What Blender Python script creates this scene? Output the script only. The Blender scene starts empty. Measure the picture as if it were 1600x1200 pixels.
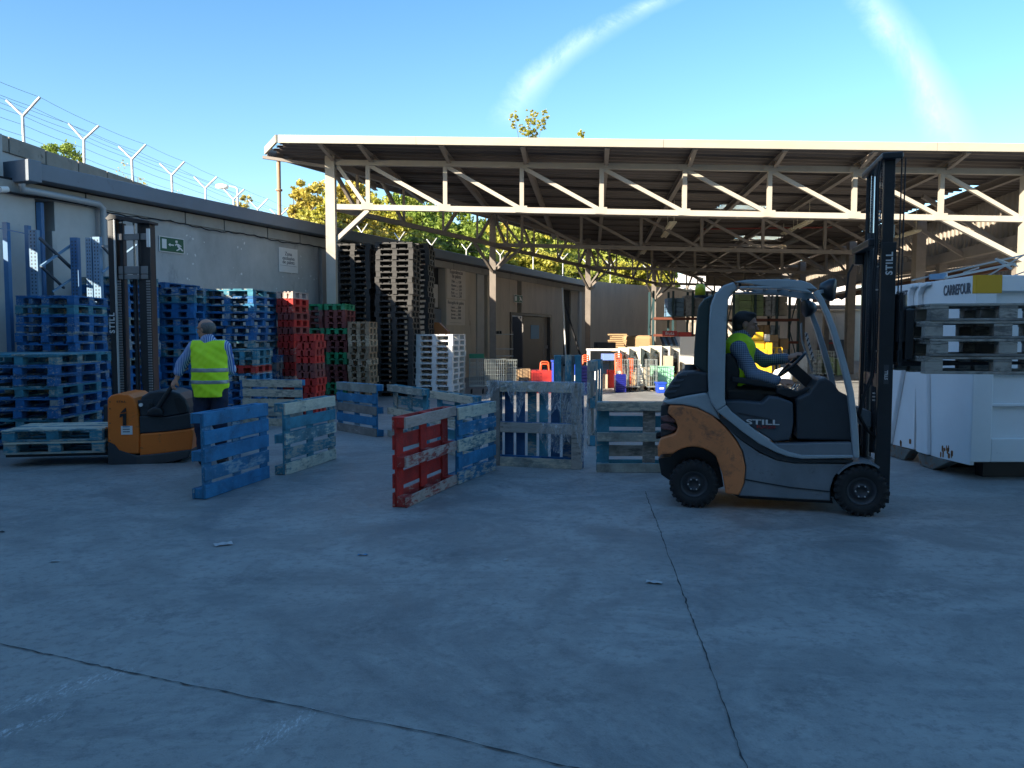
import bpy, math, random
import numpy as np
from mathutils import Vector, Matrix
random.seed(7)
sc = bpy.context.scene
COL = sc.collection
PI = math.pi
# ------------------------------------------------------------------ camera
F_PX, CAM_H, HOR = 1230.0, 1.55, 525.0
PITCH = math.atan((600 - HOR) / F_PX)
cam_d = bpy.data.cameras.new('camera')
cam = bpy.data.objects.new('camera', cam_d); COL.objects.link(cam)
cam.location = (0, 0, CAM_H)
cam.rotation_euler = (PI / 2 - PITCH, 0, 0)
cam_d.sensor_width = 36.0
cam_d.lens = 36.0 * F_PX / 1600
cam_d.clip_end = 3000
sc.camera = cam
# ------------------------------------------------------------------ light
SUN = Vector((-1.8, -1.6, 1.0)).normalized()          # towards the sun
ELEV = math.asin(SUN.z)
world = bpy.data.worlds.new('World'); sc.world = world; world.use_nodes = True
wn, wl = world.node_tree.nodes, world.node_tree.links
wn.clear()
w_out = wn.new('ShaderNodeOutputWorld'); w_bg = wn.new('ShaderNodeBackground')
sky = wn.new('ShaderNodeTexSky'); sky.sky_type = 'NISHITA'; sky.sun_disc = False
sky.sun_elevation = ELEV; sky.sun_rotation = math.atan2(SUN.x, SUN.y)
sky.air_density = 1.0; sky.dust_density = 0.5; sky.ozone_density = 1.6
w_bg.inputs['Strength'].default_value = 0.10
wl.new(w_bg.outputs[0], w_out.inputs['Surface'])
def wmath(op, a, b=None, clamp=False):
    n = wn.new('ShaderNodeMath'); n.operation = op; n.use_clamp = clamp
    for i, v in enumerate((a, b)):
        if v is None: continue
        if isinstance(v, (int, float)): n.inputs[i].default_value = v
        else: wl.new(v, n.inputs[i])
    return n.outputs[0]
tc = wn.new('ShaderNodeTexCoord'); sx = wn.new('ShaderNodeSeparateXYZ')
wl.new(tc.outputs['Generated'], sx.inputs[0])
yy = wmath('MAXIMUM', sx.outputs[1], 0.01)
U = wmath('DIVIDE', sx.outputs[0], yy); V = wmath('DIVIDE', sx.outputs[2], yy)
nz = wn.new('ShaderNodeTexNoise'); nz.inputs['Scale'].default_value = 11; nz.inputs['Detail'].default_value = 12; nz.inputs['Roughness'].default_value = 0.72; nz.inputs['Distortion'].default_value = 0.35
wl.new(tc.outputs['Generated'], nz.inputs['Vector'])
nv = wmath('SUBTRACT', nz.outputs[0], 0.5)
def trail(a, b, c, v0, sgn, width, strength, lo, hi):
    w = wmath('MULTIPLY', wmath('SUBTRACT', V, v0), sgn)
    cen = wmath('ADD', wmath('ADD', wmath('MULTIPLY', w, b), a), wmath('MULTIPLY', wmath('MULTIPLY', w, w), c))
    d = wmath('ABSOLUTE', wmath('SUBTRACT', wmath('ADD', U, wmath('MULTIPLY', nv, 0.05)), cen))
    m = wmath('SUBTRACT', 1.0, wmath('DIVIDE', d, width), True)
    m = wmath('POWER', m, 1.25)
    m = wmath('MULTIPLY', m, wmath('ADD', 0.72, wmath('MULTIPLY', nv, 3.2)), True)
    m = wmath('MULTIPLY', m, wmath('MULTIPLY', wmath('SUBTRACT', V, lo), 16, True), True)
    return wmath('MULTIPLY', m, strength)
t1 = trail(0.012, 0.557, 6.9, 0.293, 1, 0.034, 0.38, 0.25, 9)
t2 = trail(0.431, 0.95, -1.6, 0.427, -1, 0.042, 0.36, 0.215, 9)
tr = wmath('ADD', t1, t2, True)
# a little thin cirrus veil near the horizon
veil = wmath('MULTIPLY', wmath('SUBTRACT', 0.42, V, True), 0.35, True)
mask = wmath('MULTIPLY', wmath('ADD', tr, wmath('MULTIPLY', veil, 0.3), True), wmath('GREATER_THAN', sx.outputs[1], 0.02))
wm = wn.new('ShaderNodeMix'); wm.data_type = 'RGBA'
wl.new(mask, wm.inputs['Factor']); 
sgam = wn.new('ShaderNodeHueSaturation'); sgam.inputs['Saturation'].default_value = 1.27; sgam.inputs['Hue'].default_value = 0.497
wl.new(sky.outputs[0], sgam.inputs['Color'])
wl.new(sgam.outputs[0], wm.inputs['A']); wm.inputs['B'].default_value = (5.6, 6.6, 7.2, 1)
wl.new(wm.outputs['Result'], w_bg.inputs['Color'])
sun_d = bpy.data.lights.new('sun', 'SUN'); sun_d.energy = 5.0; sun_d.angle = math.radians(0.5); sun_d.color = (1.0, 0.89, 0.72)
sun = bpy.data.objects.new('sun', sun_d); COL.objects.link(sun)
sun.rotation_euler = (-SUN).to_track_quat('-Z', 'Y').to_euler(); sun.location = (-30, -30, 40)
vs = sc.view_settings
vs.view_transform = 'Standard'; vs.look = 'None'; vs.gamma = 1.0; vs.use_curve_mapping = False
vs.exposure = 1.55
sc.cycles.max_bounces = 6; sc.cycles.use_denoising = True
# ------------------------------------------------------------------ measuring helpers (photo pixels -> metres)
CP, SP = math.cos(PITCH), math.sin(PITCH)
def ray(px, py):
    a = (px - 800) / F_PX; b = (600 - py) / F_PX
    return Vector((a, CP + SP * b, -SP + CP * b))
def G(px, py, z=0.0):
    r = ray(px, py); t = (z - CAM_H) / r.z
    return Vector((r.x * t, r.y * t, z))
def P(px, py, d):
    r = ray(px, py); t = d / r.y
    return Vector((r.x * t, d, CAM_H + r.z * t))
def hit(px, py, o, n):
    r = ray(px, py); c = Vector((0, 0, CAM_H)); t = (o - c).dot(n) / r.dot(n)
    return c + r * t
# ------------------------------------------------------------------ object helpers
def tag(o, label=None, cat=None, group=None, kind=None):
    if label: o['label'] = label
    if cat: o['category'] = cat
    if group: o['group'] = group
    if kind: o['kind'] = kind
    return o
def empty(name, loc=(0, 0, 0), rz=0.0, label=None, cat=None, group=None, kind=None):
    o = bpy.data.objects.new(name, None); COL.objects.link(o)
    o.location = loc; o.rotation_euler = (0, 0, rz); o.empty_display_size = 0.1
    return tag(o, label, cat, group, kind)
def R3(rx=0, ry=0, rz=0):
    return Matrix.Rotation(rz, 3, 'Z') @ Matrix.Rotation(ry, 3, 'Y') @ Matrix.Rotation(rx, 3, 'X')
class MB:
    def __init__(s): s.v = []; s.f = []; s.m = []; s.mi = 0; s.sm = []; s.smooth = False
    def add(s, vs, fs):
        k = len(s.v); s.v += [tuple(v) for v in vs]; s.f += [tuple(i + k for i in f) for f in fs]
        s.m += [s.mi] * len(fs); s.sm += [s.smooth] * len(fs); return s
    def box(s, c, d, R=None):
        c = Vector(c); hx, hy, hz = d[0] / 2, d[1] / 2, d[2] / 2
        vs = [Vector((x, y, z)) for z in (-hz, hz) for y in (-hy, hy) for x in (-hx, hx)]
        if R is not None: vs = [R @ v for v in vs]
        return s.add([c + v for v in vs], [(0, 2, 3, 1), (4, 5, 7, 6), (0, 1, 5, 4), (2, 6, 7, 3), (0, 4, 6, 2), (1, 3, 7, 5)])
    def bb(s, a, b):
        return s.box([(a[i] + b[i]) / 2 for i in range(3)], [abs(b[i] - a[i]) for i in range(3)])
    def bar(s, a, b, w, h, up=(0, 0, 1)):
        a, b = Vector(a), Vector(b); z = b - a; L = z.length; z = z / L
        u = Vector(up)
        if abs(z.dot(u)) > 0.98: u = Vector((0, 1, 0))
        x = u.cross(z).normalized(); y = z.cross(x)
        R = Matrix((x, y, z)).transposed()
        return s.box((a + b) / 2, (w, h, L), R)
    def tube(s, pts, r, n=8, caps=True):
        pts = [Vector(p) for p in pts]
        if not isinstance(r, (list, tuple)): r = [r] * len(pts)
        vs = []; fs = []; prev = None; old = s.smooth
        for i, p in enumerate(pts):
            t = (pts[min(i + 1, len(pts) - 1)] - pts[max(i - 1, 0)]).normalized()
            if prev is None:
                prev = Vector((0, 0, 1)) if abs(t.z) < 0.9 else Vector((1, 0, 0))
            x = (prev - t * prev.dot(t)).normalized(); prev = x; y = t.cross(x)
            for k in range(n):
                a = 2 * PI * k / n
                vs.append(p + (x * math.cos(a) + y * math.sin(a)) * r[i])
        for i in range(len(pts) - 1):
            for k in range(n):
                k2 = (k + 1) % n
                fs.append((i * n + k, i * n + k2, (i + 1) * n + k2, (i + 1) * n + k))
        s.smooth = True; s.add(vs, fs); s.smooth = old
        if caps:
            m = (len(pts) - 1) * n
            s.add([vs[k] for k in range(n)], [tuple(reversed(range(n)))])
            s.add([vs[m + k] for k in range(n)], [tuple(range(n))])
        return s
    def cyl(s, a, b, r, n=16, r2=None): return s.tube([a, b], [r, r if r2 is None else r2], n)
    def lathe(s, prof, c, ax=(0, 0, 1), n=24):
        ax = Vector(ax).normalized(); u = Vector((1, 0, 0)) if abs(ax.x) < 0.9 else Vector((0, 1, 0))
        x = u.cross(ax).normalized(); y = ax.cross(x); c = Vector(c)
        vs = []; fs = []; m = len(prof)
        for k in range(n):
            a = 2 * PI * k / n; d = x * math.cos(a) + y * math.sin(a)
            for (r, h) in prof: vs.append(c + d * r + ax * h)
        for k in range(n):
            k2 = (k + 1) % n
            for i in range(m - 1): fs.append((k * m + i, k2 * m + i, k2 * m + i + 1, k * m + i + 1))
        old = s.smooth; s.smooth = True; s.add(vs, fs); s.smooth = old; return s
    def prism(s, out, y0, y1, fr=None):
        """outline of (x,z) extruded along y; fr(x,y,z)->Vector optional"""
        n = len(out); area = sum(out[i][0] * out[(i + 1) % n][1] - out[(i + 1) % n][0] * out[i][1] for i in range(n))
        if area < 0: out = list(reversed(out))
        if y0 > y1: y0, y1 = y1, y0
        vs = [(x, y0, z) for x, z in out] + [(x, y1, z) for x, z in out]
        if fr: vs = [fr(*v) for v in vs]
        fs = [tuple(range(n)), tuple(reversed(range(n, 2 * n)))]
        fs += [(i, i + n, (i + 1) % n + n, (i + 1) % n) for i in range(n)]
        return s.add(vs, fs)
    def mesh(s, name, mats):
        me = bpy.data.meshes.new(name); me.from_pydata(s.v, [], s.f); me.validate()
        if not isinstance(mats, (list, tuple)): mats = [mats]
        for m in mats: me.materials.append(m)
        if len(me.polygons) == len(s.m):
            me.polygons.foreach_set('material_index', s.m)
            me.polygons.foreach_set('use_smooth', s.sm)
        me.update(); return me
    def build(s, name, mats, parent=None, loc=None, bevel=0, **kw):
        o = link(name, s.mesh(name, mats), parent, loc); tag(o, **kw)
        if bevel: bev(o, bevel)
        return o
def link(name, me, parent=None, loc=None, rot=None):
    o = bpy.data.objects.new(name, me); COL.objects.link(o)
    if parent: o.parent = parent
    if loc is not None: o.location = loc
    if rot is not None: o.rotation_euler = rot
    return o
def bev(o, w, seg=2):
    m = o.modifiers.new('bevel', 'BEVEL'); m.width = w; m.segments = seg; m.limit_method = 'ANGLE'; m.angle_limit = math.radians(35)
    m.harden_normals = False
    return o
KIDS = {}
def kids(o): return [c for c in o.children]
def copy_tree(o, parent=None):
    c = o.copy(); COL.objects.link(c); c.parent = parent
    for ch in list(o.children): copy_tree(ch, c)
    return c
# ------------------------------------------------------------------ materials
def lin(c):
    return tuple((x / 255 / 12.92) if x / 255 <= 0.04045 else ((x / 255 + 0.055) / 1.055) ** 2.4 for x in c) + (1,)
class NT:
    def __init__(s, name):
        s.m = bpy.data.materials.new(name); s.m.use_nodes = True
        s.n = s.m.node_tree.nodes; s.l = s.m.node_tree.links
        s.b = s.n['Principled BSDF']; s.tc = s.n.new('ShaderNodeTexCoord'); s.src = s.tc.outputs['Object']
    def set(s, k, v):
        if hasattr(v, 'is_output') or isinstance(v, bpy.types.NodeSocket): s.l.new(v, s.b.inputs[k])
        else: s.b.inputs[k].default_value = v
    def noise(s, sc_=5, det=6, rough=0.6, stretch=None, dist=0, offs=None):
        src = s.src
        mp = s.n.new('ShaderNodeMapping'); s.l.new(src, mp.inputs[0])
        mp.inputs['Scale'].default_value = stretch or (1, 1, 1)
        oi = s.n.new('ShaderNodeObjectInfo'); ml = s.n.new('ShaderNodeMath'); ml.operation = 'MULTIPLY'
        s.l.new(oi.outputs['Random'], ml.inputs[0]); ml.inputs[1].default_value = 57.0
        cb = s.n.new('ShaderNodeCombineXYZ'); 
        for i in range(3): s.l.new(ml.outputs[0], cb.inputs[i])
        s.l.new(cb.outputs[0], mp.inputs['Location'])
        n = s.n.new('ShaderNodeTexNoise'); s.l.new(mp.outputs[0], n.inputs['Vector'])
        n.inputs['Scale'].default_value = sc_; n.inputs['Detail'].default_value = det; n.inputs['Roughness'].default_value = rough; n.inputs['Distortion'].default_value = dist
        return n.outputs[0]
    def ramp(s, v, a, b, ca=(0, 0, 0, 1), cb=(1, 1, 1, 1)):
        r = s.n.new('ShaderNodeValToRGB'); s.l.new(v, r.inputs[0])
        r.color_ramp.elements[0].position = a; r.color_ramp.elements[1].position = b
        r.color_ramp.elements[0].color = ca; r.color_ramp.elements[1].color = cb
        return r.outputs[0]
    def mix(s, f, a, b, mode='MIX'):
        n = s.n.new('ShaderNodeMix'); n.data_type = 'RGBA'; n.blend_type = mode
        for k, v in (('Factor', f), ('A', a), ('B', b)):
            if isinstance(v, bpy.types.NodeSocket): s.l.new(v, n.inputs[k])
            else: n.inputs[k].default_value = v
        return n.outputs['Result']
    def math(s, op, a, b=0.0, clamp=False):
        n = s.n.new('ShaderNodeMath'); n.operation = op; n.use_clamp = clamp
        for i, v in enumerate((a, b)):
            if isinstance(v, bpy.types.NodeSocket): s.l.new(v, n.inputs[i])
            else: n.inputs[i].default_value = v
        return n.outputs[0]
    def rnd(s):
        return s.n.new('ShaderNodeObjectInfo').outputs['Random']
    def bump(s, h, st=0.3, dist=0.01):
        n = s.n.new('ShaderNodeBump'); s.l.new(h, n.inputs['Height']); n.inputs['Strength'].default_value = st; n.inputs['Distance'].default_value = dist
        s.l.new(n.outputs[0], s.b.inputs['Normal'])
def k4(c, f=1.0): return (c[0] * f, c[1] * f, c[2] * f, 1)
def M_(name, col, rough=0.6, var=0.25, sc_=6, metal=0.0, dirt=None, dirt_amt=0.5, bump=0.15, spec=0.5, tint=0.0, stretch=None, fine=0):
    """generic weathered paint / metal / plastic"""
    t = NT(name)
    n1 = t.noise(sc_, 7, 0.65, stretch)
    c = t.mix(t.ramp(n1, 0.3, 0.7), k4(col, 1 - var), k4(col, 1 + var))
    if tint:
        c = t.mix(t.math('MULTIPLY', t.rnd(), tint), c, k4((col[0] * 0.5 + 0.02, col[1] * 0.5 + 0.02, col[2] * 0.5 + 0.02)))
    if dirt:
        n2 = t.noise(sc_ * 2.3, 8, 0.72, stretch, 0.3)
        c = t.mix(t.ramp(n2, 0.5 + 0.2 * (1 - dirt_amt), 0.62 + 0.25 * (1 - dirt_amt)), c, k4(dirt))
    if fine:
        sn = t.noise(sc_ * 3, 6, 0.8, (6, 1, 1), 1.2); sn2 = t.noise(sc_ * 2.2, 7, 0.8, (1, 1, 7), .8)
        sm = t.math('ADD', t.ramp(sn, .66, .70, (0, 0, 0, 1), (fine, fine, fine, 1)), t.ramp(sn2, .68, .71, (0, 0, 0, 1), (fine, fine, fine, 1)), True)
        c = t.mix(sm, c, (0.32, 0.31, 0.3, 1))
    t.set('Base Color', c); t.set('Metallic', metal)
    t.set('Roughness', t.math('ADD', t.math('MULTIPLY', n1, 0.3), rough - 0.15, True))
    t.b.inputs['Specular IOR Level'].default_value = spec
    if bump: t.bump(t.noise(sc_ * 8, 6, 0.7, stretch), bump, 0.004)
    return t.m
def wood_paint(name, paint, bare=(0.33, 0.27, 0.2), amt=0.45, dark=0.35):
    """painted pallet wood: paint rubbed off along the grain, dirt, per-piece variation"""
    t = NT(name)
    grain = t.noise(7, 8, 0.7, (1.2, 5, 5), 0.4)
    blot = t.noise(4, 6, 0.65)
    r = t.rnd()
    pc = t.mix(t.ramp(blot, 0.35, 0.7), k4(paint, 1 - dark), k4(paint, 1.25))
    pc = t.mix(t.math('MULTIPLY', r, 0.55), pc, k4((paint[0] * 0.5 + 0.03, paint[1] * 0.5 + 0.035, paint[2] * 0.5 + 0.03)))
    wear = t.math('ADD', t.math('MULTIPLY', grain, 0.55), t.math('MULTIPLY', blot, 0.45))
    thr = t.math('ADD', wear, t.math('MULTIPLY', t.math('SUBTRACT', r, 0.5), 0.22))
    c0 = 0.62 - amt * 0.25
    wm_ = t.ramp(thr, c0, c0 + 0.07)
    bc = t.mix(grain, k4(bare, 0.55), k4(bare, 1.3))
    c = t.mix(wm_, pc, bc)
    dn = t.noise(3.1, 5, 0.7, (1, 1, 1), 0.5)
    c = t.mix(t.ramp(dn, 0.52, 0.8, (0, 0, 0, 1), (0.7, 0.7, 0.7, 1)), c, (0.022, 0.022, 0.024, 1))
    ln = t.noise(5, 9, .8, (.7, 9, 9), .15); c = t.mix(t.ramp(ln, .60, .66, (0, 0, 0, 1), (.55, .55, .55, 1)), c, (0.03, 0.03, 0.03, 1))
    c = t.mix(t.ramp(t.noise(22, 5, .8), .60, .7, (0, 0, 0, 1), (.5, .5, .5, 1)), c, k4(bare, .8))
    t.set('Base Color', c); t.set('Roughness', 0.78)
    t.bump(ln, 0.6, 0.006)
    return t.m
def flat(name, col, rough=0.7, metal=0, emis=None, es=1.0):
    t = NT(name); t.set('Base Color', k4(col)); t.set('Roughness', rough); t.set('Metallic', metal)
    if emis: t.set('Emission Color', k4(emis)); t.set('Emission Strength', es)
    return t.m
M = {}
# ------------------------------------------------------------------ ground
def ground_mat():
    t = NT('yard_concrete')
    big = t.noise(0.22, 5, 0.6, None, 0.6); mid = t.noise(1.3, 8, 0.7, None, 0.8); fin = t.noise(14, 8, 0.75); grit = t.noise(120, 3, 0.7)
    c = t.mix(t.ramp(big, 0.3, 0.72), (0.165, 0.17, 0.172, 1), (0.27, 0.27, 0.26, 1))
    c = t.mix(t.ramp(mid, 0.42, 0.6, (0, 0, 0, 1), (0.9, 0.9, 0.9, 1)), c, (0.34, 0.34, 0.33, 1))
    c = t.mix(t.ramp(t.noise(0.8, 9, 0.72, (1, 1, 1), 1.6), 0.5, 0.66, (0, 0, 0, 1), (0.75, 0.75, 0.75, 1)), c, (0.115, 0.125, 0.135, 1))
    c = t.mix(t.ramp(fin, 0.50, 0.64, (0, 0, 0, 1), (0.7, 0.7, 0.7, 1)), c, (0.12, 0.125, 0.13, 1))
    c = t.mix(t.ramp(grit, 0.25, 0.8, (0, 0, 0, 1), (0.35, 0.35, 0.35, 1)), c, (0.42, 0.42, 0.41, 1))
    c = t.mix(t.ramp(t.noise(60, 5, .8), .62, .7, (0, 0, 0, 1), (.6, .6, .6, 1)), c, (0.06, 0.062, 0.065, 1))
    c = t.mix(t.ramp(t.noise(1.0, 8, .75, (.35, 3.2, 1), .5), .56, .7, (0, 0, 0, 1), (.4, .4, .4, 1)), c, (0.12, 0.125, 0.13, 1))
    # chalky scuffs in the lower left corner of the yard
    sep = t.n.new('ShaderNodeSeparateXYZ'); t.l.new(t.src, sep.inputs[0])
    sc2 = t.ramp(t.noise(45, 6, 0.8, (1.6, 0.5, 1)), 0.52, 0.6)
    def blob(x, y, a, rx, ry):
        dx = t.math('SUBTRACT', sep.outputs[0], x); dy = t.math('SUBTRACT', sep.outputs[1], y)
        u = t.math('ADD', t.math('MULTIPLY', dx, math.cos(a)), t.math('MULTIPLY', dy, math.sin(a)))
        v = t.math('SUBTRACT', t.math('MULTIPLY', dy, math.cos(a)), t.math('MULTIPLY', dx, math.sin(a)))
        u = t.math('DIVIDE', u, rx); v = t.math('DIVIDE', v, ry)
        r = t.math('ADD', t.math('MULTIPLY', u, u), t.math('MULTIPLY', v, v))
        return t.math('SUBTRACT', 1.0, r, True)
    g1, g2, g3 = G(110, 1075), G(440, 1140), G(20, 1140)
    bl = t.math('MAXIMUM', blob(g1.x, g1.y, 0.9, 0.36, 0.09), t.math('MAXIMUM', blob(g2.x, g2.y, 1.1, 0.24, 0.07), blob(g3.x, g3.y, 0.8, 0.25, 0.06)))
    c = t.mix(t.math('MULTIPLY', t.math('MULTIPLY', bl, sc2), 0.75, True), c, (0.7, 0.72, 0.75, 1))
    oil = None
    for (ox, oy, oa, orx, ory) in ((400, 905, .3, .5, .22), (560, 985, 1.0, .35, .2), (860, 1090, .2, .45, .12), (1250, 1090, .7, .5, .15), (1180, 800, .1, .7, .25), (700, 870, .5, .5, .2), (1420, 930, .2, .6, .25), (250, 960, .1, .4, .2)):
        q_ = G(ox, oy); b_ = blob(q_.x, q_.y, oa, orx, ory); oil = b_ if oil is None else t.math('MAXIMUM', oil, b_)
    c = t.mix(t.math('MULTIPLY', t.math('MULTIPLY', oil, t.ramp(t.noise(9, 9, .8), .44, .60)), .6, True), c, (0.085, 0.09, 0.098, 1))
    # faint curved tyre tracks
    trk = None
    for (cx_, cy_, rr_) in ((9.0, 2.0, 8.2), (9.0, 2.0, 9.1), (-6.5, -1.0, 7.4), (-6.5, -1.0, 8.3)):
        dx = t.math('SUBTRACT', sep.outputs[0], cx_); dy = t.math('SUBTRACT', sep.outputs[1], cy_)
        r_ = t.math('SQRT', t.math('ADD', t.math('MULTIPLY', dx, dx), t.math('MULTIPLY', dy, dy)))
        b_ = t.math('SUBTRACT', 1.0, t.math('DIVIDE', t.math('ABSOLUTE', t.math('SUBTRACT', r_, rr_)), .11), True)
        trk = b_ if trk is None else t.math('MAXIMUM', trk, b_)
    c = t.mix(t.math('MULTIPLY', t.math('MULTIPLY', trk, t.ramp(t.noise(3, 8, .8), .42, .62)), .38, True), c, (0.09, 0.094, 0.1, 1))
    t.set('Base Color', c)
    ro = t.math('ADD', t.math('MULTIPLY', mid, 0.35), 0.36)
    t.set('Roughness', ro)
    t.b.inputs['Specular IOR Level'].default_value = 0.45
    h = t.math('ADD', t.math('MULTIPLY', fin, 0.6), t.math('MULTIPLY', grit, 0.5))
    t.bump(h, 0.5, 0.006)
    return t.m
g = MB(); g.add([(-400, -400, 0), (400, -400, 0), (400, 400, 0), (-400, 400, 0)], [(0, 1, 2, 3)])
g.build('ground', ground_mat(), kind='structure')
M['joint'] = flat('joint_dark', (0.04, 0.042, 0.046), 0.9)
def joint(pts, w=0.006):
    rnd = random.Random(3); mb = MB(); out = []
    for i in range(len(pts) - 1):
        a, b = Vector(pts[i]), Vector(pts[i + 1]); n = max(2, int((b - a).length / 0.035))
        for k in range(n):
            p = a.lerp(b, k / n); out.append(p)
    out.append(Vector(pts[-1])); vs = []; off = 0
    for i, p in enumerate(out):
        t = (out[min(i + 1, len(out) - 1)] - out[max(i - 1, 0)]).normalized(); nn = Vector((-t.y, t.x, 0))
        off = off * 0.45 + rnd.gauss(0, 0.0028)
        ww = w * (0.35 + 1.3 * rnd.random() ** 2)
        vs += [p + nn * (off - ww / 2) + Vector((0, 0, 0.004)), p + nn * (off + ww / 2) + Vector((0, 0, 0.004))]
    mb.add(vs, [(2 * i, 2 * i + 2, 2 * i + 3, 2 * i + 1) for i in range(len(out) - 1)])
    mb.build('expansion_joint', M['joint'], kind='structure')
joint([G(1008, 768), G(1068, 930), G(1112, 1050), G(1172, 1215)])
joint([G(-60, 996), G(0, 1006), G(250, 1062), G(480, 1108), G(700, 1152), G(930, 1210)], 0.007)
# ------------------------------------------------------------------ common materials
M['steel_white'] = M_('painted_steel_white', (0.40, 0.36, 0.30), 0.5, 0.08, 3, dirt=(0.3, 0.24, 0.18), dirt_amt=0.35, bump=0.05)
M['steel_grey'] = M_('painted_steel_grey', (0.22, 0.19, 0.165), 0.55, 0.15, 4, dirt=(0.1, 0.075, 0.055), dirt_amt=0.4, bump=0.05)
M['fascia'] = M_('fascia_cream', (0.345, 0.315, 0.25), 0.5, 0.06, 2, dirt=(0.42, 0.34, 0.24), dirt_amt=0.2, bump=0.03, stretch=(1, 1, 4))
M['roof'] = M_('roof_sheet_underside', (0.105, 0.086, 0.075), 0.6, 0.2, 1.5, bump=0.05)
M['stucco'] = M_('grey_stucco', (0.44, 0.44, 0.43), 0.85, 0.22, 1.1, dirt=(0.27, 0.27, 0.275), dirt_amt=0.6, bump=0.4, stretch=(1, 1, .55))
M['stucco2'] = M_('pale_stucco', (0.50, 0.49, 0.47), 0.85, 0.1, 1.6, dirt=(0.26, 0.26, 0.26), dirt_amt=0.3, bump=0.3)
M['beige'] = M_('stained_beige_concrete', (0.54, 0.47, 0.385), 0.85, 0.14, 1.6, dirt=(0.24, 0.18, 0.13), dirt_amt=0.5, bump=0.3, stretch=(1, 1, 0.25))
M['lintel'] = M_('lintel_concrete', (0.36, 0.345, 0.32), 0.85, 0.12, 3, dirt=(0.2, 0.18, 0.16), dirt_amt=0.4, bump=0.3)
M['coping'] = M_('coping_concrete', (0.26, 0.235, 0.20), 0.9, 0.2, 2.5, dirt=(0.10, 0.085, 0.07), dirt_amt=0.6, bump=0.5)
M['gutter'] = M_('gutter_dark_grey', (0.15, 0.18, 0.22), 0.5, 0.1, 1.5, dirt=(0.07, 0.07, 0.075), dirt_amt=0.35, bump=0.05)
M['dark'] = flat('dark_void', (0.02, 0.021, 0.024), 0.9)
M['pvc'] = M_('grey_drainpipe', (0.36, 0.37, 0.38), 0.4, 0.05, 4, bump=0.02)
M['galv'] = M_('galvanised_steel', (0.55, 0.55, 0.54), 0.45, 0.1, 8, 0.3, bump=0.05)
M['signwhite'] = M_('sign_white', (0.72, 0.72, 0.71), 0.5, 0.04, 3, bump=0)
M['signgreen'] = flat('sign_green', (0.008, 0.10, 0.055), 0.5)
M['ink'] = flat('sign_ink', (0.10, 0.11, 0.13), 0.7)
M['white'] = flat('plain_white', (0.8, 0.8, 0.78), 0.6)
# ------------------------------------------------------------------ left warehouse wall
WX0, WS = -14.06, 0.42
WR = -math.atan(WS); WD = Vector((math.sin(-WR), math.cos(WR), 0)); WN = Vector((math.cos(WR), math.sin(WR), 0))
def Wp(y, out=0.0, z=0.0): return Vector((WX0 + WS * y, y, z)) + WN * out
def wy(px): return WX0 / ((px - 800) / F_PX - WS)
def wz(px, py): y = wy(px); return P(px, py, y).z
def wbox(mb, ya, yb, z0, z1, o0, o1):
    c = Wp((ya + yb) / 2, (o0 + o1) / 2, (z0 + z1) / 2)
    return mb.box(c, (o1 - o0, abs(yb - ya) / math.cos(WR), z1 - z0), R3(0, 0, WR))
wall = empty('warehouse_wall', Wp(20), label='long grey and beige concrete warehouse wall with dark gutter along the left', cat='wall')
def wpart(name, mat_, ya, yb, z0, z1, o0, o1, bevel=0, par=None):
    o = wbox(MB(), ya, yb, z0, z1, o0, o1).build(name, mat_); 
    o.parent = par or wall; o.matrix_parent_inverse = (par or wall).matrix_world.inverted() if par is None else Matrix.Identity(4)
    if bevel: bev(o, bevel)
    return o
wall.matrix_world = Matrix.Translation(Wp(20)); bpy.context.view_layer.update()
YA, YE = 13.0, 54.0
dy0, dy1 = wy(797), wy(860)
wpart('wall_core', M['dark'], YA, dy0, 0, 4.2, -0.55, -0.3)
wpart('wall_core', M['dark'], dy1, YE, 0, 4.2, -0.55, -0.3)
wpart('wall_core', M['dark'], dy0, dy1, 2.5, 4.2, -0.55, -0.3)
segs = [(-40, 64, 'stucco2'), (93, 156, 'stucco2'), (156, 500, 'stucco'), (505, 513, 'stucco2'), (517, 668, 'stucco'), (697, 744, 'beige'), (746, 757, 'stucco2'),
        (762, 796.5, 'beige'), (861, 880, 'beige'), (905, 922, 'stucco2'), (922, 941, 'beige'), (942, 957, 'beige'), (958.5, 975, 'beige'), (976.5, 1003, 'beige')]
for a, b, m in segs:
    wpart('wall_panel', M[m], max(wy(a), YA), min(wy(b), YE), 0, 3.93, -0.298, 0.0, 0.01)
wpart('wall_panel', M['beige'], wy(796.5), wy(808), 2.56, 3.93, -0.298, 0.0, 0.01)
wpart('wall_panel', M['beige'], wy(815), wy(861), 2.56, 3.93, -0.298, 0.0, 0.01)
wpart('wall_pilaster', M['stucco2'], wy(86), wy(93), 0, 3.4, -0.29, 0.04)
wpart('meter_cabinet', M['stucco2'], wy(672), wy(693), 2.55, 3.35, -0.296, -0.2, 0.01)
wpart('wall_panel', M['gutter'], wy(669), wy(696), 0, 2.5, -0.297, -0.15)
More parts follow.
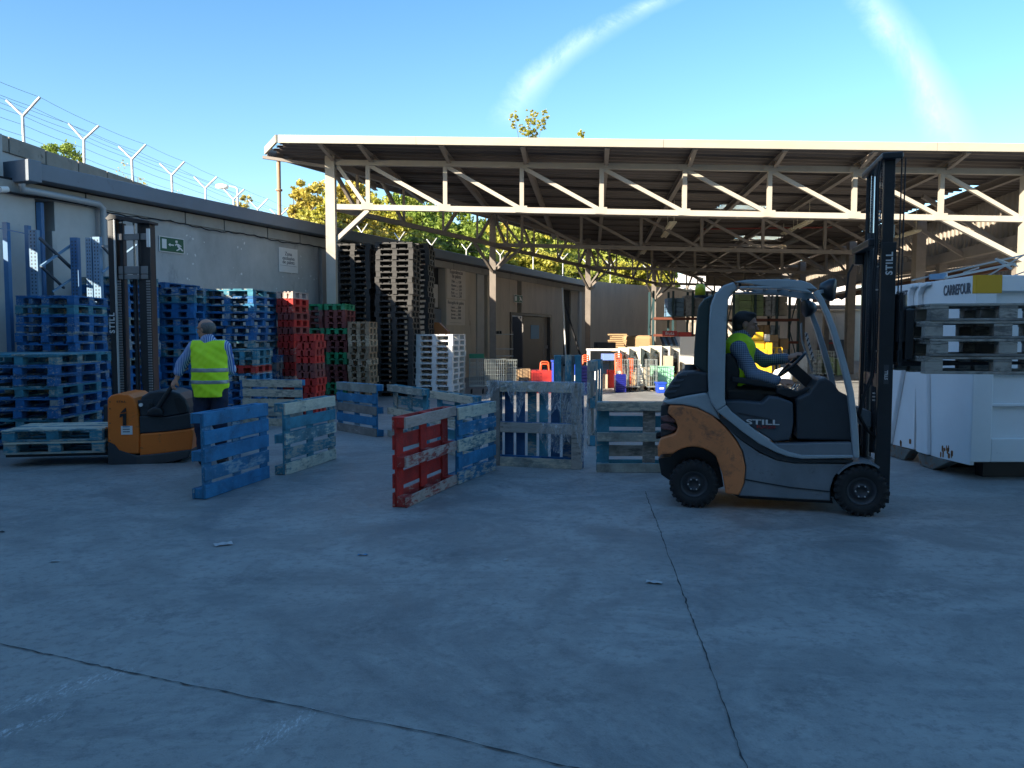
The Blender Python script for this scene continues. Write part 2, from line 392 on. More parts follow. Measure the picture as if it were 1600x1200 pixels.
# lintel band in lengths
yb = [YA] + [wy(p) for p in (140, 293, 353, 420, 470, 512, 560, 612, 660, 708, 752, 796, 838, 878, 915, 948, 975, 998)] + [YE]
for a, b in zip(yb[:-1], yb[1:]):
    wpart('lintel_block', M['lintel'], a + 0.012, b - 0.012, 3.93, 4.16, -0.3, 0.04, 0.008)
wpart('gutter', M['gutter'], wy(17) + .13, 54, 4.19, 4.47, -0.5, 0.34, 0.015)
wpart('gutter_end_box', M['gutter'], wy(17) + .12, wy(36) + .15, 4.13, 4.49, -0.3, 0.42, 0.015)
wpart('wall_coping', M['dark'], YA, YE, 4.15, 4.20, -0.5, 0.02)
def wtube(name, pts, r, mat_, n=10):
    o = MB().tube(pts, r, n).build(name, mat_); o.parent = wall; o.matrix_parent_inverse = wall.matrix_world.inverted(); return o
dp = [hit(34, 287, Wp(0, 0.25), WN), hit(36, 296, Wp(0, 0.25), WN), hit(52, 299, Wp(0, 0.25), WN), hit(100, 308, Wp(0, 0.2), WN), hit(154, 319, Wp(0, 0.16), WN), hit(161, 326, Wp(0, 0.14), WN), hit(161.5, 345, Wp(0, 0.14), WN)]
dp.append(Vector((dp[-1].x, dp[-1].y, 0.1)))
dpo = wtube('drainpipe', dp, 0.058, M['pvc'], 12)
for z_ in (3.2, 2.2):
    c = dp[-1]; wtube('pipe_bracket', [(c.x, c.y, z_), (c.x, c.y, z_ + 0.05)], 0.068, M['gutter'], 12)
# black cable looping along the lintel
cab = []
for i in range(60):
    y = wy(160) + (wy(512) - wy(160)) * i / 59
    cab.append(Wp(y, 0.06, 3.92 - 0.03 * abs(math.sin(i * 0.9)) - 0.02 * math.sin(i * 0.33)))
wtube('cable', cab, 0.013, M['dark'], 5)
wtube('conduit', [hit(0, 296, Wp(0, 0.1), WN), hit(12, 296, Wp(0, 0.1), WN)], 0.05, M['white'], 10)
wtube('cable', [hit(12, 300, Wp(0, 0.1), WN), hit(40, 306, Wp(0, 0.1), WN), hit(90, 312, Wp(0, 0.1), WN), hit(150, 323, Wp(0, 0.1), WN)], 0.02, M['dark'], 5)
# filler splashes on the stucco (real render repairs standing slightly proud)
rr = random.Random(5); mbs = MB()
for i in range(46):
    px = rr.choice([rr.uniform(290, 330), rr.uniform(360, 385), rr.uniform(430, 500), rr.uniform(440, 495)]); py = rr.uniform(360, 470)
    p = hit(px, py, Wp(0, 0.003), WN); s = rr.uniform(0.012, 0.035) * (2.2 if i == 0 else 1)
    k = 7; vs = []
    for j in range(k):
        a = 2 * PI * j / k; r_ = s * rr.uniform(0.5, 1.2)
        vs.append(p + WD * math.cos(a) * r_ + Vector((0, 0, math.sin(a) * r_)))
    mbs.add(vs, [tuple(range(k))])
o = mbs.build('filler_patch', M['signwhite'], kind='stuff'); o.parent = wall; o.matrix_parent_inverse = wall.matrix_world.inverted()
# doorway: dark room, frame, grey leaf with blue notice
M['doorgrey'] = M_('door_grey_paint', (0.105, 0.095, 0.088), 0.5, 0.15, 2, dirt=(0.05, 0.045, 0.04), dirt_amt=0.4, stretch=(3, 3, 0.4))
M['blue_sign'] = flat('blue_notice', (0.01, 0.20, 0.42), 0.5)
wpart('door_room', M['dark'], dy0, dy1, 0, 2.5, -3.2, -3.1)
wpart('door_room', M['lintel'], dy0 - 0.1, dy0, 0, 2.5, -3.1, -0.55)
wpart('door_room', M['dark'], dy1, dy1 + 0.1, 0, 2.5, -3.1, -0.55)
wpart('door_frame', M['doorgrey'], wy(796.5), wy(860.5), 2.44, 2.55, -0.25, 0.06)
wpart('door_frame', M['doorgrey'], wy(796.5), wy(798.5), 0, 2.44, -0.25, 0.06)
wpart('door_frame', M['doorgrey'], wy(858), wy(860.5), 0, 2.44, -0.25, 0.06)
dl = wpart('door', M['doorgrey'], wy(820.5), wy(852), 0.02, 2.43, -0.15, -0.09, 0.005)
wpart('door', M['lintel'], wy(852.4), wy(857.8), 0.02, 2.43, -0.15, -0.11)
hb = wpart('door_handle', M['galv'], wy(855.5), wy(857), 0.95, 1.1, -0.11, -0.04)
sg = wpart('door_notice', M['blue_sign'], wy(832), wy(844.5), 1.42, 2.05, -0.089, -0.075)
lampm = flat('fluorescent_tube', (1, 1, 0.95), 0.5, 0, (1.0, 0.93, 0.8), 6)
o = wpart('room_lamp', lampm, wy(809), wy(819), 2.33, 2.38, -1.0, -0.9)
def text_obj(name, body, size, mat_, loc, xdir, up=Vector((0, 0, 1)), parent=None, ext=0.002, align='CENTER', squeeze=1.0, bold=0.0, spacing=1.0):
    cu = bpy.data.curves.new('txt', 'FONT'); cu.body = body; cu.size = size; cu.extrude = ext; cu.align_x = align; cu.align_y = 'CENTER'; cu.offset = bold
    cu.space_line = 0.9; cu.resolution_u = 3; cu.space_character = spacing
    tmp = bpy.data.objects.new('tmp', cu); COL.objects.link(tmp)
    dg = bpy.context.evaluated_depsgraph_get(); me = bpy.data.meshes.new_from_object(tmp.evaluated_get(dg))
    bpy.data.objects.remove(tmp); me.name = name
    me.materials.clear(); me.materials.append(mat_)
    x = Vector(xdir).normalized(); z = x.cross(up).normalized(); u = z.cross(x)
    mt = Matrix((x * squeeze, u, z)).transposed().to_4x4(); mt.translation = Vector(loc)
    me.transform(mt)
    o = bpy.data.objects.new(name, me); COL.objects.link(o)
    if parent:
        o.parent = parent; bpy.context.view_layer.update(); o.matrix_parent_inverse = parent.matrix_world.inverted()
    return o
def wall_sign(name, px0, py0, px1, py1, mat_, out, label, lines=(), group=None):
    ya, yb_ = wy(px0), wy(px1); pm = (px0 + px1) / 2; y = (ya + yb_) / 2
    z1 = wz(pm, py0); z0 = wz(pm, py1)
    s = wbox(MB(), ya, yb_, z0, z1, out, out + 0.012).build(name, mat_); tag(s, label, 'sign', group)
    for (txt, fy, size) in lines:
        text_obj('lettering', txt, size, M['ink'], Wp(y, out + 0.015, z1 + (z0 - z1) * fy), WD, parent=s)
    return s, ya, yb_, z0, z1
s, ya, yb_, z0, z1 = wall_sign('exit_sign', 252.5, 371, 291, 395, M['signwhite'], 0.012, 'green emergency exit sign with running man and arrow above the blue pallets')
def wchild(par, name, mat_, fa, fb, ga, gb, out, o2=0.004):
    """fractions along sign (left->right) and from top"""
    o = wbox(MB(), ya + (yb_ - ya) * fa, ya + (yb_ - ya) * fb, z1 + (z0 - z1) * gb, z1 + (z0 - z1) * ga, out, out + o2).build(name, mat_)
    o.parent = par; return o
wchild(s, 'green_field', M['signgreen'], .03, .97, .05, .95, 0.025)
wchild(s, 'door_symbol', M['signwhite'], .09, .27, .17, .78, 0.031)
def wpoly(par, name, mat_, pts, out):
    vs = [Wp(ya + (yb_ - ya) * a, out, z1 + (z0 - z1) * b) for a, b in pts]
    o = MB().add(vs, [tuple(range(len(vs)))]).build(name, mat_); o.parent = par; return o
wpoly(s, 'arrow', M['signwhite'], [(.34, .5), (.42, .38), (.42, .46), (.56, .46), (.56, .54), (.42, .54), (.42, .62)], 0.033)
for nm, pts in (('head', [(.64, .17), (.71, .17), (.73, .25), (.70, .32), (.64, .32), (.62, .25)]), ('body', [(.66, .35), (.76, .38), (.82, .60), (.72, .62)]),
                ('arm', [(.60, .45), (.68, .36), (.70, .44), (.62, .53)]), ('arm', [(.76, .38), (.88, .50), (.85, .56), (.76, .46)]),
                ('leg', [(.74, .58), (.82, .58), (.80, .74), (.68, .86), (.65, .80), (.75, .70)]), ('leg', [(.78, .58), (.84, .60), (.94, .78), (.90, .84), (.80, .68)])):
    wpoly(s, 'running_' + nm, M['signwhite'], pts, 0.033)
wall_sign('notice_board', 437.5, 388, 466.5, 426, M['signwhite'], 0.012, 'white square wall notice with three lines of text, left of the canopy column',
          (('Zona', .24, .13), ('exclusiva', .42, .13), ('de palets', .58, .13), ('_____________', .66, .10)))
M['boardpale'] = M_('board_pale', (0.62, 0.56, 0.50), .6, .06, 3, bump=0)
s2 = wall_sign('price_board', 698, 421, 727, 467, M['boardpale'], 0.012, 'upper pale text board on the wall behind the tall pallet stacks',
          (('Equivalencias', .10, .2), ('de palets', .24, .2), ('Palet  .....  4,50', .42, .13), ('Madera ..... 6,00', .56, .13), ('Azul  .......  3,20', .68, .13), ('Rojo  ........  2,10', .8, .13), ('Verde ....... 1,90', .91, .13)))
s3 = wall_sign('price_board', 697, 468.5, 726, 508, M['boardpale'], 0.012, 'lower pale text board on the wall behind the white pallet stack',
          (('Recogida de palets', .12, .17), ('Lunes ....... 8:00', .3, .13), ('Martes ..... 8:00', .44, .13), ('Jueves ..... 8:00', .58, .13), ('Viernes .... 8:00', .72, .13), ('______________', .85, .13)))
s4, ya, yb_, z0, z1 = wall_sign('exit_sign', 802, 461, 815.5, 473, M['signwhite'], 0.02, 'small dark exit sign above the open grey door')
wchild(s4, 'green_field', M['signgreen'], .05, .97, .05, .95, 0.035); wchild(s4, 'door_symbol', M['signwhite'], .1, .28, .2, .8, 0.042)
wpoly(s4, 'running_figure', M['signwhite'], [(.6, .2), (.72, .2), (.85, .5), (.95, .85), (.75, .6), (.6, .85), (.66, .5)], 0.045)
s5, ya, yb_, z0, z1 = wall_sign('exit_sign', 979, 491, 985.5, 499, M['signwhite'], 0.02, 'tiny exit sign near the far end of the wall')
wchild(s5, 'green_field', M['signgreen'], .05, .97, .05, .95, 0.035); wpoly(s5, 'running_figure', M['signwhite'], [(.5, .2), (.7, .2), (.85, .5), (.95, .85), (.7, .6), (.5, .85), (.6, .5)], 0.045)
# ------------------------------------------------------------------ boundary wall with coping stones, and barbed wire fence
bw = empty('boundary_wall', (-8.8, 13.5, 0), label='taller concrete boundary wall with block coping behind the gutter at far left', cat='wall')
bpy.context.view_layer.update()
def bx_(y): return -9.92 + 0.083 * y
BR = -math.atan(0.083)
def bpart(name, mat_, y0, y1, z0, z1, th, off=0.0, bevel=0):
    o = MB().box((bx_((y0 + y1) / 2) + off, (y0 + y1) / 2, (z0 + z1) / 2), (th, y1 - y0, z1 - z0), R3(0, 0, BR)).build(name, mat_)
    o.parent = bw; o.matrix_parent_inverse = bw.matrix_world.inverted()
    if bevel: bev(o, bevel)
    return o
bpart('wall_body', M['stucco'], 12.95, 29, 0, 4.72, 0.24, -0.12)
bpart('wall_body', M['stucco'], 11.3, 12.94, 0, 3.15, 0.24, -0.12); bpart('wall_body', M['stucco'], 11.3, 12.6, 3.6, 4.2, 0.24, -0.12); bpart('wall_body', M['stucco'], 12.61, 12.94, 3.152, 5.0, 0.24, -0.12)  # unseen stretch; gaps, bar and pillar added to steer sun onto the left stacks
bpart('wall_body', M['stucco'], 2.0, 11.29, 0, 4.72, 0.24, -0.12)
y = 12.95; k = 0
while y < 28.5:
    bpart('coping_stone', M['coping'], y + 0.012, y + 0.94, 4.72 + 0.003, 5.0 + 0.008 * math.sin(k * 2.3), 0.32, -0.12, 0.012); y += 0.955; k += 1
y = 2.0
while y < 10.5:
    bpart('coping_stone', M['coping'], y + 0.012, y + 0.90, 4.723, 5.0, 0.32, -0.12, 0.012); y += 0.93
# left end: stucco front wall flush with the warehouse wall beyond the gutter end
wpart('wall_panel', M['stucco'], 12.96, wy(16.5), 3.94, 4.9, -0.25, 0.0)
# far stretch of the boundary wall (bends to the right)
bends = [(-7.5, 28.9), (-5.8, 31.0), (-3.6, 35.2), (-0.6, 39.6), (3.0, 41.6), (5.7, 45.2), (8.2, 47.8), (14, 54)]
for (xa, ya_), (xb, yb2) in zip(bends[:-1], bends[1:]):
    a = Vector((xa, ya_, 0)); b = Vector((xb, yb2, 0)); ang = math.atan2(b.y - a.y, b.x - a.x)
    o = MB().box(((xa + xb) / 2, (ya_ + yb2) / 2, 2.28), ((b - a).length, 0.24, 4.56), R3(0, 0, ang)).build('wall_body', M['beige'])
    o.parent = bw; o.matrix_parent_inverse = bw.matrix_world.inverted()
fence = empty('barbed_wire_fence', (-8.7, 14.5, 5), label='galvanised barbed wire fence with Y-shaped posts on top of the boundary wall', cat='fence')
bpy.context.view_layer.update()
def fpart(mb, name, m):
    o = mb.build(name, m); o.parent = fence; o.matrix_parent_inverse = fence.matrix_world.inverted(); return o
posts = []
for i in range(9):
    y = 12.75 + 1.745 * i; posts.append((Vector((bx_(y) - 0.12, y, 5.0)), Vector((1, 0.083 * 0, 0))))
for px, py in ((567, 365), (625, 376), (675, 385), (729, 392), (782, 400), (833, 402), (879, 406), (915, 411), (953, 416), (1011, 422)):
    d = (5.53 - CAM_H) * F_PX / (525 - py); p = P(px, 500, d); posts.append((Vector((p.x, p.y, 4.56)), Vector((0.8, -0.6, 0))))
tips = []
for i, (p, ax) in enumerate(posts):
    j = Vector((p.x, p.y, 5.52)); mb = MB(); ln = random.Random(i).uniform(-0.03, 0.03)
    mb.tube([p, j + Vector((ln * .3, 0, 0))], 0.027, 8)
    ta = j + ax * (-0.29) + Vector((0, 0, 0.30 + ln)); tb = j + ax * 0.32 + Vector((0, 0, 0.31 - ln))
    mb.tube([j, ta], 0.023, 8); mb.tube([j, tb], 0.023, 8)
    fpart(mb, 'fence_post', M['galv']); tips.append((p, j, ta, tb))
M['wire'] = flat('barbed_wire', (0.12, 0.12, 0.13), 0.5, 0.5)
def wire(getter, sag=0.02):
    pts = []; 
    for i in range(len(tips) - 1):
        a, b = getter(tips[i]), getter(tips[i + 1])
        for k in range(4):
            t = k / 4; q = a.lerp(b, t); q.z -= sag * 4 * t * (1 - t); pts.append(q)
    pts.append(getter(tips[-1])); pts.insert(0, pts[0] - (pts[1] - pts[0]) * 8)
    fpart(MB().tube(pts, 0.0034, 4, False), 'wire_strand', M['wire'])
for gfun in (lambda t: t[0] + Vector((0, 0, 0.16)), lambda t: t[0] + Vector((0, 0, 0.36)), lambda t: t[1].lerp(t[2], .5), lambda t: t[2], lambda t: t[1].lerp(t[3], .5), lambda t: t[3], lambda t: t[1]): wire(gfun)
# ------------------------------------------------------------------ canopy
can = empty('loading_canopy', (-4.45, 19.6, 0), label='large open steel canopy with cream fascia, lattice trusses and corrugated roof', cat='canopy')
bpy.context.view_layer.update()
CI = can.matrix_world.inverted()
def cpart(mb, name, m, bevel=0):
    o = mb.build(name, m); o.parent = can; o.matrix_parent_inverse = CI
    if bevel: bev(o, bevel)
    return o
SL = -0.0295; FY = -0.0736
def zroof(x): return 6.02 + SL * (x + 5.3)
def zch(x): return 4.72 + SL * (x + 4.45)
def yf(x): return 18.5 + FY * (x + 5.3)
def xl(y): return -6.08 + 0.56 * (y - 19.8)
def xr(y): return 12.15 + 0.13 * (y - 19)
# fascia (segments with joints)
fx = [P(px, 220, 18.4).x for px in (440, 651, 1030, 1430)] + [17.0]
fx[0] = -5.41
for i in range(4):
    a, b = fx[i] + (0.004 if i else 0), fx[i + 1] - 0.004
    vs = []
    for x in (a, b):
        y = yf(x); z = zroof(x)
        vs += [(x, y, z - 0.01), (x, y + 0.05, z - 0.01), (x, y + 0.05, z + 0.17), (x, y, z + 0.17)]
    cpart(MB().add(vs, [(0, 4, 5, 1), (1, 5, 6, 2), (2, 6, 7, 3), (3, 7, 4, 0), (0, 1, 2, 3), (7, 6, 5, 4)]), 'fascia_panel', M['fascia'])
def band(a, b, h0, h1, th, name, m):
    a = Vector(a); b = Vector(b); n = (b - a).cross(Vector((0, 0, 1))).normalized() * th
    vs = []
    for p in (a, b):
        for off in (Vector((0, 0, 0)), n): vs += [p + off + Vector((0, 0, h0)), p + off + Vector((0, 0, h1))]
    return cpart(MB().add(vs, [(0, 1, 5, 4), (2, 6, 7, 3), (1, 3, 7, 5), (0, 4, 6, 2), (0, 2, 3, 1), (4, 5, 7, 6)]), name, m)
A0 = Vector((-5.415, yf(-5.41) + 0.0, zroof(-5.41))); A1 = Vector((-6.08, 19.8, zroof(-6.08)))
band(A1, A0, -0.01, 0.17, 0.05, 'fascia_panel', M['fascia'])
B1 = Vector((xl(52), 52, zroof(xl(52))))
band(A1 + Vector((0, .03, 0)), B1, -0.06, 0.165, 0.06, 'edge_gutter', M['steel_grey'])
# corrugated sheets
GX = lambda y: xr(y) - 0.2
def sheets():
    mb = MB(); y = yf(0) + 0.05 - 0.2; pitch = 0.34; k = 0
    holes = [(32.4, 34.2, 9.4, 11.2), (25.3, 26.3, 6.7, 8.3)]
    y = 17.2
    while y < 52:
        prof = [(0, 0), (0.1, 0), (0.14, 0.045), (0.30, 0.045), (0.34, 0)]
        x0 = xl(y + .17) + 0.05; 
        if y < 19.8: x0 = -5.3 - 0.67 * max(0, (y - 18.5)) / 1.3
        # clip by the front edge: y >= yf(x)
        if y + 0.0 < yf(x0) + 0.05: x0 = max(x0, (18.55 - y) / 0.0736 - 5.3)
        if x0 > 16.8: y += pitch; continue
        segs_ = [(x0, 17.0)] if not (21 < y < 47) else [(x0, GX(y)), (GX(y) + 0.42, 17.0 + 0.13 * (y - 19))]
        for (ha, hb2, hx0, hx1) in holes:
            if ha < y < hb2:
                ns = []
                for (a, b) in segs_:
                    if a < hx0 and b > hx1: ns += [(a, hx0), (hx1, b)]
                    else: ns.append((a, b))
                segs_ = ns
        for a, b in segs_:
            if b - a < 0.1: continue
            for top in (0, 0.03):
                vs = []
                for (dy, dz) in prof: vs += [(a, y + dy, zroof(a) + 0.06 + dz + top), (b, y + dy, zroof(b) + 0.06 + dz + top)]
                mb.add(vs, [(2 * i, 2 * i + 1, 2 * i + 3, 2 * i + 2) for i in range(4)])
        y += pitch
    return mb
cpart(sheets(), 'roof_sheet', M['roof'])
tm = NT('skylight_polycarbonate'); tm.b.inputs['Base Color'].default_value = (0.75, 0.72, 0.62, 1); tm.b.inputs['Roughness'].default_value = 0.6; tm.b.inputs['Transmission Weight'].default_value = 0.75; tm.b.inputs['IOR'].default_value = 1.05
M['skylight'] = tm.m
for (ya_, yb2, xa, xb) in ((32.4, 34.45, 9.4, 11.2), (25.3, 26.5, 6.7, 8.3)):
    cpart(MB().box(((xa + xb) / 2, (ya_ + yb2) / 2, zroof((xa + xb) / 2) + 0.1), (xb - xa - .02, yb2 - ya_, 0.01)), 'skylight', M['skylight'])
# columns
COLS = [(-4.45, 19.6), (-0.65, 26.7), (3.27, 34.1), (7.6, 42.4)]
for i, (x, y) in enumerate(COLS):
    w = 0.23 if i == 0 else 0.21
    mb = MB(); mb.box((x, y, zroof(x) / 2 + 0.02), (w, 0.03, zroof(x) + 0.0)) if False else None
    h = zroof(x) - 0.06
    mb.bb((x - w / 2, y - w / 2, 0.012), (x + w / 2, y - w / 2 + 0.02, h)); mb.bb((x - w / 2, y + w / 2 - 0.02, 0.012), (x + w / 2, y + w / 2, h)); mb.bb((x - 0.012 + .03, y - w / 2 + .021, 0.012), (x + 0.012 + .03, y + w / 2 - .021, h))
    mb.bb((x - w / 2 + .004, y - w / 2 + .021, 0.012), (x - w / 2 + .02, y + w / 2 - .021, h)); mb.bb((x + w / 2 - .02, y - w / 2 + .021, 0.012), (x + w / 2 - .004, y + w / 2 - .021, h))
    mb.bb((x - .2, y - .2, 0), (x + .2, y + .2, 0.011))
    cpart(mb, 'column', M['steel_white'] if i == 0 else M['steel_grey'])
rx_, ry_ = 11.95, 18.35
cpart(MB().bb((rx_ - .17, ry_ - .17, 0), (rx_ + .3, ry_ + .17, zroof(rx_) - .06)), 'column', M['steel_white'], 0.01)
for y_ in (25.3, 32.5, 41): cpart(MB().bb((xr(y_) - .15, y_ - .15, 0), (xr(y_) + .15, y_ + .15, zroof(xr(y_)) - .06)), 'column', M['steel_grey'])
# front truss
node_px = [578, 697, 815, 938, 1066, 1197, 1328, 1462]
def xat(px):  # on the truss line
    c = (px - 800) / F_PX; # x = c*y ; y = 19.6-0.0736*(x+4.45)
    return c * (19.6 - 0.0736 * 4.45) / (1 + 0.0736 * c)
def yt(x, x0=-4.45, y0=19.6): return y0 + FY * (x - x0)
nodes = [xat(p) for p in node_px]
def TP(x, z, x0=-4.45, y0=19.6): return Vector((x, yt(x, x0, y0), z))
def truss(x0, y0, xs, x1, m, w, knee=True, cs=0.13):
    def T(x, top): return Vector((x, yt(x, x0, y0), (zroof(x) - 0.2) if top else zch(x)))
    cpart(MB().bar(T(x0 + .1, 0), T(x1, 0), cs, cs), 'truss_bottom_chord', m)
    cpart(MB().bar(T(x0, 1), T(x1, 1), cs, cs), 'truss_top_chord', m)
    prev = x0 + 0.12
    for x in xs:
        cpart(MB().bar(T(x, 0) + Vector((0, 0, cs / 2)), T(x, 1) - Vector((0, 0, cs / 2)), w, w), 'truss_post', m)
        cpart(MB().bar(T(prev, 1) + Vector((0.05, .01, -cs / 2)), T(x, 0) + Vector((-w / 2 - .02, .01, cs / 2)), w * .9, w * .9), 'truss_diagonal', m)
        prev = x
    cpart(MB().bar(T(prev, 1) + Vector((0.05, .01, -cs / 2)), T(x1, 0) + Vector((-.08, .01, cs / 2)), w * .9, w * .9), 'truss_diagonal', m)
    if knee: cpart(MB().bar(T(xs[0], 0) + Vector((0, 0, -cs / 2)), Vector((x0 + .1, y0, zch(x0) - 0.82)), w, w), 'knee_brace', m)
    return T
for x in nodes:
    for z_, off in ((zch(x), .0), (zroof(x) - .2, 0)):
        cpart(MB().bb((x - .16, yt(x) - .075, z_ - .055), (x + .13, yt(x) - .067, z_ + .10 if z_ < 5 else z_ + .05)), 'gusset_plate', M['steel_white'])
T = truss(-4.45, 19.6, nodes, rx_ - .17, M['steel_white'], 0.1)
cpart(MB().bar(T(nodes[-1], 0), Vector((rx_ - .1, ry_, zch(rx_) - 0.95)), 0.11, 0.11), 'knee_brace', M['steel_white'])
for k, (x, y) in enumerate(COLS[1:]):
    n = [5, 4, 3][k]; x1 = xr(y)
    st = (x1 - x) / (n + 0.5); xs = [x + st * (0.5 + i) for i in range(n + 0)]
    n2 = int(round((x1 - x) / 1.95)); xs = [x + (x1 - x) * (i + .5) / n2 for i in range(n2)]
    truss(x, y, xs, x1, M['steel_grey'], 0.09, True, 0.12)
# extra rearward trusses, longitudinal truss on the left column line
truss(11.0, 49.0, [12.5, 14.5, 16.5], 17.5, M['steel_grey'], 0.09, False)
for (xa, ya_), (xb, yb2) in zip(COLS, COLS[1:] + [(12.4, 51.5)]):
    a = Vector((xa, ya_ + .15, zch(xa))); b = Vector((xb, yb2 - .15, zch(xb)))
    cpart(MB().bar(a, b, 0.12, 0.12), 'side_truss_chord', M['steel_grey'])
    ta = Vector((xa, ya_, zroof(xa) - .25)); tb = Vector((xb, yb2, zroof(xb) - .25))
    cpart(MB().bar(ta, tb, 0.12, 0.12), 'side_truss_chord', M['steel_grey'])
    for i in range(4):
        p, q = a.lerp(b, (i + .5) / 4), ta.lerp(tb, (i + .5) / 4)
        cpart(MB().bar(p, q, .07, .07), 'side_truss_post', M['steel_grey'])
        q2 = ta.lerp(tb, i / 4 if i < 2 else (i + 1) / 4)
        cpart(MB().bar(p, q2, .08, .08), 'side_truss_diagonal', M['steel_grey'])
    cpart(MB().bar(a + Vector((0, 0, -.9)), a.lerp(b, .16), .08, .08), 'knee_brace', M['steel_grey'])
    cpart(MB().bar(b + Vector((0, 0, -.9)), a.lerp(b, .84), .08, .08), 'knee_brace', M['steel_grey'])
# outriggers to the left edge and rafters
for (x, y) in COLS[:3]:
    cpart(MB().bar((x - .1, y, zroof(x) - .3), (xl(y) + .1, y - 0.05, zroof(x) - .08), .07, .07), 'outrigger', M['steel_grey'])
rafx = [-4.45] + nodes[::1] + [rx_]
for i, x in enumerate(rafx):
    y0 = yf(x) + .08
    # ends where it meets the slanted left edge or the back
    k = 0.1; yy0 = y0; ye = 51.5
    # x + k*(y-y0) = xl(y)
    ym = (x - k * y0 + 6.08 + 0.56 * 19.8) / (0.56 - k)
    ye = min(ye, ym - 0.3)
    a = Vector((x, y0, zroof(x) - 0.02)); b = Vector((x + k * (ye - y0), ye, zroof(x + k * (ye - y0)) - 0.02))
    a2 = a + (b - a).normalized() * 1.0; mb = MB(); mb.bar(a, b, 0.12, 0.02); mb.bar(a - Vector((0, 0, .012)), a2 - Vector((0, 0, .16)), 0.09, 0.02); mb.bar(a2 - Vector((0, 0, .16)), b - Vector((0, 0, .16)), 0.12, 0.02); mb.bar(a2 - Vector((0, 0, .08)), b - Vector((0, 0, .08)), 0.012, 0.138)
    cpart(mb, 'rafter', M['steel_grey'])
y = 20.4; 
while y < 51:
    x0 = xl(y) + .15; x1 = min(17.0, GX(y))
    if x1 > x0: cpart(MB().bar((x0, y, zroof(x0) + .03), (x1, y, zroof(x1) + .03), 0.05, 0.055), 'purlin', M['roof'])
    y += 1.45
# drain pole at the corner
dpz = 4.5; cpart(MB().tube([(-5.84, 20.0, dpz), (-5.84, 20.0, 5.98)], 0.05, 10).tube([(-5.84, 20.0, 5.18), (-5.84, 20.0, 5.22)], 0.085, 10), 'drain_pole', M_('rusty_drain', (0.34, 0.21, 0.13), 0.6, 0.2, 5))
# lamps under the roof, catching the light
M['lamp_body'] = M_('lamp_reflector', (0.62, 0.56, 0.42), 0.5, 0.05, 4, bump=0)
lamp_list = ((1048, 352, 25), (1040, 366, 29.5), (1005, 394, 37), (1255, 350, 24.5), (1232, 361, 28), (1190, 385, 35.5), (1150, 404, 42), (1418, 365, 24), (1410, 412, 34))
lamp_lab = [a + ' of the pale batten lights in the ' + b + ' row under the canopy' for a, b in (('nearest', 'left'), ('second', 'left'), ('farthest', 'left'), ('nearest', 'middle'), ('second', 'middle'), ('third', 'middle'), ('farthest', 'middle'), ('nearest', 'right'), ('farthest', 'right'))]
for i, (px, py, d) in enumerate(lamp_list):
    p = P(px, py, d); mb = MB(); R = R3(0, 0, -0.1)
    mb.box(p, (0.22, 1.5, 0.04), R); mb.box(p + Vector((-.07, 0, -.035)), (.03, 1.45, .03), R); mb.box(p + Vector((.07, 0, -.035)), (.03, 1.45, .03), R)
    mb.tube([p + Vector((0, -.5, .02)), p + Vector((0, -.5, zroof(p.x) - p.z))], .012, 5); mb.tube([p + Vector((0, .5, .02)), p + Vector((0, .5, zroof(p.x) - p.z))], .012, 5)
    mb.build('ceiling_light', M['lamp_body'], label=lamp_lab[i], cat='ceiling light', group='batten lights hanging under the canopy')
cpart(MB().tube([P(1096, 358, 30), P(1300, 355, 28)], 0.03, 6), 'sprinkler_pipe', flat('red_pipe', (0.25, 0.05, 0.04), 0.6))
# ------------------------------------------------------------------ side building under the canopy's right edge
M['clad'] = M_('ribbed_cladding', (0.26, 0.22, 0.175), 0.6, 0.12, 1.2, dirt=(0.14, 0.11, 0.09), dirt_amt=0.35, bump=0.05, stretch=(1, 1, .3))
sb = empty('side_warehouse', (13.2, 20, 0), label='ribbed metal clad side building under the right edge of the canopy', cat='warehouse')
bpy.context.view_layer.update(); SI = sb.matrix_world.inverted()
def spart(mb, name, m, bevel=0):
    o = mb.build(name, m); o.parent = sb; o.matrix_parent_inverse = SI
    if bevel: bev(o, bevel)
    return o
def rib_wall(ya_, yb2, xf, z0, z1f, pitch=0.3, depth=0.05):
    mb = MB(); y = ya_; pts = []
    while y < yb2:
        for dy, dx in ((0, 0), (.12, 0), (.16, depth), (.26, depth)): pts.append((xf(y + dy) + dx, y + dy))
        y += pitch
    vs = []
    for x, y in pts: vs += [(x, y, z0), (x, y, z1f(x))]
    mb.add(vs, [(2 * i, 2 * i + 2, 2 * i + 3, 2 * i + 1) for i in range(len(pts) - 1)])
    vs2 = [(x + .12, y, z) for x, y, z in vs]; mb.add(vs2, [(2 * i, 2 * i + 1, 2 * i + 3, 2 * i + 2) for i in range(len(pts) - 1)])
    return mb
spart(rib_wall(20.5, 49, lambda y: xr(y) + 1.15, 4.15, lambda x: zroof(x) + .02), 'cladding', M['clad'])
spart(rib_wall(19.2, 49, lambda y: xr(y) + 6.0, 0, lambda x: 6.0), 'cladding', M['clad'])
def lbeam(y0, y1, dx, z, w, h, name, m): spart(MB().bar((xr(y0) + dx, y0, z), (xr(y1) + dx, y1, z), w, h), name, m)
lbeam(19.5, 48, 0.95, 4.05, .25, .3, 'box_gutter', M['steel_grey']); lbeam(19.0, 46, 1.9, 3.6, .16, .2, 'beam', flat('rust_beam', (0.12, 0.05, 0.03), .7)); lbeam(19, 46, 3.0, 3.95, .16, .16, 'beam', M['steel_white'])
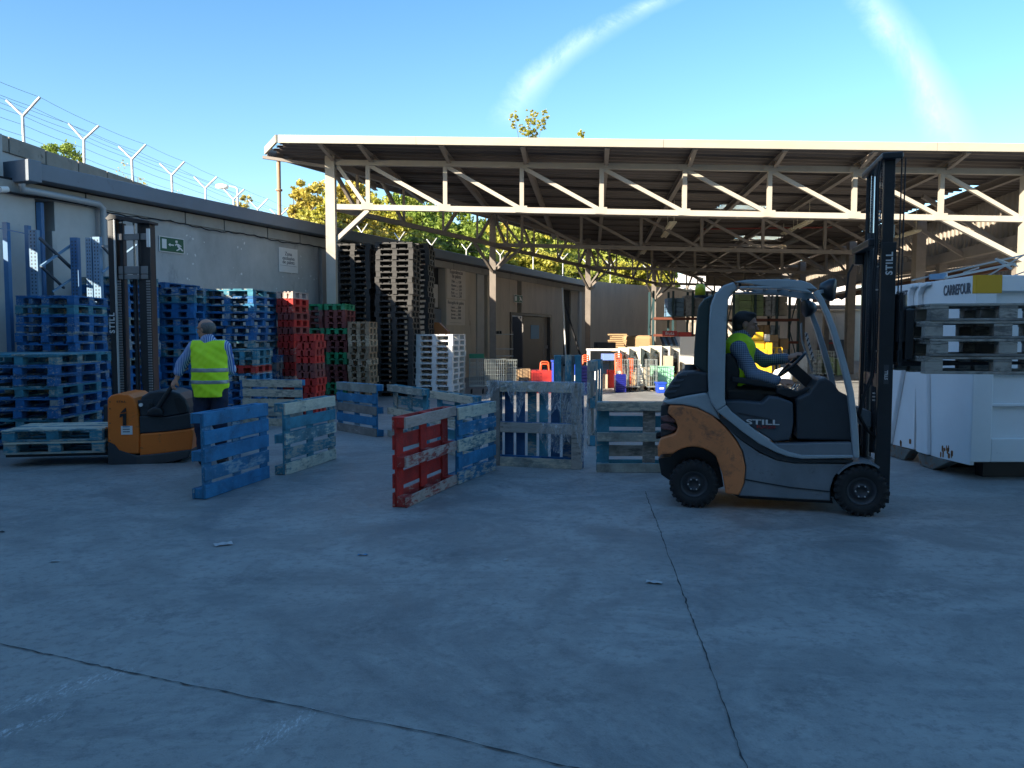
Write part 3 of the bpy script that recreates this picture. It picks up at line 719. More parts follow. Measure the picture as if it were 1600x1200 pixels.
for y_ in (21.5, 24, 27, 31, 36):
    spart(MB().bar((xr(y_) + 0.9, y_, 3.9), (xr(y_) + 5.9, y_ + .2, 4.6), .12, .12), 'beam', M['steel_grey'])
    spart(MB().bar((xr(y_) + 0.9, y_, 3.95), (xr(y_) - 1.4, y_, zroof(12) - .2), .1, .1), 'strut', M['steel_grey'])
for y_ in (21, 26, 33, 40): spart(MB().bb((xr(y_) + .9, y_ - .12, 0), (xr(y_) + 1.15, y_ + .12, 4.0)), 'post', M['steel_grey'])
# ------------------------------------------------------------------ back building closing the yard
bb_ = empty('rear_warehouse', (16, 50, 0), label='rear beige warehouse wall with high strip windows behind the yard', cat='warehouse')
bpy.context.view_layer.update(); BI = bb_.matrix_world.inverted()
def rpart(mb, name, m):
    o = mb.build(name, m); o.parent = bb_; o.matrix_parent_inverse = BI; return o
rpart(MB().bb((7.2, 50, 0), (34, 50.3, 3.2)), 'wall', M['beige'])
rpart(MB().bb((7.2, 49.8, 3.21), (34, 50.2, 3.5)), 'beam', M['steel_grey'])
rpart(MB().bb((12.3, 50, 4.75), (34, 50.3, 6.3)), 'wall', M['clad'])
for i in range(14): rpart(MB().bb((8.4 + i * 1.6, 49.95, 3.5), (8.5 + i * 1.6, 50.05, 4.75)), 'window_mullion', M['steel_grey'])
rpart(MB().bb((12.3, 49.95, 4.1), (34, 50.0, 4.15)), 'window_rail', M['steel_grey'])
dpx = P(1278, 545, 49.9); dqx = P(1322, 545, 49.9)
rpart(MB().bb((dpx.x, 49.9, 0), (dqx.x, 49.99, 1.32)), 'door', M['doorgrey'])
rpart(MB().bb((dpx.x + .7, 49.87, 1.05), (dqx.x - .6, 49.895, 1.15)), 'door_notice', flat('red_notice', (.35, .05, .04)))
# ------------------------------------------------------------------ buildings outside the picture that throw the shade
M['render_wall'] = M_('cream_render', (0.42, 0.38, 0.32), 0.9, 0.1, 0.5)
ob = empty('office_building', (0, -8, 0), label='tall plain building behind the camera shading the yard', cat='building')
mb = MB(); q = [(-16, 1.5), (20, -8), (18, -24), (-22, -16)]
mb.add([(x, y, 0) for x, y in q] + [(x, y, 10) for x, y in q], [(0, 1, 5, 4), (1, 2, 6, 5), (2, 3, 7, 6), (3, 0, 4, 7), (4, 5, 6, 7)])
o = mb.build('wall', M['render_wall']); o.parent = ob; o.matrix_parent_inverse = Matrix.Translation((0, 8, 0))
wg = flat('window_glass', (0.03, 0.04, 0.05), 0.1)
for r_ in range(3):
    for k in range(9):
        p = Vector((-16, 1.5, 0)).lerp(Vector((20, -8, 0)), (k + .5) / 9)
        o = MB().box(p + Vector((0.03, .12, 2 + 3 * r_)), (1.6, 0.06, 1.3), R3(0, 0, math.atan2(-9.5, 36))).build('window', wg); o.parent = ob; o.matrix_parent_inverse = Matrix.Translation((0, 8, 0))
pb = MB().bb((9, 78, 0), (34, 88, 7.6)).bb((9.2, 77.9, 3), (33.8, 77.99, 3.2)).build('pale_building', M_('pale_far_wall', (0.62, 0.58, 0.56), 0.8, 0.05, 0.3), label='pale flat-roofed building far behind the canopy', cat='building')
# ------------------------------------------------------------------ trees
def leaf_mat(name, c1, c2):
    t = NT(name)
    n1 = t.noise(1.1, 4, 0.7); n2 = t.noise(16, 3, 0.8)
    c = t.mix(t.ramp(n1, .35, .65), k4(c1), k4(c2)); c = t.mix(t.ramp(n2, .3, .7), k4(c1, .7), c)
    t.set('Base Color', c); t.set('Roughness', 0.6)
    t.b.inputs['Subsurface Weight'].default_value = 0
    tr_ = t.n.new('ShaderNodeBsdfTranslucent'); t.l.new(c, tr_.inputs[0]); mx = t.n.new('ShaderNodeMixShader'); mx.inputs[0].default_value = 0.3
    t.l.new(t.b.outputs[0], mx.inputs[1]); t.l.new(tr_.outputs[0], mx.inputs[2]); t.l.new(mx.outputs[0], t.n['Material Output'].inputs[0])
    return t.m
M['leaf_yellow'] = leaf_mat('leaf_yellow_green', (0.38, 0.38, 0.05), (0.66, 0.56, 0.07))
M['leaf_gold'] = leaf_mat('leaf_gold', (0.50, 0.41, 0.07), (0.70, 0.57, 0.11))
M['leaf_pine'] = leaf_mat('needle_green', (0.19, 0.29, 0.04), (0.42, 0.48, 0.06))
M['leaf_mid'] = leaf_mat('leaf_green', (0.26, 0.32, 0.05), (0.48, 0.47, 0.07))
M['bark'] = M_('bark', (0.13, 0.10, 0.075), 0.9, 0.3, 6, bump=0.6)
def crown_mesh(seed, lobes, n_clump, leaves, lsize, gap=0.0):
    rs = np.random.RandomState(seed); V_ = []; 
    for _ in range(n_clump):
        L = lobes[rs.randint(len(lobes))]; d = rs.normal(size=3); d /= np.linalg.norm(d)
        r = rs.uniform(0.35, 1.0) ** 0.5
        c = np.array(L[0]) + d * np.array(L[1]) * r
        cs = rs.uniform(0.35, 0.8) * min(L[1]) * 0.42
        m = int(leaves * rs.uniform(.5, 1.4))
        pts = c + rs.normal(size=(m, 3)) * cs * np.array([.55, .55, .4])
        a = rs.normal(size=(m, 3)); a /= np.linalg.norm(a, axis=1)[:, None]
        b = np.cross(a, rs.normal(size=(m, 3))); b /= np.linalg.norm(b, axis=1)[:, None]
        s = lsize * rs.uniform(.6, 1.4, size=(m, 1))
        V_.append(np.stack([pts - a * s, pts + b * s * .55, pts + a * s, pts - b * s * .55], 1).reshape(-1, 3))
    v = np.concatenate(V_); n = len(v) // 4
    me = bpy.data.meshes.new('crown'); me.vertices.add(len(v)); me.vertices.foreach_set('co', v.ravel())
    me.loops.add(4 * n); me.loops.foreach_set('vertex_index', np.arange(4 * n)); me.polygons.add(n)
    me.polygons.foreach_set('loop_start', np.arange(0, 4 * n, 4)); me.update(); me.validate(); return me
def make_tree(name, label, seed, h, lobes, clumps, leaves, ls, mat_, loc, trunk_r=.18, group=None, limbs=9):
    t = empty(name, loc, 0, label, 'tree', group)
    rnd = random.Random(seed); mb = MB()
    mb.tube([(0, 0, 0), (.1, .05, h * .3), (-.05, .1, h * .6), (0, 0, h * .92)], [trunk_r, trunk_r * .8, trunk_r * .5, trunk_r * .12], 8)
    for i in range(limbs):
        L = rnd.choice(lobes); z0 = h * rnd.uniform(.25, .75); e = Vector(L[0]) + Vector([rnd.uniform(-.7, .7) * L[1][k] for k in range(3)])
        m_ = Vector((0, 0, z0)).lerp(e, .5) + Vector((0, 0, rnd.uniform(-.3, .3)))
        mb.tube([(0, 0, z0), m_, e], [trunk_r * .35, trunk_r * .2, trunk_r * .06], 5)
    mb.build('trunk', M['bark'], t)
    me = crown_mesh(seed, lobes, clumps, leaves, ls); me.materials.append(mat_); link('crown', me, t)
    return t
TREES = [
 # px, top_py, d, kind, width px
 (470, 282, 34, 'gold', 70), (505, 300, 31, 'yellow', 90), (548, 272, 36, 'gold', 90), (590, 300, 40, 'yellow', 90), (622, 296, 46, 'pine', 80), (560, 330, 42, 'mid', 110),
 (660, 322, 44, 'pine', 90), (700, 335, 42, 'pine', 80), (715, 352, 55, 'mid', 120), (760, 352, 50, 'yellow', 110), (820, 350, 52, 'mid', 120), (870, 362, 58, 'yellow', 120), (930, 370, 62, 'mid', 120),
 (980, 385, 60, 'mid', 100), (645, 300, 62, 'mid', 130), (705, 318, 64, 'pine', 120), (780, 338, 66, 'gold', 130), (850, 350, 68, 'mid', 130), (925, 362, 70, 'pine', 120), (660, 372, 40, 'yellow', 90), (740, 378, 44, 'gold', 80), (800, 385, 47, 'yellow', 100), (900, 392, 52, 'mid', 100), (1010, 398, 58, 'yellow', 60)]
names = {'gold': ('autumn_tree', 'leaf_gold'), 'yellow': ('autumn_tree', 'leaf_yellow'), 'pine': ('pine_tree', 'leaf_pine'), 'mid': ('broadleaf_tree', 'leaf_mid')}
desc = {'gold': 'golden autumn tree', 'yellow': 'yellow-green autumn tree', 'pine': 'dark green pine tree', 'mid': 'mid-green leafy tree'}
kc = {}
for i, (px, py, d, kd, wpx) in enumerate(TREES):
    top = P(px, py, d); w = wpx / F_PX * d / 2 * 1.25; h = top.z * 1.03; rnd = random.Random(i * 7 + 1)
    lobes = []
    for k in range(14):
        zc = h * rnd.uniform(.38, .82); lobes.append(((rnd.uniform(-.8, .8) * w, rnd.uniform(-.5, .5) * w, zc), (w * rnd.uniform(.4, .65), w * rnd.uniform(.4, .6), h * .12)))
    lobes.append(((rnd.uniform(-.15, .15) * w, 0, h * .84), (w * .4, w * .4, h * .13)))
    ln = kc.get(kd, 0); kc[kd] = ln + 1
    OR_ = ['first', 'second', 'third', 'fourth', 'fifth', 'sixth', 'seventh', 'eighth', 'ninth', 'tenth']
    where = ['beside the canopy column', 'behind the left roof corner', 'just right of the first column', 'behind the barbed wire', 'seen through the side truss', 'between the first two columns', 'left of the second column', 'right of the second column', 'near the third column'][min(8, max(0, int((px - 440) / 62)))]
    rank = sorted(t_[0] for t_ in TREES if t_[3] == kd).index(px)
    lab = f"{OR_[rank]} {desc[kd]} from the left, {where}"
    make_tree(names[kd][0], lab, 30 + i, h, lobes, 470, 70, 0.10 * d / 40 if kd != 'pine' else 0.09 * d / 40, M[names[kd][1]], (top.x, d, 0), .2, 'trees beyond the wall')
# single trees on the left and the poplar
def solo(name, lab, px, py, d, wpx, hfrac, mat_, clumps, leaves, ls, n=4, seed=1):
    top = P(px, py, d); w = wpx / F_PX * d / 2; h = top.z; rnd = random.Random(seed)
    lobes = [((rnd.uniform(-.5, .5) * w, rnd.uniform(-.4, .4) * w, h * (1 - hfrac * rnd.uniform(.25, .8))), (w * .55, w * .55, h * hfrac * .3)) for _ in range(n)]
    if 'tall narrow' in lab:
        lobes = [((rnd.uniform(-.75, .75) * w, rnd.uniform(-.5, .5) * w, h * rnd.uniform(.74, .965)), (w * .2, w * .2, h * .035)) for _ in range(n)]
    make_tree(name, lab, seed, h, lobes, clumps, leaves, ls, mat_, (top.x, d, 0), .14)
solo('pine_tree', 'bright green pine crown behind the first fence post at left', 92, 218, 24, 105, .2, M['leaf_pine'], 90, 90, .05, 5, 11)
solo('bare_tree', 'nearly bare tree with few leaves behind the third fence post', 208, 248, 26, 100, .25, M['leaf_gold'], 40, 14, .035, 6, 12)
solo('bare_tree', 'thin brown-leaved shrub tree between the third and fourth fence posts', 248, 290, 28, 90, .2, M['leaf_gold'], 50, 10, .03, 6, 14)
solo('autumn_tree', 'small pale autumn tree behind the street lamp', 376, 300, 40, 40, .16, M['leaf_gold'], 40, 40, .06, 3, 13)
solo('poplar_tree', 'tall narrow yellow poplar rising above the canopy roof', 826, 163, 70, 66, .27, M['leaf_yellow'], 260, 60, .062, 26, 15)
solo('poplar_tree', 'thin poplar tip just showing over the canopy roof right of the tall poplar', 910, 200, 75, 16, .1, M['leaf_yellow'], 20, 30, .12, 3, 16)
solo('poplar_tree', 'tiny dark treetop just above the canopy roof left of the tall poplar', 759, 209, 75, 8, .06, M['leaf_mid'], 10, 25, .1, 2, 17)
# street lamp behind the wall
sl = empty('street_lamp', P(371, 525, 38) * 1, label='pale single-arm street lamp behind the wall at left', cat='street lamp'); lp = P(371, 292, 38); sl.location = (lp.x, lp.y, 0)
MB().tube([(0, 0, 0), (0, 0, lp.z - .1), (-.12, 0, lp.z), (-.4, 0, lp.z + .03)], [.07, .05, .04, .03], 8).build('pole', M['galv'], sl)
MB().lathe([(0, -.32), (.1, -.25), (.14, 0), (.1, .28), (0, .34)], (-.75, 0, lp.z + .02), (1, 0, -.05), 12).build('lamp_head', M['signwhite'], sl)
# ------------------------------------------------------------------ pallets
M['p_blue'] = wood_paint('pallet_blue_paint', (0.014, 0.15, 0.40), (0.32, 0.34, 0.33), 0.28)
M['p_blue_free'] = wood_paint('pallet_blue_solid', (0.03, 0.215, 0.43), (0.25, 0.38, 0.46), 0.2, 0.3)
M['p_dkblue'] = wood_paint('pallet_dark_blue_paint', (0.01, 0.09, 0.24), (0.2, 0.22, 0.22), 0.2)
M['p_teal'] = wood_paint('pallet_teal_worn', (0.05, 0.25, 0.35), (0.36, 0.36, 0.31), 0.35)
M['p_worn'] = wood_paint('pallet_bare_board', (0.14, 0.30, 0.36), (0.64, 0.60, 0.48), 0.85)
M['p_grey'] = wood_paint('pallet_grey_wood', (0.22, 0.215, 0.20), (0.38, 0.36, 0.32), 0.6)
M['p_beige'] = wood_paint('pallet_beige_board', (0.33, 0.35, 0.31), (0.56, 0.50, 0.38), 0.6)
M['p_bluew'] = wood_paint('pallet_blue_half_worn', (0.03, 0.23, 0.45), (0.52, 0.50, 0.43), 0.42)
M['p_red'] = wood_paint('pallet_red_paint', (0.52, 0.025, 0.018), (0.42, 0.25, 0.2), 0.05, 0.25)
M['p_redworn'] = wood_paint('pallet_red_worn', (0.40, 0.06, 0.05), (0.48, 0.38, 0.33), 0.75)
M['p_green'] = wood_paint('pallet_green_paint', (0.02, 0.34, 0.14), (0.25, 0.25, 0.2), 0.05)
M['p_maroon'] = wood_paint('pallet_maroon_paint', (0.24, 0.05, 0.045), (0.2, 0.12, 0.1), 0.1)
M['p_brown'] = wood_paint('pallet_brown_wood', (0.30, 0.21, 0.13), (0.52, 0.40, 0.27), 0.5)
M['p_black'] = M_('pallet_black_plastic', (0.028, 0.026, 0.025), 0.55, 0.25, 3, dirt=(0.09, 0.075, 0.06), dirt_amt=0.45, bump=0.1, tint=0.5)
M['p_white'] = M_('pallet_white_plastic', (0.66, 0.66, 0.65), 0.5, 0.08, 4, dirt=(0.42, 0.41, 0.39), dirt_amt=0.4, bump=0.05, tint=0.25)
PH = 0.144
def pallet_pieces(L=1.2, W=0.8, n=5, frame=False, closed=False):
    """list of (part, centre, size): L along x, W along y, height z"""
    out = []
    bw_, bh = 0.145, 0.078
    wide = (W - (n - 1) * 0.040) / n
    for i in range(n):
        out.append(('deck_board', (0, -W / 2 + wide / 2 + i * (W - wide) / (n - 1), 0.133), (L, wide, 0.0215)))
    for x in (-(L - bw_) / 2, 0, (L - bw_) / 2):
        out.append(('stringer_board', (x, 0, 0.111), (bw_ - .004, W - .004, 0.0215)))
    sy = 0.1 if W < 0.9 else 0.12
    for x in (-(L - bw_) / 2, 0, (L - bw_) / 2):
        for y in (-(W - sy) / 2, 0, (W - sy) / 2):
            out.append(('block', (x, y, 0.061), (bw_ - .006, sy - .006, bh)))
    for y in (-(W - sy) / 2, 0, (W - sy) / 2):
        out.append(('bottom_board', (0, y, 0.011), (L - (2 * bw_ + .01 if frame and y == 0 else 0), sy, 0.0215)))
    if frame:
        for x in (-(L - bw_) / 2, (L - bw_) / 2):
            out.append(('bottom_board', (x, 0, 0.0112), (bw_, W - 2 * sy - .006, 0.021)))
    return out
_pm = {}
def box_mesh(size, mat_key, name):
    k = (tuple(round(s, 4) for s in size), mat_key, name)
    if k not in _pm:
        # box with small chamfers: 8-corner box plus slightly irregular corners
        rnd = random.Random(hash(k[0]) & 255)
        hx, hy, hz = [s / 2 for s in size]; c = 0.0035
        vs = []
        for z in (-hz, hz):
            for y in (-hy, hy):
                for x in (-hx, hx):
                    sx_, sy_, sz_ = (1 if x > 0 else -1), (1 if y > 0 else -1), (1 if z > 0 else -1)
                    vs += [(x - sx_ * c, y - sy_ * c, z), (x - sx_ * c, y, z - sz_ * c), (x, y - sy_ * c, z - sz_ * c)]
        def v(i, j): return i * 3 + j
        # corners order: 0(---)1(+--)2(-+-)3(++-)4(--+)5(+-+)6(-++)7(+++)
        fs = [(v(0, 0), v(2, 0), v(3, 0), v(1, 0)), (v(4, 0), v(5, 0), v(7, 0), v(6, 0)),
              (v(0, 1), v(1, 1), v(5, 1), v(4, 1)), (v(2, 1), v(6, 1), v(7, 1), v(3, 1)),
              (v(0, 2), v(4, 2), v(6, 2), v(2, 2)), (v(1, 2), v(3, 2), v(7, 2), v(5, 2))]
        E = [((0, 1), 0, 1), ((2, 3), 0, 1), ((4, 5), 0, 1), ((6, 7), 0, 1), ((0, 2), 0, 2), ((1, 3), 0, 2), ((4, 6), 0, 2), ((5, 7), 0, 2), ((0, 4), 1, 2), ((1, 5), 1, 2), ((2, 6), 1, 2), ((3, 7), 1, 2)]
        for (a, b), i, j in E: fs.append((v(a, i), v(b, i), v(b, j), v(a, j)))
        for a in range(8): fs.append((v(a, 0), v(a, 1), v(a, 2)))
        me = bpy.data.meshes.new(name); me.from_pydata(vs, [], fs); me.validate()
        import bmesh
        bm = bmesh.new(); bm.from_mesh(me); bmesh.ops.recalc_face_normals(bm, faces=bm.faces); bm.to_mesh(me); bm.free()
        me.materials.append(M[mat_key]); _pm[k] = me
    return _pm[k]
def make_pallet(name, matf, L=1.2, W=0.8, n=5, frame=False, warp=0.0, seed=0):
    root = empty(name); rnd = random.Random(seed); cnt = {}
    for nm, c, s in pallet_pieces(L, W, n, frame):
        i = cnt.get(nm, 0); cnt[nm] = i + 1
        mk = matf(nm, i) if callable(matf) else matf
        o = link(nm, box_mesh(s, mk, nm), root, c)
        if warp:
            o.rotation_euler = (0, 0, rnd.uniform(-1, 1) * warp)
            o.location.x += rnd.uniform(-.004, .004)
    return root
def pallet_mesh(mk, L, W, n=5, frame=False, H=PH, slabs=False, seed=0):
    mb = MB(); rnd = random.Random(seed)
    for nm, c, s in pallet_pieces(L, W, n, frame):
        c = (c[0] + rnd.uniform(-.004, .004), c[1], c[2])
        mb.box(c, (s[0], s[1], s[2]))
    me = mb.mesh('pallet', M[mk]); return me
ORD = 'topmost,second,third,fourth,fifth,sixth,seventh,eighth,ninth,tenth,eleventh,twelfth,thirteenth,fourteenth,fifteenth,sixteenth,seventeenth,eighteenth,nineteenth,twentieth,twenty-first,twenty-second,twenty-third,twenty-fourth,twenty-fifth,twenty-sixth,twenty-seventh,twenty-eighth'.split(',')
def ordinal(i): return ORD[i] + (' from the top' if i else '')
def stack(desc, x, y, yaw, n, L, W, colors, group, parts=True, colname=None, H=PH, jit=0.012, pitch=None, seed=0, nmin=0, frame=False, name='wooden_pallet', kindword='wooden pallet'):
    """x,y: centre; L axis along local x. colors: list top->bottom of material keys"""
    rnd = random.Random(seed); protos = {}; pitch = pitch or H + 0.001
    for i in range(n):           # i from top
        if i >= n - nmin: continue
        mk = colors[i % len(colors)]
        if mk not in protos:
            if parts: pr = make_pallet(name, mk, L, W, 5, frame, 0.004, seed)
            else: pr = link(name, pallet_mesh(mk, L, W, 5, frame, seed=seed))
            protos[mk] = pr; o = pr
        else: o = copy_tree(protos[mk])
        dx, dy = rnd.gauss(0, jit), rnd.gauss(0, jit)
        flip = PI if rnd.random() < .5 else 0
        o.location = (x + dx, y + dy, (n - 1 - i) * pitch + 0.001)
        o.rotation_euler = (0, 0, yaw + rnd.gauss(0, 0.008) + flip)
        cn = colname[mk] if colname else {'p_blue': 'blue'}.get(mk, '')
        tag(o, f"{cn} {kindword}, {ordinal(i)} in {desc}", 'pallet', group)
def corner(px, S): return (px - 800) / S       # x at scale S px/m
CN = {'p_blue': 'blue', 'p_teal': 'faded teal', 'p_red': 'red', 'p_green': 'green', 'p_maroon': 'maroon', 'p_brown': 'brown', 'p_black': 'black', 'p_white': 'white', 'p_grey': 'grey', 'p_worn': 'bare', 'p_bluew': 'worn blue', 'p_redworn': 'faded red'}
def place_stack(desc, pxl, pxr, d, top_py, L, W, yaw=0.0, **kw):
    """front face from pxl to pxr at depth d; face width = L if kw face=='L' else W (scaled to fit)"""
    S = F_PX / d; xl_, xr_ = (pxl - 800) / S, (pxr - 800) / S
    top = CAM_H + (HOR - top_py) / S; pitch = kw.get('pitch') or PH + .001; n = max(1, round(top / pitch))
    wid = xr_ - xl_; depth = kw.pop('depth', 1.2)
    c, s = math.cos(yaw), math.sin(yaw); wid = wid / c
    # rotate about the front-right corner
    cx, cy = -wid / 2, depth / 2
    X = xr_ + cx * c - cy * s; Y = d + cx * s + cy * c
    # pallet long axis = depth direction or face direction
    if kw.pop('long', 'depth') == 'depth': yw = yaw + PI / 2; LL, WW = depth, wid
    else: yw = yaw; LL, WW = wid, depth
    stack(desc, X, Y, yw, n, LL, WW, kw.pop('colors'), kw.pop('group'), colname=CN, **kw)
    return n
B, Tl, Bw = 'p_blue', 'p_teal', 'p_bluew'
place_stack('the near stack at the left edge', -34, 86, 10.6, 556, 1.0, 1.2, 0.02, colors=[Tl, B, B, Tl, B, B], group='blue pallets in the near left stack', seed=1)
place_stack('the low stack at far left', -20, 124, 11.7, 546, 1, 1.2, 0.0, colors=[Tl, B, B, B, B, B, B, B, B], group='blue pallets in the low left stack', depth=0.9, long='face', seed=2)
place_stack('the tall stack left of the mast', 27, 119, 12.2, 457, 1, 1.2, 0.0, depth=1.0, colors=[B, Tl, B, B, B, B, B, Tl, B, B, B, B, B, B, B, B], group='blue pallets in the tall left stack', seed=3)
place_stack('the rear sunlit-topped stack at left', 112, 200, 14.0, 437, 1, 1.2, -0.3, depth=0.8, long='face', colors=[Tl, B, B, B, B], group='blue pallets in the rear sunlit stack', parts=False, seed=4)
place_stack('the rear stack seen through the mast', 205, 262, 15.6, 447, 1, 1.2, -0.2, colors=[B, B, Tl, B, B], group='blue pallets seen through the mast', parts=False, seed=5)
place_stack('the stack just right of the mast', 243, 306, 14.9, 448, 1, 1.2, -0.12, colors=[B, Tl, B, B, B, Bw, B], group='blue pallets right of the mast', depth=0.8, long='face', parts=False, seed=6)
place_stack('the tall stack behind the standing man', 311, 397, 15.3, 453, 1, 1.2, -0.1, colors=[Tl, B, Bw, B, B, B, B, Tl, B, B, B], group='blue pallets behind the standing man', seed=7)
place_stack('the low stack beside the man', 352, 401, 14.3, 544, 1, 0.8, -0.05, colors=[Tl, Tl, 'p_red', Bw, B, B, B, B, B], group='pallets in the low stack by the man', depth=0.8, seed=8)
place_stack('the stack left of the reds', 402, 432, 15.9, 560, 1, 0.8, -0.1, colors=[B, 'p_grey', B, B, B], group='pallets beside the red stack', parts=False, depth=0.6, seed=28)
place_stack('the taller narrow red stack', 433, 460, 16.2, 461, 1, 0.8, -0.15, colors=['p_redworn', 'p_red', 'p_red', 'p_maroon', 'p_red', 'p_maroon', 'p_red', 'p_red', 'p_red', 'p_maroon', 'p_red', 'p_red'], group='red pallets in the taller red stack', depth=0.8, parts=False, seed=9)
place_stack('the lower narrow red stack', 462, 492, 15.4, 524, 1, 0.8, -0.1, colors=['p_red', 'p_red', 'p_red', 'p_red', 'p_maroon', 'p_maroon', 'p_red'], group='red pallets in the lower red stack', depth=0.6, parts=False, seed=10)
gm = ['p_green', 'p_maroon', 'p_maroon', 'p_maroon', 'p_green', 'p_maroon', 'p_maroon', 'p_maroon', 'p_green', 'p_green', 'p_maroon', 'p_maroon', 'p_maroon', 'p_green', 'p_green', 'p_maroon']
place_stack('the front green and maroon stack', 456, 505, 19.0, 471, 1, 1.2, -0.38, colors=gm, group='green and maroon pallets', depth=1.25, parts=False, seed=11)
place_stack('the second green and maroon stack', 508, 541, 18.9, 476, 1, 1.2, -0.1, colors=gm, group='maroon and green pallets', depth=0.8, parts=False, seed=12)
place_stack('the short brown stack', 543, 577, 18.4, 505, 1, 1.2, -0.08, colors=['p_brown'], group='brown pallets', depth=0.8, parts=False, seed=13)
for k, (a, b, d, ty, nm) in enumerate(((524, 579, 20.3, 380, 'the left tall black stack'), (586, 645, 20.0, 380, 'the middle tall black stack'))):
    place_stack(nm, a, b, d, ty, 1, 1.0, -0.1, colors=['p_black'], group='black plastic pallets in ' + nm, depth=0.9, parts=False, name='plastic_pallet', kindword='plastic pallet', seed=14 + k)
place_stack('the rearmost black stack', 610, 671, 21.5, 384, 1, 1.0, -0.1, colors=['p_black'], group='black plastic pallets in the rear stack', depth=0.8, parts=False, name='plastic_pallet', kindword='plastic pallet', seed=17)
place_stack('the white stack', 648, 707, 20.1, 518, 1, 1.0, -0.22, colors=['p_white'], group='white plastic pallets', depth=1.2, parts=False, name='plastic_pallet', kindword='plastic pallet', seed=18)
# ------------------------------------------------------------------ standing pallets
def stand(pxa, pya, pxb, pyb, face, L, H, matf, label, n=5, frame=False, seed=0, lean=0.0, da=None, db=None, warp=0.006):
    a = G(pxa, pya) if da is None else P(pxa, 525, da); b = G(pxb, pyb) if db is None else P(pxb, 525, db)
    a.z = b.z = 0
    mid = (a + b) / 2; ex = (b - a).normalized()
    back = Vector((-ex.y, ex.x, 0)); back = back if back.y > 0 else -back     # away from camera
    root = make_pallet('standing_pallet', matf, L, H, n, frame, warp, seed)
    if face == 'deck': x = ex; z = -back; org = mid + back * PH
    else: x = -ex; z = back; org = mid.copy()
    y = Vector((0, 0, 1)); y = (y + back * lean).normalized(); z = (z - y * z.dot(y)).normalized(); x = y.cross(z)
    mt = Matrix((x, y, z)).transposed().to_4x4(); mt.translation = org + y * (H / 2 + 0.002)
    root.matrix_world = mt; tag(root, label, 'pallet', 'pallets standing on edge in the yard'); return root
def alt(*ks): return lambda nm, i: ks[i % len(ks)] if nm == 'deck_board' else ks[0]
stand(313, 784, 428, 744, 'deck', 1.2, .82, 'p_blue_free', 'bright blue pallet standing on its long edge, nearest at left in front of the man', seed=1)
stand(443, 744, 529, 716, 'deck', 1.2, .80, lambda nm, i: ['p_worn', 'p_teal', 'p_worn', 'p_teal', 'p_worn'][i] if nm == 'deck_board' else 'p_teal', 'teal pallet with alternating bare cream boards standing beside the bright blue one', seed=2)
stand(376, 0, 471, 0, 'deck', 1.1, .80, lambda nm, i: 'p_beige' if nm == 'deck_board' else 'p_bluew', 'beige-boarded pallet standing behind the blue and teal ones', seed=3, da=13.6, db=13.4)
stand(524, 0, 586, 0, 'deck', 1.2, .80, lambda nm, i: ['p_grey', 'p_blue_free', 'p_grey', 'p_blue_free', 'p_beige'][i] if nm == 'deck_board' else 'p_blue_free', 'blue and grey striped pallet standing before the brown stack', seed=4, da=12.9, db=12.0)
wf = lambda nm, i: 'p_beige' if nm == 'bottom_board' else ('p_beige' if (nm == 'block' and i % 2) else 'p_teal')
stand(596, 0, 666, 0, 'under', 1.2, .80, wf, 'weathered teal and cream pallet showing its underside, left one of the joined pair', seed=5, da=12.3, db=10.95)
stand(668, 0, 741, 0, 'under', 1.2, .80, wf, 'weathered pallet showing its underside, right one of the pair behind the red pallet', seed=6, da=10.8, db=9.65)
stand(718, 757, 775, 734, 'deck', 1.0, .80, lambda nm, i: ['p_bluew', 'p_bluew', 'p_worn', 'p_bluew', 'p_worn'][i] if nm == 'deck_board' else 'p_blue_free', 'peeling sky blue pallet standing right behind the red one', seed=7)
H_ = stand(636, 794, 714, 757, 'under', 1.2, .82, lambda nm, i: 'p_redworn' if nm == 'bottom_board' else 'p_red', 'red pallet standing on edge, nearest the camera, underside to the right', seed=8)
# frame pallet with plastic film: deck slats vertical
def frame_pallet():
    a, b = G(766, 727), G(908, 734); a.z = b.z = 0
    root = empty('framed_pallet', (a + b) / 2, math.atan2(b.y - a.y, b.x - a.x), 'large square grey-framed pallet with blue slats and torn plastic film, centre', 'pallet', 'pallets standing on edge in the yard')
    W = (b - a).length; H = 1.01
    def bx(name, c, s, m): return link(name, box_mesh(s, m, name), root, c)
    bx('frame_board', (0, .012, .055), (W - .24, .022, .11), 'p_beige'); bx('frame_board', (0, .012, H - .06), (W - .24, .022, .12), 'p_beige')
    bx('frame_board', (-W / 2 + .06, .012, H / 2), (.118, .022, H), 'p_grey'); bx('frame_board', (W / 2 - .06, .012, H / 2), (.118, .022, H), 'p_grey')
    bx('frame_board', (0, .0125, H * .46), (W - .242, .021, .12), 'p_grey')
    for zi in (.06, H * .46, H - .06):
        for xi in (-W / 2 + .06, 0, W / 2 - .06):
            bx('block', (xi, .064, zi), (.11, .078, .11), 'p_grey' if xi > 0 else 'p_blue')
        bx('cross_board', (0, .1155, zi), (W - .01, .022, .12), 'p_blue')
    n = 8; w = (W - 7 * .035) / n
    for i in range(n): bx('slat', (-W / 2 + w / 2 + i * (W - w) / (n - 1), .138, H / 2), (w, .021, H), ['p_dkblue', 'p_dkblue', 'p_dkblue', 'p_teal', 'p_teal', 'p_dkblue', 'p_dkblue', 'p_dkblue'][i])
    return root, W, H
FPr, FW, FH = frame_pallet()
film = NT('clear_film'); film.b.inputs['Base Color'].default_value = (0.75, 0.82, 0.85, 1); film.b.inputs['Roughness'].default_value = 0.25; film.b.inputs['Alpha'].default_value = 0.33
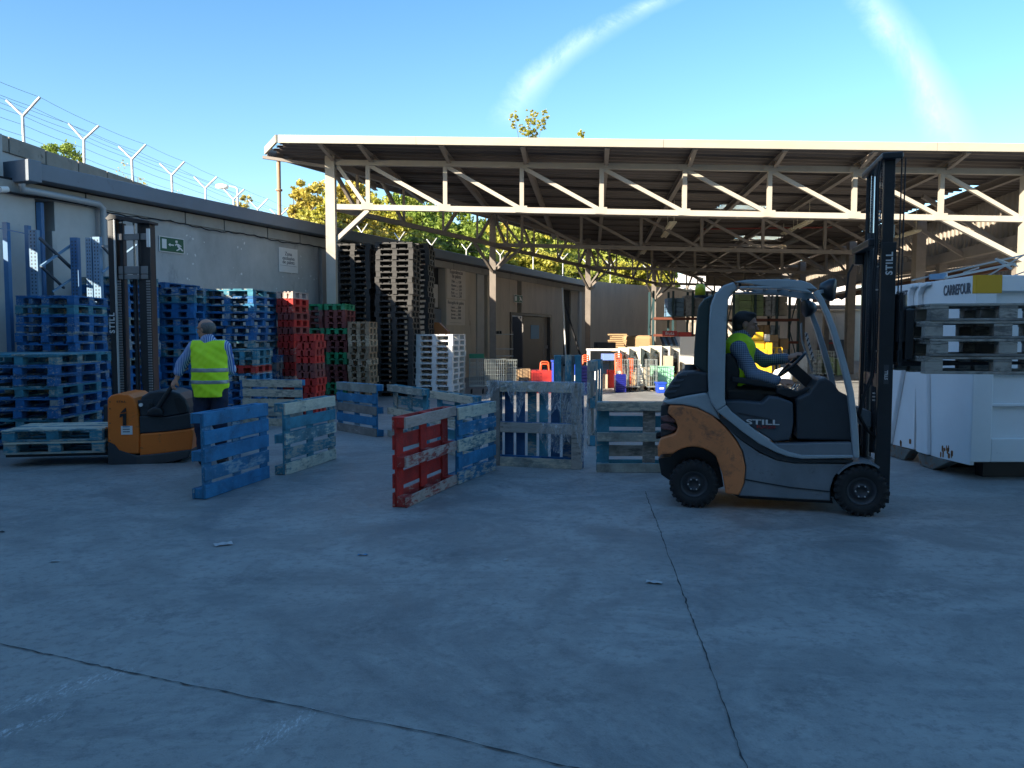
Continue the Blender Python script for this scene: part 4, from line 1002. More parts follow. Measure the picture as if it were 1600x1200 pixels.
fa = film.ramp(film.noise(30, 5, .7, (1, 1, .3), 1.5), .38, .62); film.l.new(film.math('ADD', film.math('MULTIPLY', fa, 0.42), .05), film.b.inputs['Alpha'])
M['film'] = film.m
def film_mesh():
    rnd = random.Random(4); mb = MB(); mb.smooth = True
    def sheet(x0, x1, ztop, lens, y0):
        nx = 26; nz = 12; vs = []
        for i in range(nx + 1):
            u = i / nx; x = x0 + (x1 - x0) * u; L = np.interp(u, np.linspace(0, 1, len(lens)), lens)
            for k in range(nz + 1):
                v = k / nz
                z = ztop - L * v; yy_ = y0 - .02 * math.sin(u * 33 + v * 5) * v - .012 * math.sin(u * 71 + 2 * v) - .01
                xx = x + .025 * math.sin(v * 6 + u * 9)
                if k == 0: yy_ = y0 + .06
                if k == 1: z = ztop + .004 * math.sin(u * 40); 
                vs.append((xx, yy_, z))
        mb.add(vs, [(i * (nz + 1) + k, (i + 1) * (nz + 1) + k, (i + 1) * (nz + 1) + k + 1, i * (nz + 1) + k + 1) for i in range(nx) for k in range(nz)])
    sheet(-FW / 2 - .05, -.12, FH + .008, [.30, .12, .06, .10, .45, .12], -.015)
    sheet(-.1, FW / 2 - .06, FH + .012, [.08, .12, .18, .42, .3, .75, .3], -.02)
    sheet(FW / 2 - .06, FW / 2 + .10, FH, [.6, .95, .9, .5], -.01)
    sheet(FW * .05, FW * .34, FH * .52, [.12, .4, .3, .35, .1], .0)
    return mb
film_mesh().build('plastic_film', M['film'], FPr)
stand(933, 738, 1098, 739, 'under', 1.2, .80, lambda nm, i: 'p_beige' if nm in ('bottom_board',) else ('p_teal' if i % 3 != 1 else 'p_grey'), 'weathered teal pallet standing with its underside out, behind the forklift\'s tail', seed=9)
def tall_pallet(pxc, d, hz, yawd, label, seed, L=1.2, W=.8):
    root = make_pallet('standing_pallet', lambda nm, i: 'p_teal' if nm in ('block', 'bottom_board') else 'p_grey', L, W, 5, False, .004, seed)
    c = P(pxc, 525, d); yw = math.radians(yawd)
    ex = Vector((math.cos(yw), math.sin(yw), 0)); up = Vector((0, 0, 1)); x = up; y = ex; z = x.cross(y)
    mt = Matrix((x, y, z)).transposed().to_4x4(); mt.translation = Vector((c.x, c.y, L / 2 + .002)); root.matrix_world = mt
    tag(root, label, 'pallet', 'pallets standing on edge in the yard'); return root
tall_pallet(938, 11.4, 1.2, 78, 'teal pallet standing on its short end, seen almost edge-on behind the weathered one', 10)
tall_pallet(888, 12.3, 1.2, 4, 'grey pallet standing on its short end behind the framed pallet', 11, 1.25, .42)
# litter
def litter(px, py, w, l, rot, m, label, name='paper_scrap'):
    p = G(px, py); rnd = random.Random(px); mb = MB(); c = math.cos(rot); s_ = math.sin(rot)
    vs = []
    for i in range(5):
        for k in range(3):
            x = (i / 4 - .5) * l; y = (k / 2 - .5) * w * rnd.uniform(.85, 1.1); vs.append((x * c - y * s_, x * s_ + y * c, .005 + .012 * abs(math.sin(i * 1.3 + k)) * rnd.random()))
    mb.add(vs, [(i * 3 + k, (i + 1) * 3 + k, (i + 1) * 3 + k + 1, i * 3 + k + 1) for i in range(4) for k in range(2)])
    o = mb.build(name, m, None, (p.x, p.y, 0)); tag(o, label, 'litter', 'litter on the yard floor'); return o
pap = flat('grey_paper', (0.45, 0.45, 0.46), .7); blp = flat('blue_plastic', (0.03, 0.25, 0.5), .4); 
litter(349, 851, .09, .13, .5, pap, 'small crumpled grey paper on the ground below the bright blue pallet')
litter(1022, 911, .05, .10, -.3, pap, 'small flat pale card on the ground beside the long crack')
litter(567, 868, .03, .07, .1, blp, 'tiny piece of blue plastic on the open yard floor', 'plastic_scrap')
litter(2, 832, .03, .05, .1, flat('black_scrap', (.02, .02, .02)), 'tiny black scrap at the left picture edge', 'plastic_scrap')
litter(790, 876, .03, .03, .1, pap, 'tiny pale fleck on the middle of the yard floor')
litter(86, 878, .03, .06, .1, pap, 'tiny pale scrap at lower left of the yard')
# ------------------------------------------------------------------ rack frames against the wall at left
M['rackblue'] = M_('rack_blue_paint', (0.15, 0.27, 0.40), 0.5, 0.12, 4, dirt=(0.12, 0.14, 0.17), dirt_amt=.3, bump=.05)
M['rackblue2'] = M_('rack_deep_blue', (0.06, 0.17, 0.34), 0.5, 0.12, 4, bump=.05)
M['rackdark'] = M_('rack_dark_brace', (0.055, 0.075, 0.10), 0.5, 0.1, 4, bump=.05)
rk = empty('storage_rack', Wp(14), label='empty pale blue pallet rack uprights with crossed braces against the wall at left', cat='rack')
bpy.context.view_layer.update(); RI = rk.matrix_world.inverted()
def rkp(mb, name, m): o = mb.build(name, m); o.parent = rk; o.matrix_parent_inverse = RI; return o
def up_(px0, px1, py, d, m='rackblue', perf=True, sub=0):
    a = P(px0, 525, d); b = P(px1, 525, d); top = P((px0 + px1) / 2, py, d).z; w = b.x - a.x
    mb = MB(); mb.bb((a.x, d, 0), (b.x, d + .012, top)); mb.bb((a.x, d + .0125, 0), (a.x + .008, d + .09, top)); mb.bb((b.x - .008, d + .0125, 0), (b.x, d + .09, top))
    o = rkp(mb, 'upright', M[m])
    if perf:
        hb_ = MB(); z = 1.6
        while z < top - .04:
            hb_.bb((a.x + w * .22, d - .003, z), (a.x + w * .36, d + .001, z + .03)); hb_.bb((a.x + w * .64, d - .003, z), (a.x + w * .78, d + .001, z + .03)); z += .06
        q = hb_.build('upright_slots', M['rackdark'], o, kind='stuff')
    return o
up_(50, 63, 359, 13.3); up_(63.5, 71, 316, 13.8, 'rackblue2', False); up_(44, 50, 352, 13.35, 'rackblue2', False)
up_(114, 126, 371, 13.7, 'rackblue2', True); up_(138, 147, 371, 13.5); up_(149, 160, 370, 13.5)
up_(10, 17, 347, 12.9, 'rackblue2', False)
def rbar(a, b, d, w=.035, m='rackblue', d2=None): rkp(MB().bar(P(*a, d), P(*b, d2 or d), w, w), 'brace', M[m])
rbar((0, 357), (45, 366), 12.7, .02, 'rackblue2')
rbar((62, 372), (118, 425), 13.0, .04, 'rackdark', 13.9); rbar((64, 416), (116, 380), 13.0, .035, 'rackblue', 13.9); rbar((64, 416), (100, 450), 13.0, .035, 'rackdark', 13.9); rbar((82, 456), (124, 428), 13.4, .03, 'rackblue', 13.9)
rbar((160, 385), (176, 403), 13.4, .03, 'rackdark', 13.9); rbar((160, 426), (178, 412), 13.4, .03, 'rackblue', 13.9); rbar((193, 398), (214, 382), 14, .03)
# ------------------------------------------------------------------ figures: blended-volume surfaces
def sdf_prim(p, X, Y, Z):
    k = p[0]
    if k == 'c':
        _, a, b, ra, rb = p; a = np.array(a); b = np.array(b); ba = b - a; L2 = ba @ ba
        px, py, pz = X - a[0], Y - a[1], Z - a[2]
        h = np.clip((px * ba[0] + py * ba[1] + pz * ba[2]) / L2, 0, 1)
        return np.sqrt((px - h * ba[0]) ** 2 + (py - h * ba[1]) ** 2 + (pz - h * ba[2]) ** 2) - (ra + (rb - ra) * h)
    _, c, r, R = p
    px, py, pz = X - c[0], Y - c[1], Z - c[2]
    if R is not None:
        R = np.array(R); q = [R[0, i] * px + R[1, i] * py + R[2, i] * pz for i in range(3)]
    else: q = [px, py, pz]
    k0 = np.sqrt(sum((q[i] / r[i]) ** 2 for i in range(3))); k1 = np.sqrt(sum((q[i] / r[i] ** 2) ** 2 for i in range(3))) + 1e-9
    return k0 * (k0 - 1) / k1
def prim_box(p, m):
    if p[0] == 'c':
        a, b = np.array(p[1]), np.array(p[2]); r = max(p[3], p[4]) + m
        return np.minimum(a, b) - r, np.maximum(a, b) + r
    c = np.array(p[1]); r = max(p[2]) + m; return c - r, c + r
def sdf_mesh(prims, res=0.01, k=0.03, grow=0.0, clips=(), sub=(), lo=None, hi=None, noise=0.0):
    """prims list; clips: list of (point, normal) keep side opposite to the normal"""
    los, his = zip(*[prim_box(p, grow + .02) for p in prims])
    lo_ = np.min(los, 0) if lo is None else np.array(lo); hi_ = np.max(his, 0) if hi is None else np.array(hi)
    n = np.ceil((hi_ - lo_) / res).astype(int) + 2
    ax = [lo_[i] + np.arange(n[i]) * res for i in range(3)]
    D = np.full(n, 1.0, dtype=np.float32)
    def sub_idx(a, b): return [slice(max(0, int((a[i] - lo_[i]) / res)), max(0, min(n[i], int((b[i] - lo_[i]) / res) + 2))) for i in range(3)]
    for p in prims:
        a, b = prim_box(p, grow + k + .02); s = sub_idx(a, b)
        X, Y, Z = np.meshgrid(ax[0][s[0]], ax[1][s[1]], ax[2][s[2]], indexing='ij')
        if X.size == 0: continue
        d = sdf_prim(p, X, Y, Z) - grow; e = D[tuple(s)]
        h = np.maximum(k - np.abs(e - d), 0) / k; D[tuple(s)] = np.minimum(e, d) - h * h * k * .25
    X, Y, Z = np.meshgrid(*ax, indexing='ij')
    if noise:
        D = D + noise * (1.1 * np.sin(X * 19 + Z * 33 + 4 * Y) + np.sin(X * 37 + Z * 21) * np.sin(Z * 43 + Y * 17) + .6 * np.sin(X * 81 - Z * 67 + Y * 50))
    for p in sub: D = np.maximum(D, -(sdf_prim(p, X, Y, Z)))
    for (pt, nm) in clips:
        nm = np.array(nm, float); nm /= np.linalg.norm(nm)
        D = np.maximum(D, (X - pt[0]) * nm[0] + (Y - pt[1]) * nm[1] + (Z - pt[2]) * nm[2])
    D = np.pad(D, 1, constant_values=1.0); lo_ = lo_ - res
    S = D < 0; n = np.array(D.shape)
    # surface nets
    cs = [S[dx:n[0] - 1 + dx, dy:n[1] - 1 + dy, dz:n[2] - 1 + dz] for dx in (0, 1) for dy in (0, 1) for dz in (0, 1)]
    tot = sum(c.astype(np.int8) for c in cs); act = (tot > 0) & (tot < 8)
    idx = np.argwhere(act); vid = -np.ones(act.shape, int); vid[act] = np.arange(len(idx))
    acc = np.zeros((len(idx), 3)); cnt = np.zeros(len(idx))
    cor = [(dx, dy, dz) for dx in (0, 1) for dy in (0, 1) for dz in (0, 1)]
    val = [D[idx[:, 0] + c[0], idx[:, 1] + c[1], idx[:, 2] + c[2]] for c in cor]
    for i in range(8):
        for j in range(i + 1, 8):
            if sum(abs(cor[i][q] - cor[j][q]) for q in range(3)) != 1: continue
            m = (val[i] < 0) != (val[j] < 0); t = np.where(m, val[i] / (val[i] - val[j] + 1e-12), 0)
            for q in range(3): acc[:, q] += np.where(m, cor[i][q] + t * (cor[j][q] - cor[i][q]), 0)
            cnt += m
    V = lo_ + (idx + acc / cnt[:, None]) * res; F = []
    for axn in range(3):
        a1, a2 = [(1, 2), (2, 0), (0, 1)][axn]
        sl0 = [slice(None)] * 3; sl1 = [slice(None)] * 3; sl0[axn] = slice(0, -1); sl1[axn] = slice(1, None)
        s0, s1 = S[tuple(sl0)], S[tuple(sl1)]; ed = np.argwhere(s0 != s1)
        ok = (ed[:, a1] > 0) & (ed[:, a2] > 0) & (ed[:, a1] < n[a1] - 1) & (ed[:, a2] < n[a2] - 1); ed = ed[ok]
        e1 = np.zeros(3, int); e1[a1] = 1; e2 = np.zeros(3, int); e2[a2] = 1
        q = [vid[tuple((ed + o).T)] for o in (-e1 - e2, -e2, np.zeros(3, int), -e1)]
        q = np.stack(q, 1); fl = s0[tuple(ed.T)]; q[~fl] = q[~fl][:, ::-1]; F.append(q)
    F = np.concatenate(F)
    me = bpy.data.meshes.new('m'); me.from_pydata(V.tolist(), [], F.tolist()); me.validate()
    me.polygons.foreach_set('use_smooth', [True] * len(me.polygons)); me.update(); return me
def fig(name, me, m, parent=None, smooth=3):
    me.name = name; me.materials.append(m); o = bpy.data.objects.new(name, me); COL.objects.link(o)
    if parent: o.parent = parent
    if smooth:
        md = o.modifiers.new('s', 'SMOOTH'); md.factor = .5; md.iterations = smooth
    return o
M['skin'] = M_('skin', (0.50, 0.26, 0.18), 0.5, 0.08, 12, bump=.05, spec=.4)
M['skin2'] = M_('skin_tanned', (0.46, 0.25, 0.17), 0.5, 0.08, 12, bump=.05, spec=.4)
M['vest'] = M_('hi_vis_yellow', (0.60, 0.95, 0.015), 0.65, 0.06, 5, bump=.2)
M['vest'].node_tree.nodes['Principled BSDF'].inputs['Emission Strength'].default_value = 0
M['band'] = flat('reflective_band', (0.30, 0.34, 0.36), 0.35, .2)
M['trouser'] = M_('navy_trousers', (0.012, 0.02, 0.05), 0.8, .2, 8, bump=.3)
M['shoe'] = flat('black_shoe', (0.012, 0.012, 0.014), .4)
M['hair_grey'] = M_('grey_hair', (0.13, 0.12, 0.115), 0.7, .3, 50, bump=.6)
M['hair_dark'] = M_('dark_hair', (0.022, 0.018, 0.016), 0.6, .4, 60, bump=.8)
def shirt_mat(name, c1, c2, scale, check):
    t = NT(name); w = t.n.new('ShaderNodeTexWave'); w.inputs['Scale'].default_value = scale; w.wave_type = 'BANDS'; w.bands_direction = 'X'; t.l.new(t.src, w.inputs[0]); w.inputs['Distortion'].default_value = .6
    f = t.ramp(w.outputs[1], .4, .6)
    if check:
        w2 = t.n.new('ShaderNodeTexWave'); w2.inputs['Scale'].default_value = scale; w2.bands_direction = 'Z'; t.l.new(t.src, w2.inputs[0]); w2.inputs['Distortion'].default_value = .6
        f2 = t.ramp(w2.outputs[1], .4, .6); f = t.mix(.5, f, f2)
    t.set('Base Color', t.mix(f, k4(c1), k4(c2))); t.set('Roughness', .85); return t.m
M['shirt_stripe'] = shirt_mat('striped_blue_shirt', (0.05, 0.14, 0.42), (0.42, 0.52, 0.70), 16, False)
M['shirt_check'] = shirt_mat('checked_blue_shirt', (0.03, 0.06, 0.13), (0.30, 0.38, 0.48), 18, True)
def v3(*a): return tuple(float(q) for q in a)
def finger_prims(pr, base, d, side, up, L, r, curl):
    """three-joint finger that bends towards -up"""
    p = Vector(base); d = Vector(d).normalized(); up = Vector(up).normalized(); a = 0
    for s, f in ((.45, .3), (.3, .5), (.25, .45)):
        a += curl * f; dd = d * math.cos(a) - up * math.sin(a); q = p + dd * L * s
        pr.append(('c', tuple(p), tuple(q), r, r * .88)); p = q; r *= .9
def hand_prims(wrist, d, up, side_sign, curl=1.4, scale=1.0):
    """palm along d, back of the hand facing up; side_sign picks the thumb's side"""
    pr = []; w = Vector(wrist); d = Vector(d).normalized(); up = Vector(up); up = (up - d * up.dot(d)).normalized(); s = d.cross(up) * side_sign
    R = Matrix((d, s, up)).transposed()
    pr.append(('e', tuple(w + d * .048 * scale), (.052 * scale, .042 * scale, .017 * scale), [list(r) for r in R]))
    for i, L in enumerate((.070, .078, .072, .058)):
        b = w + d * (.088 - .004 * abs(i - 1)) * scale + s * (.030 - .0205 * i) * scale
        finger_prims(pr, b, d + s * (.06 - .05 * i), s, up, L * scale, .0092 * scale, curl)
    tb = w + d * .028 * scale + s * .034 * scale
    finger_prims(pr, tb, d * .75 + s * .55 - up * .3, s, up + s * .4, .062 * scale, .0115 * scale, curl * .55)
    return pr
def head_prims(c, fwd, up=(0, 0, 1), s=1.0):
    """c centre of the skull; returns primitive list with face"""
    f = Vector(fwd).normalized(); u = Vector(up).normalized(); u = (u - f * u.dot(f)).normalized(); r = f.cross(u); c = Vector(c)
    R = [list(q) for q in Matrix((f, r, u)).transposed()]
    P_ = lambda a, b, d: tuple(c + (f * a + r * b + u * d) * s)
    pr = [('e', P_(-.008, 0, .025), (.098 * s, .077 * s, .088 * s), R), ('e', P_(.028, 0, -.045), (.062 * s, .056 * s, .072 * s), R), ('e', P_(.055, 0, -.098), (.026 * s, .026 * s, .02 * s), R),
          ('c', P_(.088, 0, .0), P_(.108, 0, -.032), .010 * s, .014 * s), ('e', P_(.082, 0, -.066), (.012 * s, .026 * s, .009 * s), R), ('e', P_(.084, 0, -.076), (.010 * s, .022 * s, .008 * s), R),
          ('e', P_(.078, 0, .022), (.018 * s, .055 * s, .010 * s), R)]
    for q in (-1, 1):
        pr.append(('e', P_(-.002, .076 * q, -.008), (.017 * s, .009 * s, .031 * s), R)); pr.append(('e', P_(.055, .04 * q, -.03), (.03 * s, .022 * s, .022 * s), R))
    return pr, P_, R
# ---------------- the man standing at the tiller (seen from behind, looking left)
MAN = Vector((-3.59, 9.35, 0))
def man_standing():
    # local frame: +x = image right, +y = away from camera
    hip = .93; pr = []; A = lambda *q: tuple(float(x) for x in q)
    yaw = .35
    legL = [('c', A(-.10, 0, .92), A(-.11, -.02, .50), .092, .062), ('c', A(-.11, -.02, .50), A(-.12, .04, .09), .06, .042)]
    legR = [('c', A(.10, 0, .92), A(.11, -.01, .50), .092, .062), ('c', A(.11, -.01, .50), A(.10, .05, .09), .06, .042)]
    torso = [('e', A(0, 0, .96), (.175, .125, .14), None), ('e', A(0, -.01, 1.12), (.175, .13, .17), None), ('e', A(0, 0, 1.30), (.19, .125, .17), None),
             ('c', A(-.15, .0, 1.43), A(.15, 0, 1.43), .068, .068), ('c', A(0, .0, 1.42), A(-.01, -.01, 1.50), .075, .06)]
    sl, sr = A(-.185, 0, 1.42), A(.185, 0, 1.42)
    elL, wrL = A(-.34, .02, 1.22), A(-.385, -.03, 1.045)
    elR, wrR = A(.20, .12, 1.15), A(.04, .28, 1.10)
    armL = [('c', sl, elL, .058, .044), ('c', elL, wrL, .042, .028)]
    armR = [('c', sr, elR, .055, .044), ('c', elR, wrR, .042, .028)]
    hd, Pf, R = head_prims(A(-.035, -.005, 1.635), (-.86, .18, -.06), s=1.0)
    neck = [('c', A(0, 0, 1.44), A(-.02, 0, 1.56), .058, .054)]
    hands = hand_prims(wrL, (-.45, -.1, -.75), (-.6, -.7, .1), -1, 1.7) + hand_prims(wrR, (-.9, .3, 0), (0, 0, 1), 1, 1.5)
    feet = []
    for sx_ in (-.12, .10): feet += [('c', A(sx_, .06, .05), A(sx_ - .02, -.0 + .2, .035), .045, .036)]
    body = fig('person', sdf_mesh(hd + neck + torso + armL + armR + legL + legR + feet + hands, .0075, .016), M['skin'], None, 2)
    body.location = MAN; body.rotation_euler = (0, 0, 0)
    tag(body, 'balding man in yellow high-visibility vest and striped shirt standing at the tiller, back turned', 'person')
    sleeve = [('c', sl, elL, .058, .05), ('c', elL, A(-.37, -.01, 1.12), .05, .042)]; sleeveR = [('c', sr, elR, .06, .05), ('c', elR, wrR, .048, .04)]
    fig('shirt', sdf_mesh(torso + sleeve + sleeveR + [('c', A(0, 0, 1.45), A(-.012, 0, 1.51), .066, .062)], .01, .03, .013, noise=.0016), M['shirt_stripe'], body)
    t2 = [('e', A(0, 0, .98), (.195, .135, .15), None), ('e', A(0, -.01, 1.12), (.195, .14, .17), None), ('e', A(0, 0, 1.30), (.20, .132, .17), None), ('c', A(-.15, .0, 1.43), A(.15, 0, 1.43), .07, .07), ('c', A(-.0, 0, .86), A(0, 0, 1.2), .165, .16)]
    armsub = [('c', A(-.245, -.3, 1.30), A(-.245, .3, 1.30), .062, .062), ('c', A(.255, -.3, 1.30), A(.255, .3, 1.30), .05, .05)]
    clip = [((0, 0, .83), (0, 0, -1)), ((-.215, 0, 1.3), (-1, 0, .12)), ((.225, 0, 1.3), (1, 0, .12)), ((0, 0, 1.50), (0, 0, 1))]
    sub = [('e', A(-.01, 0, 1.53), (.075, .12, .055), None)]
    fig('vest', sdf_mesh(t2, .009, .04, .022, clip, sub, noise=.0028), M['vest'], body)
    for z0 in (.985, 1.125): fig('reflective_band', sdf_mesh(t2, .009, .04, .0255, [((0, 0, z0), (0, 0, -1)), ((0, 0, z0 + .048), (0, 0, 1)), ((-.22, 0, 1.3), (-1, 0, .12)), ((.23, 0, 1.3), (1, 0, .12))], noise=.0028), M['band'], body, 1)
    fig('trousers', sdf_mesh(legL + legR + [('e', A(0, 0, .93), (.175, .125, .11), None)], .01, .03, .018, [((0, 0, .07), (0, 0, -1)), ((0, 0, 1.0), (0, 0, 1))], noise=.003), M['trouser'], body)
    for sx_ in (-.12, .10): fig('shoe', sdf_mesh([('c', A(sx_, .03, .055), A(sx_ - .02, .2, .042), .052, .044)], .009, .02, .004, [((0, 0, 0.004), (0, 0, -1))]), M['shoe'], body)
    hc = Vector(Pf(-.012, 0, .03))
    fig('hair', sdf_mesh([('e', tuple(Pf(-.02, 0, .012)), (.096, .084, .082), R)], .007, .02, 0.003, [(Pf(.02, 0, 0), tuple(Vector(Pf(1, 0, 0)) - Vector(Pf(0, 0, 0)))), (Pf(0, 0, .072), tuple(Vector(Pf(.25, 0, 1)) - Vector(Pf(0, 0, 0)))), (Pf(0, 0, -.06), (0, 0, -1))], noise=.0012), M['hair_grey'], body, 1)
    gl = MB()
    for q in (-1, 1):
        gl.tube([Pf(.0, .082 * q, .008), Pf(.095, .068 * q, .006)], .003, 5)
        gl.tube([Pf(.1, (.036 + .026 * math.cos(a)) * q, .002 + .02 * math.sin(a)) for a in np.linspace(0, 2 * PI, 13)], .0025, 5)
    gl.build('glasses', flat('glasses_metal', (.15, .13, .1), .3, .8), body)
    return body
man_standing()
# ------------------------------------------------------------------ forklift
M['fl_grey'] = M_('forklift_grey_paint', (0.165, 0.19, 0.215), 0.4, 0.18, 3, dirt=(0.05, 0.052, 0.055), dirt_amt=0.5, bump=.05, fine=.45)
M['fl_frame'] = M_('forklift_frame_grey', (0.29, 0.34, 0.37), 0.4, 0.12, 3, dirt=(0.09, 0.1, 0.11), dirt_amt=0.4, bump=.05, fine=.35)
M['fl_orange'] = M_('forklift_orange_paint', (0.60, 0.20, 0.07), 0.55, 0.22, 2.2, dirt=(0.20, 0.085, 0.05), dirt_amt=0.75, bump=.06, fine=.35)
M['fl_dark'] = M_('forklift_dark_plastic', (0.03, 0.037, 0.046), 0.5, 0.2, 5, bump=.08)
M['fl_pod'] = M_('forklift_pod_plastic', (0.055, 0.07, 0.088), 0.55, 0.12, 5, bump=.08)
M['fl_black'] = M_('forklift_black_steel', (0.013, 0.016, 0.021), 0.42, 0.25, 5, dirt=(0.045, 0.04, 0.035), dirt_amt=0.2, bump=.05)
M['rubber'] = M_('tyre_rubber', (0.016, 0.017, 0.019), 0.8, 0.2, 8, dirt=(0.05, 0.05, 0.05), dirt_amt=.4, bump=.3)
M['rim'] = M_('wheel_rim', (0.045, 0.05, 0.06), 0.5, 0.15, 6, bump=.05)
M['chrome'] = flat('piston_chrome', (0.55, 0.57, 0.6), .18, 1.0)
M['letter'] = flat('white_lettering', (0.55, 0.57, 0.58), .5)
M['red_letter'] = flat('red_lettering', (0.25, 0.03, 0.03), .5)
a_, b_ = G(1084, 794), G(1346, 807); a_.z = b_.z = 0
FX = (b_ - a_).normalized(); FYv = Vector((-FX.y, FX.x, 0)); FO = a_.copy()
fl = empty('forklift', FO, math.atan2(FX.y, FX.x), 'grey and orange forklift with driver seated, mast raised with four grey pallets', 'forklift')
def F(zx, zy, Y=0.0):
    """zoom-6 coordinates (x3 of photo from 1000,420) on the plane local y=Y -> local x,z"""
    p = hit(1000 + zx / 3, 420 + zy / 3, FO + FYv * Y, FYv); q = p - FO
    return (q.dot(FX), p.z)
def FPX(px, py, Y=0.0): return F((px - 1000) * 3, (py - 420) * 3, Y)
def O_(pts, Y=0.0): return [F(x, y, Y) for x, y in pts]
def flp(name, pts, y0, y1, m, bevel=.012, par=None, Yp=None, seg=3):
    o = MB().prism(O_(pts, y0 if Yp is None else Yp), y0, y1).build(name, m, par or fl)
    if bevel: bev(o, bevel, seg)
    return o
def arc(cx, cy, r, a0, a1, n=10, ry=None): return [(cx + r * math.cos(math.radians(a0 + (a1 - a0) * i / n)), cy + (ry or r) * math.sin(math.radians(a0 + (a1 - a0) * i / n))) for i in range(n + 1)]
WID = 1.06
# counterweight (whole width)
cw = [(137, 640), (128, 676), (162, 706), (178, 742), (166, 772), (96, 796), (82, 835), (84, 885), (100, 872)] + arc(248, 985, 150, 222, 316, 10)[1:] + [(385, 960), (402, 1055), (465, 1062), (488, 1005), (494, 930), (480, 862), (450, 806), (400, 742), (340, 690), (270, 655), (200, 641)]
flp('counterweight', cw, .03, WID - .03, M['fl_orange'], .02)
flp('counterweight_cap', [(100, 622), (215, 596), (312, 580), (330, 600), (352, 652), (380, 712), (340, 688), (270, 652), (200, 638), (132, 636)], .03, WID - .03, M['fl_frame'], .02)
flp('rear_recess', [(98, 640), (132, 640), (140, 700), (178, 742), (150, 772), (98, 790), (96, 700)], .10, WID - .10, M['fl_dark'], .01)
flp('wheel_well', [(86, 890)] + arc(248, 985, 148, 225, 315, 8) + [(392, 1020), (355, 1035), (250, 1010), (150, 1000), (100, 965)], .22, WID - .22, M['fl_black'], 0)
for zy0 in (688, 728):
    o = MB().lathe([(0, -.05), (.05, -.03), (.062, .03), (.0, .07)], (F(140, zy0 + 15)[0], .16, F(140, zy0 + 15)[1]), (-1, 0, .15), 14).build('rear_lamp', flat('lamp_cover%d' % zy0, (.10, .03, .03), .4), fl)
M['lens'] = M_('rear_lens', (0.16, 0.075, 0.075), .3, .2, 6, bump=0)
for zy0 in (690, 728): flp('rear_lens', [(96, zy0 + 2), (128, zy0 - 4), (160, zy0 + 12), (174, zy0 + 24), (160, zy0 + 32), (110, zy0 + 26), (96, zy0 + 16)], .07, .22, M['lens'], .012)
for k in range(2):
    mb = MB(); x0, z0 = F(100, 775 + 10 * k); mb.tube([(x0, .12, z0), (x0 - .04, .12, z0 - .01), (x0 - .05, .2, z0 - .04), (x0 + .02, .26, z0 - .03)], .012, 6); mb.build('towing_cable', M['rubber'], fl)
# chassis side
ch = [(395, 728), (470, 800), (560, 862), (640, 897), (720, 911), (992, 916), (945, 935), (908, 980), (892, 1035), (893, 1088), (700, 1078), (462, 1064), (490, 1003), (497, 930), (483, 858), (452, 800)]
flp('chassis', ch, .045, WID - .045, M['fl_grey'], .01)
flp('chassis_seam', [(492, 985), (700, 1022), (890, 1042), (890, 1047), (700, 1027), (492, 990)], .038, .0449, M['fl_black'], 0)
flp('underbody', [(400, 1040), (900, 1075), (905, 1100), (470, 1075)], .2, WID - .2, M['fl_black'], 0)
# step sill (lighter) between door opening and the swept frame line
sill = [(625, 822), (992, 815), (1000, 870), (995, 884), (760, 884), (700, 872), (650, 845)]
flp('step_sill', sill, .02, WID - .02, M['fl_grey'], .008)
flp('sill_gap', [(383, 690), (500, 775), (560, 822), (620, 858), (690, 882), (760, 893), (1000, 895), (1000, 908), (720, 908), (640, 893), (560, 856), (470, 796), (392, 730), (372, 705)], .035, WID - .035, M['fl_dark'], 0)
# overhead guard: closed swept frame on each side, thick tube
outer = [(322, 590), (318, 500), (322, 320), (326, 215), (334, 160), (352, 115), (392, 78), (440, 60), (500, 52), (600, 49), (700, 50), (760, 55), (800, 68), (835, 96), (862, 140), (890, 200), (920, 275), (955, 385), (985, 495), (1004, 580), (1018, 690), (1026, 790), (1030, 888)]
inner = [(1000, 888), (996, 800), (988, 700), (976, 590), (955, 500), (925, 395), (893, 285), (866, 210), (840, 155), (812, 115), (780, 92), (740, 82), (690, 79), (600, 79), (500, 82), (455, 92), (430, 112), (414, 145), (408, 200), (403, 320), (399, 500), (398, 610), (404, 640), (430, 672), (520, 742), (610, 808), (650, 838), (700, 860), (760, 872), (1000, 872)]
front_outer = outer
sweep = [(1030, 888), (760, 892), (700, 882), (640, 866), (560, 826), (470, 762), (400, 705), (350, 655), (330, 620)]
def guard(y0, y1, nm='overhead_guard_frame'):
    # ring made of three prisms: rear pillar, roof+front pillar, swept sill
    rp = outer[:7][0:7] + [(440, 60), (455, 92), (430, 112), (414, 145), (408, 200), (403, 320), (399, 500), (398, 610), (404, 640), (360, 668), (335, 632)]
    flp('rear_pillar', rp, y0, y1, M['fl_frame'], .018)
    rf = outer[7:] + inner[:15]
    flp('roof_rail', outer[7:14] + list(reversed([(812, 115), (780, 92), (740, 82), (690, 79), (600, 79), (500, 82), (455, 92)])), y0, y1, M['fl_frame'], .014)
    flp('front_pillar', outer[13:] + inner[:9 + 1], y0, y1, M['fl_frame'], .013)
    sw = [(404, 640), (430, 672), (520, 742), (610, 808), (650, 838), (700, 860), (760, 874), (1000, 874), (1000, 888), (760, 892), (690, 880), (640, 862), (560, 822), (470, 757), (400, 700), (360, 668)]
    flp('frame_sweep', sw, y0, y1, M['fl_frame'], .01)
guard(.0, .085)
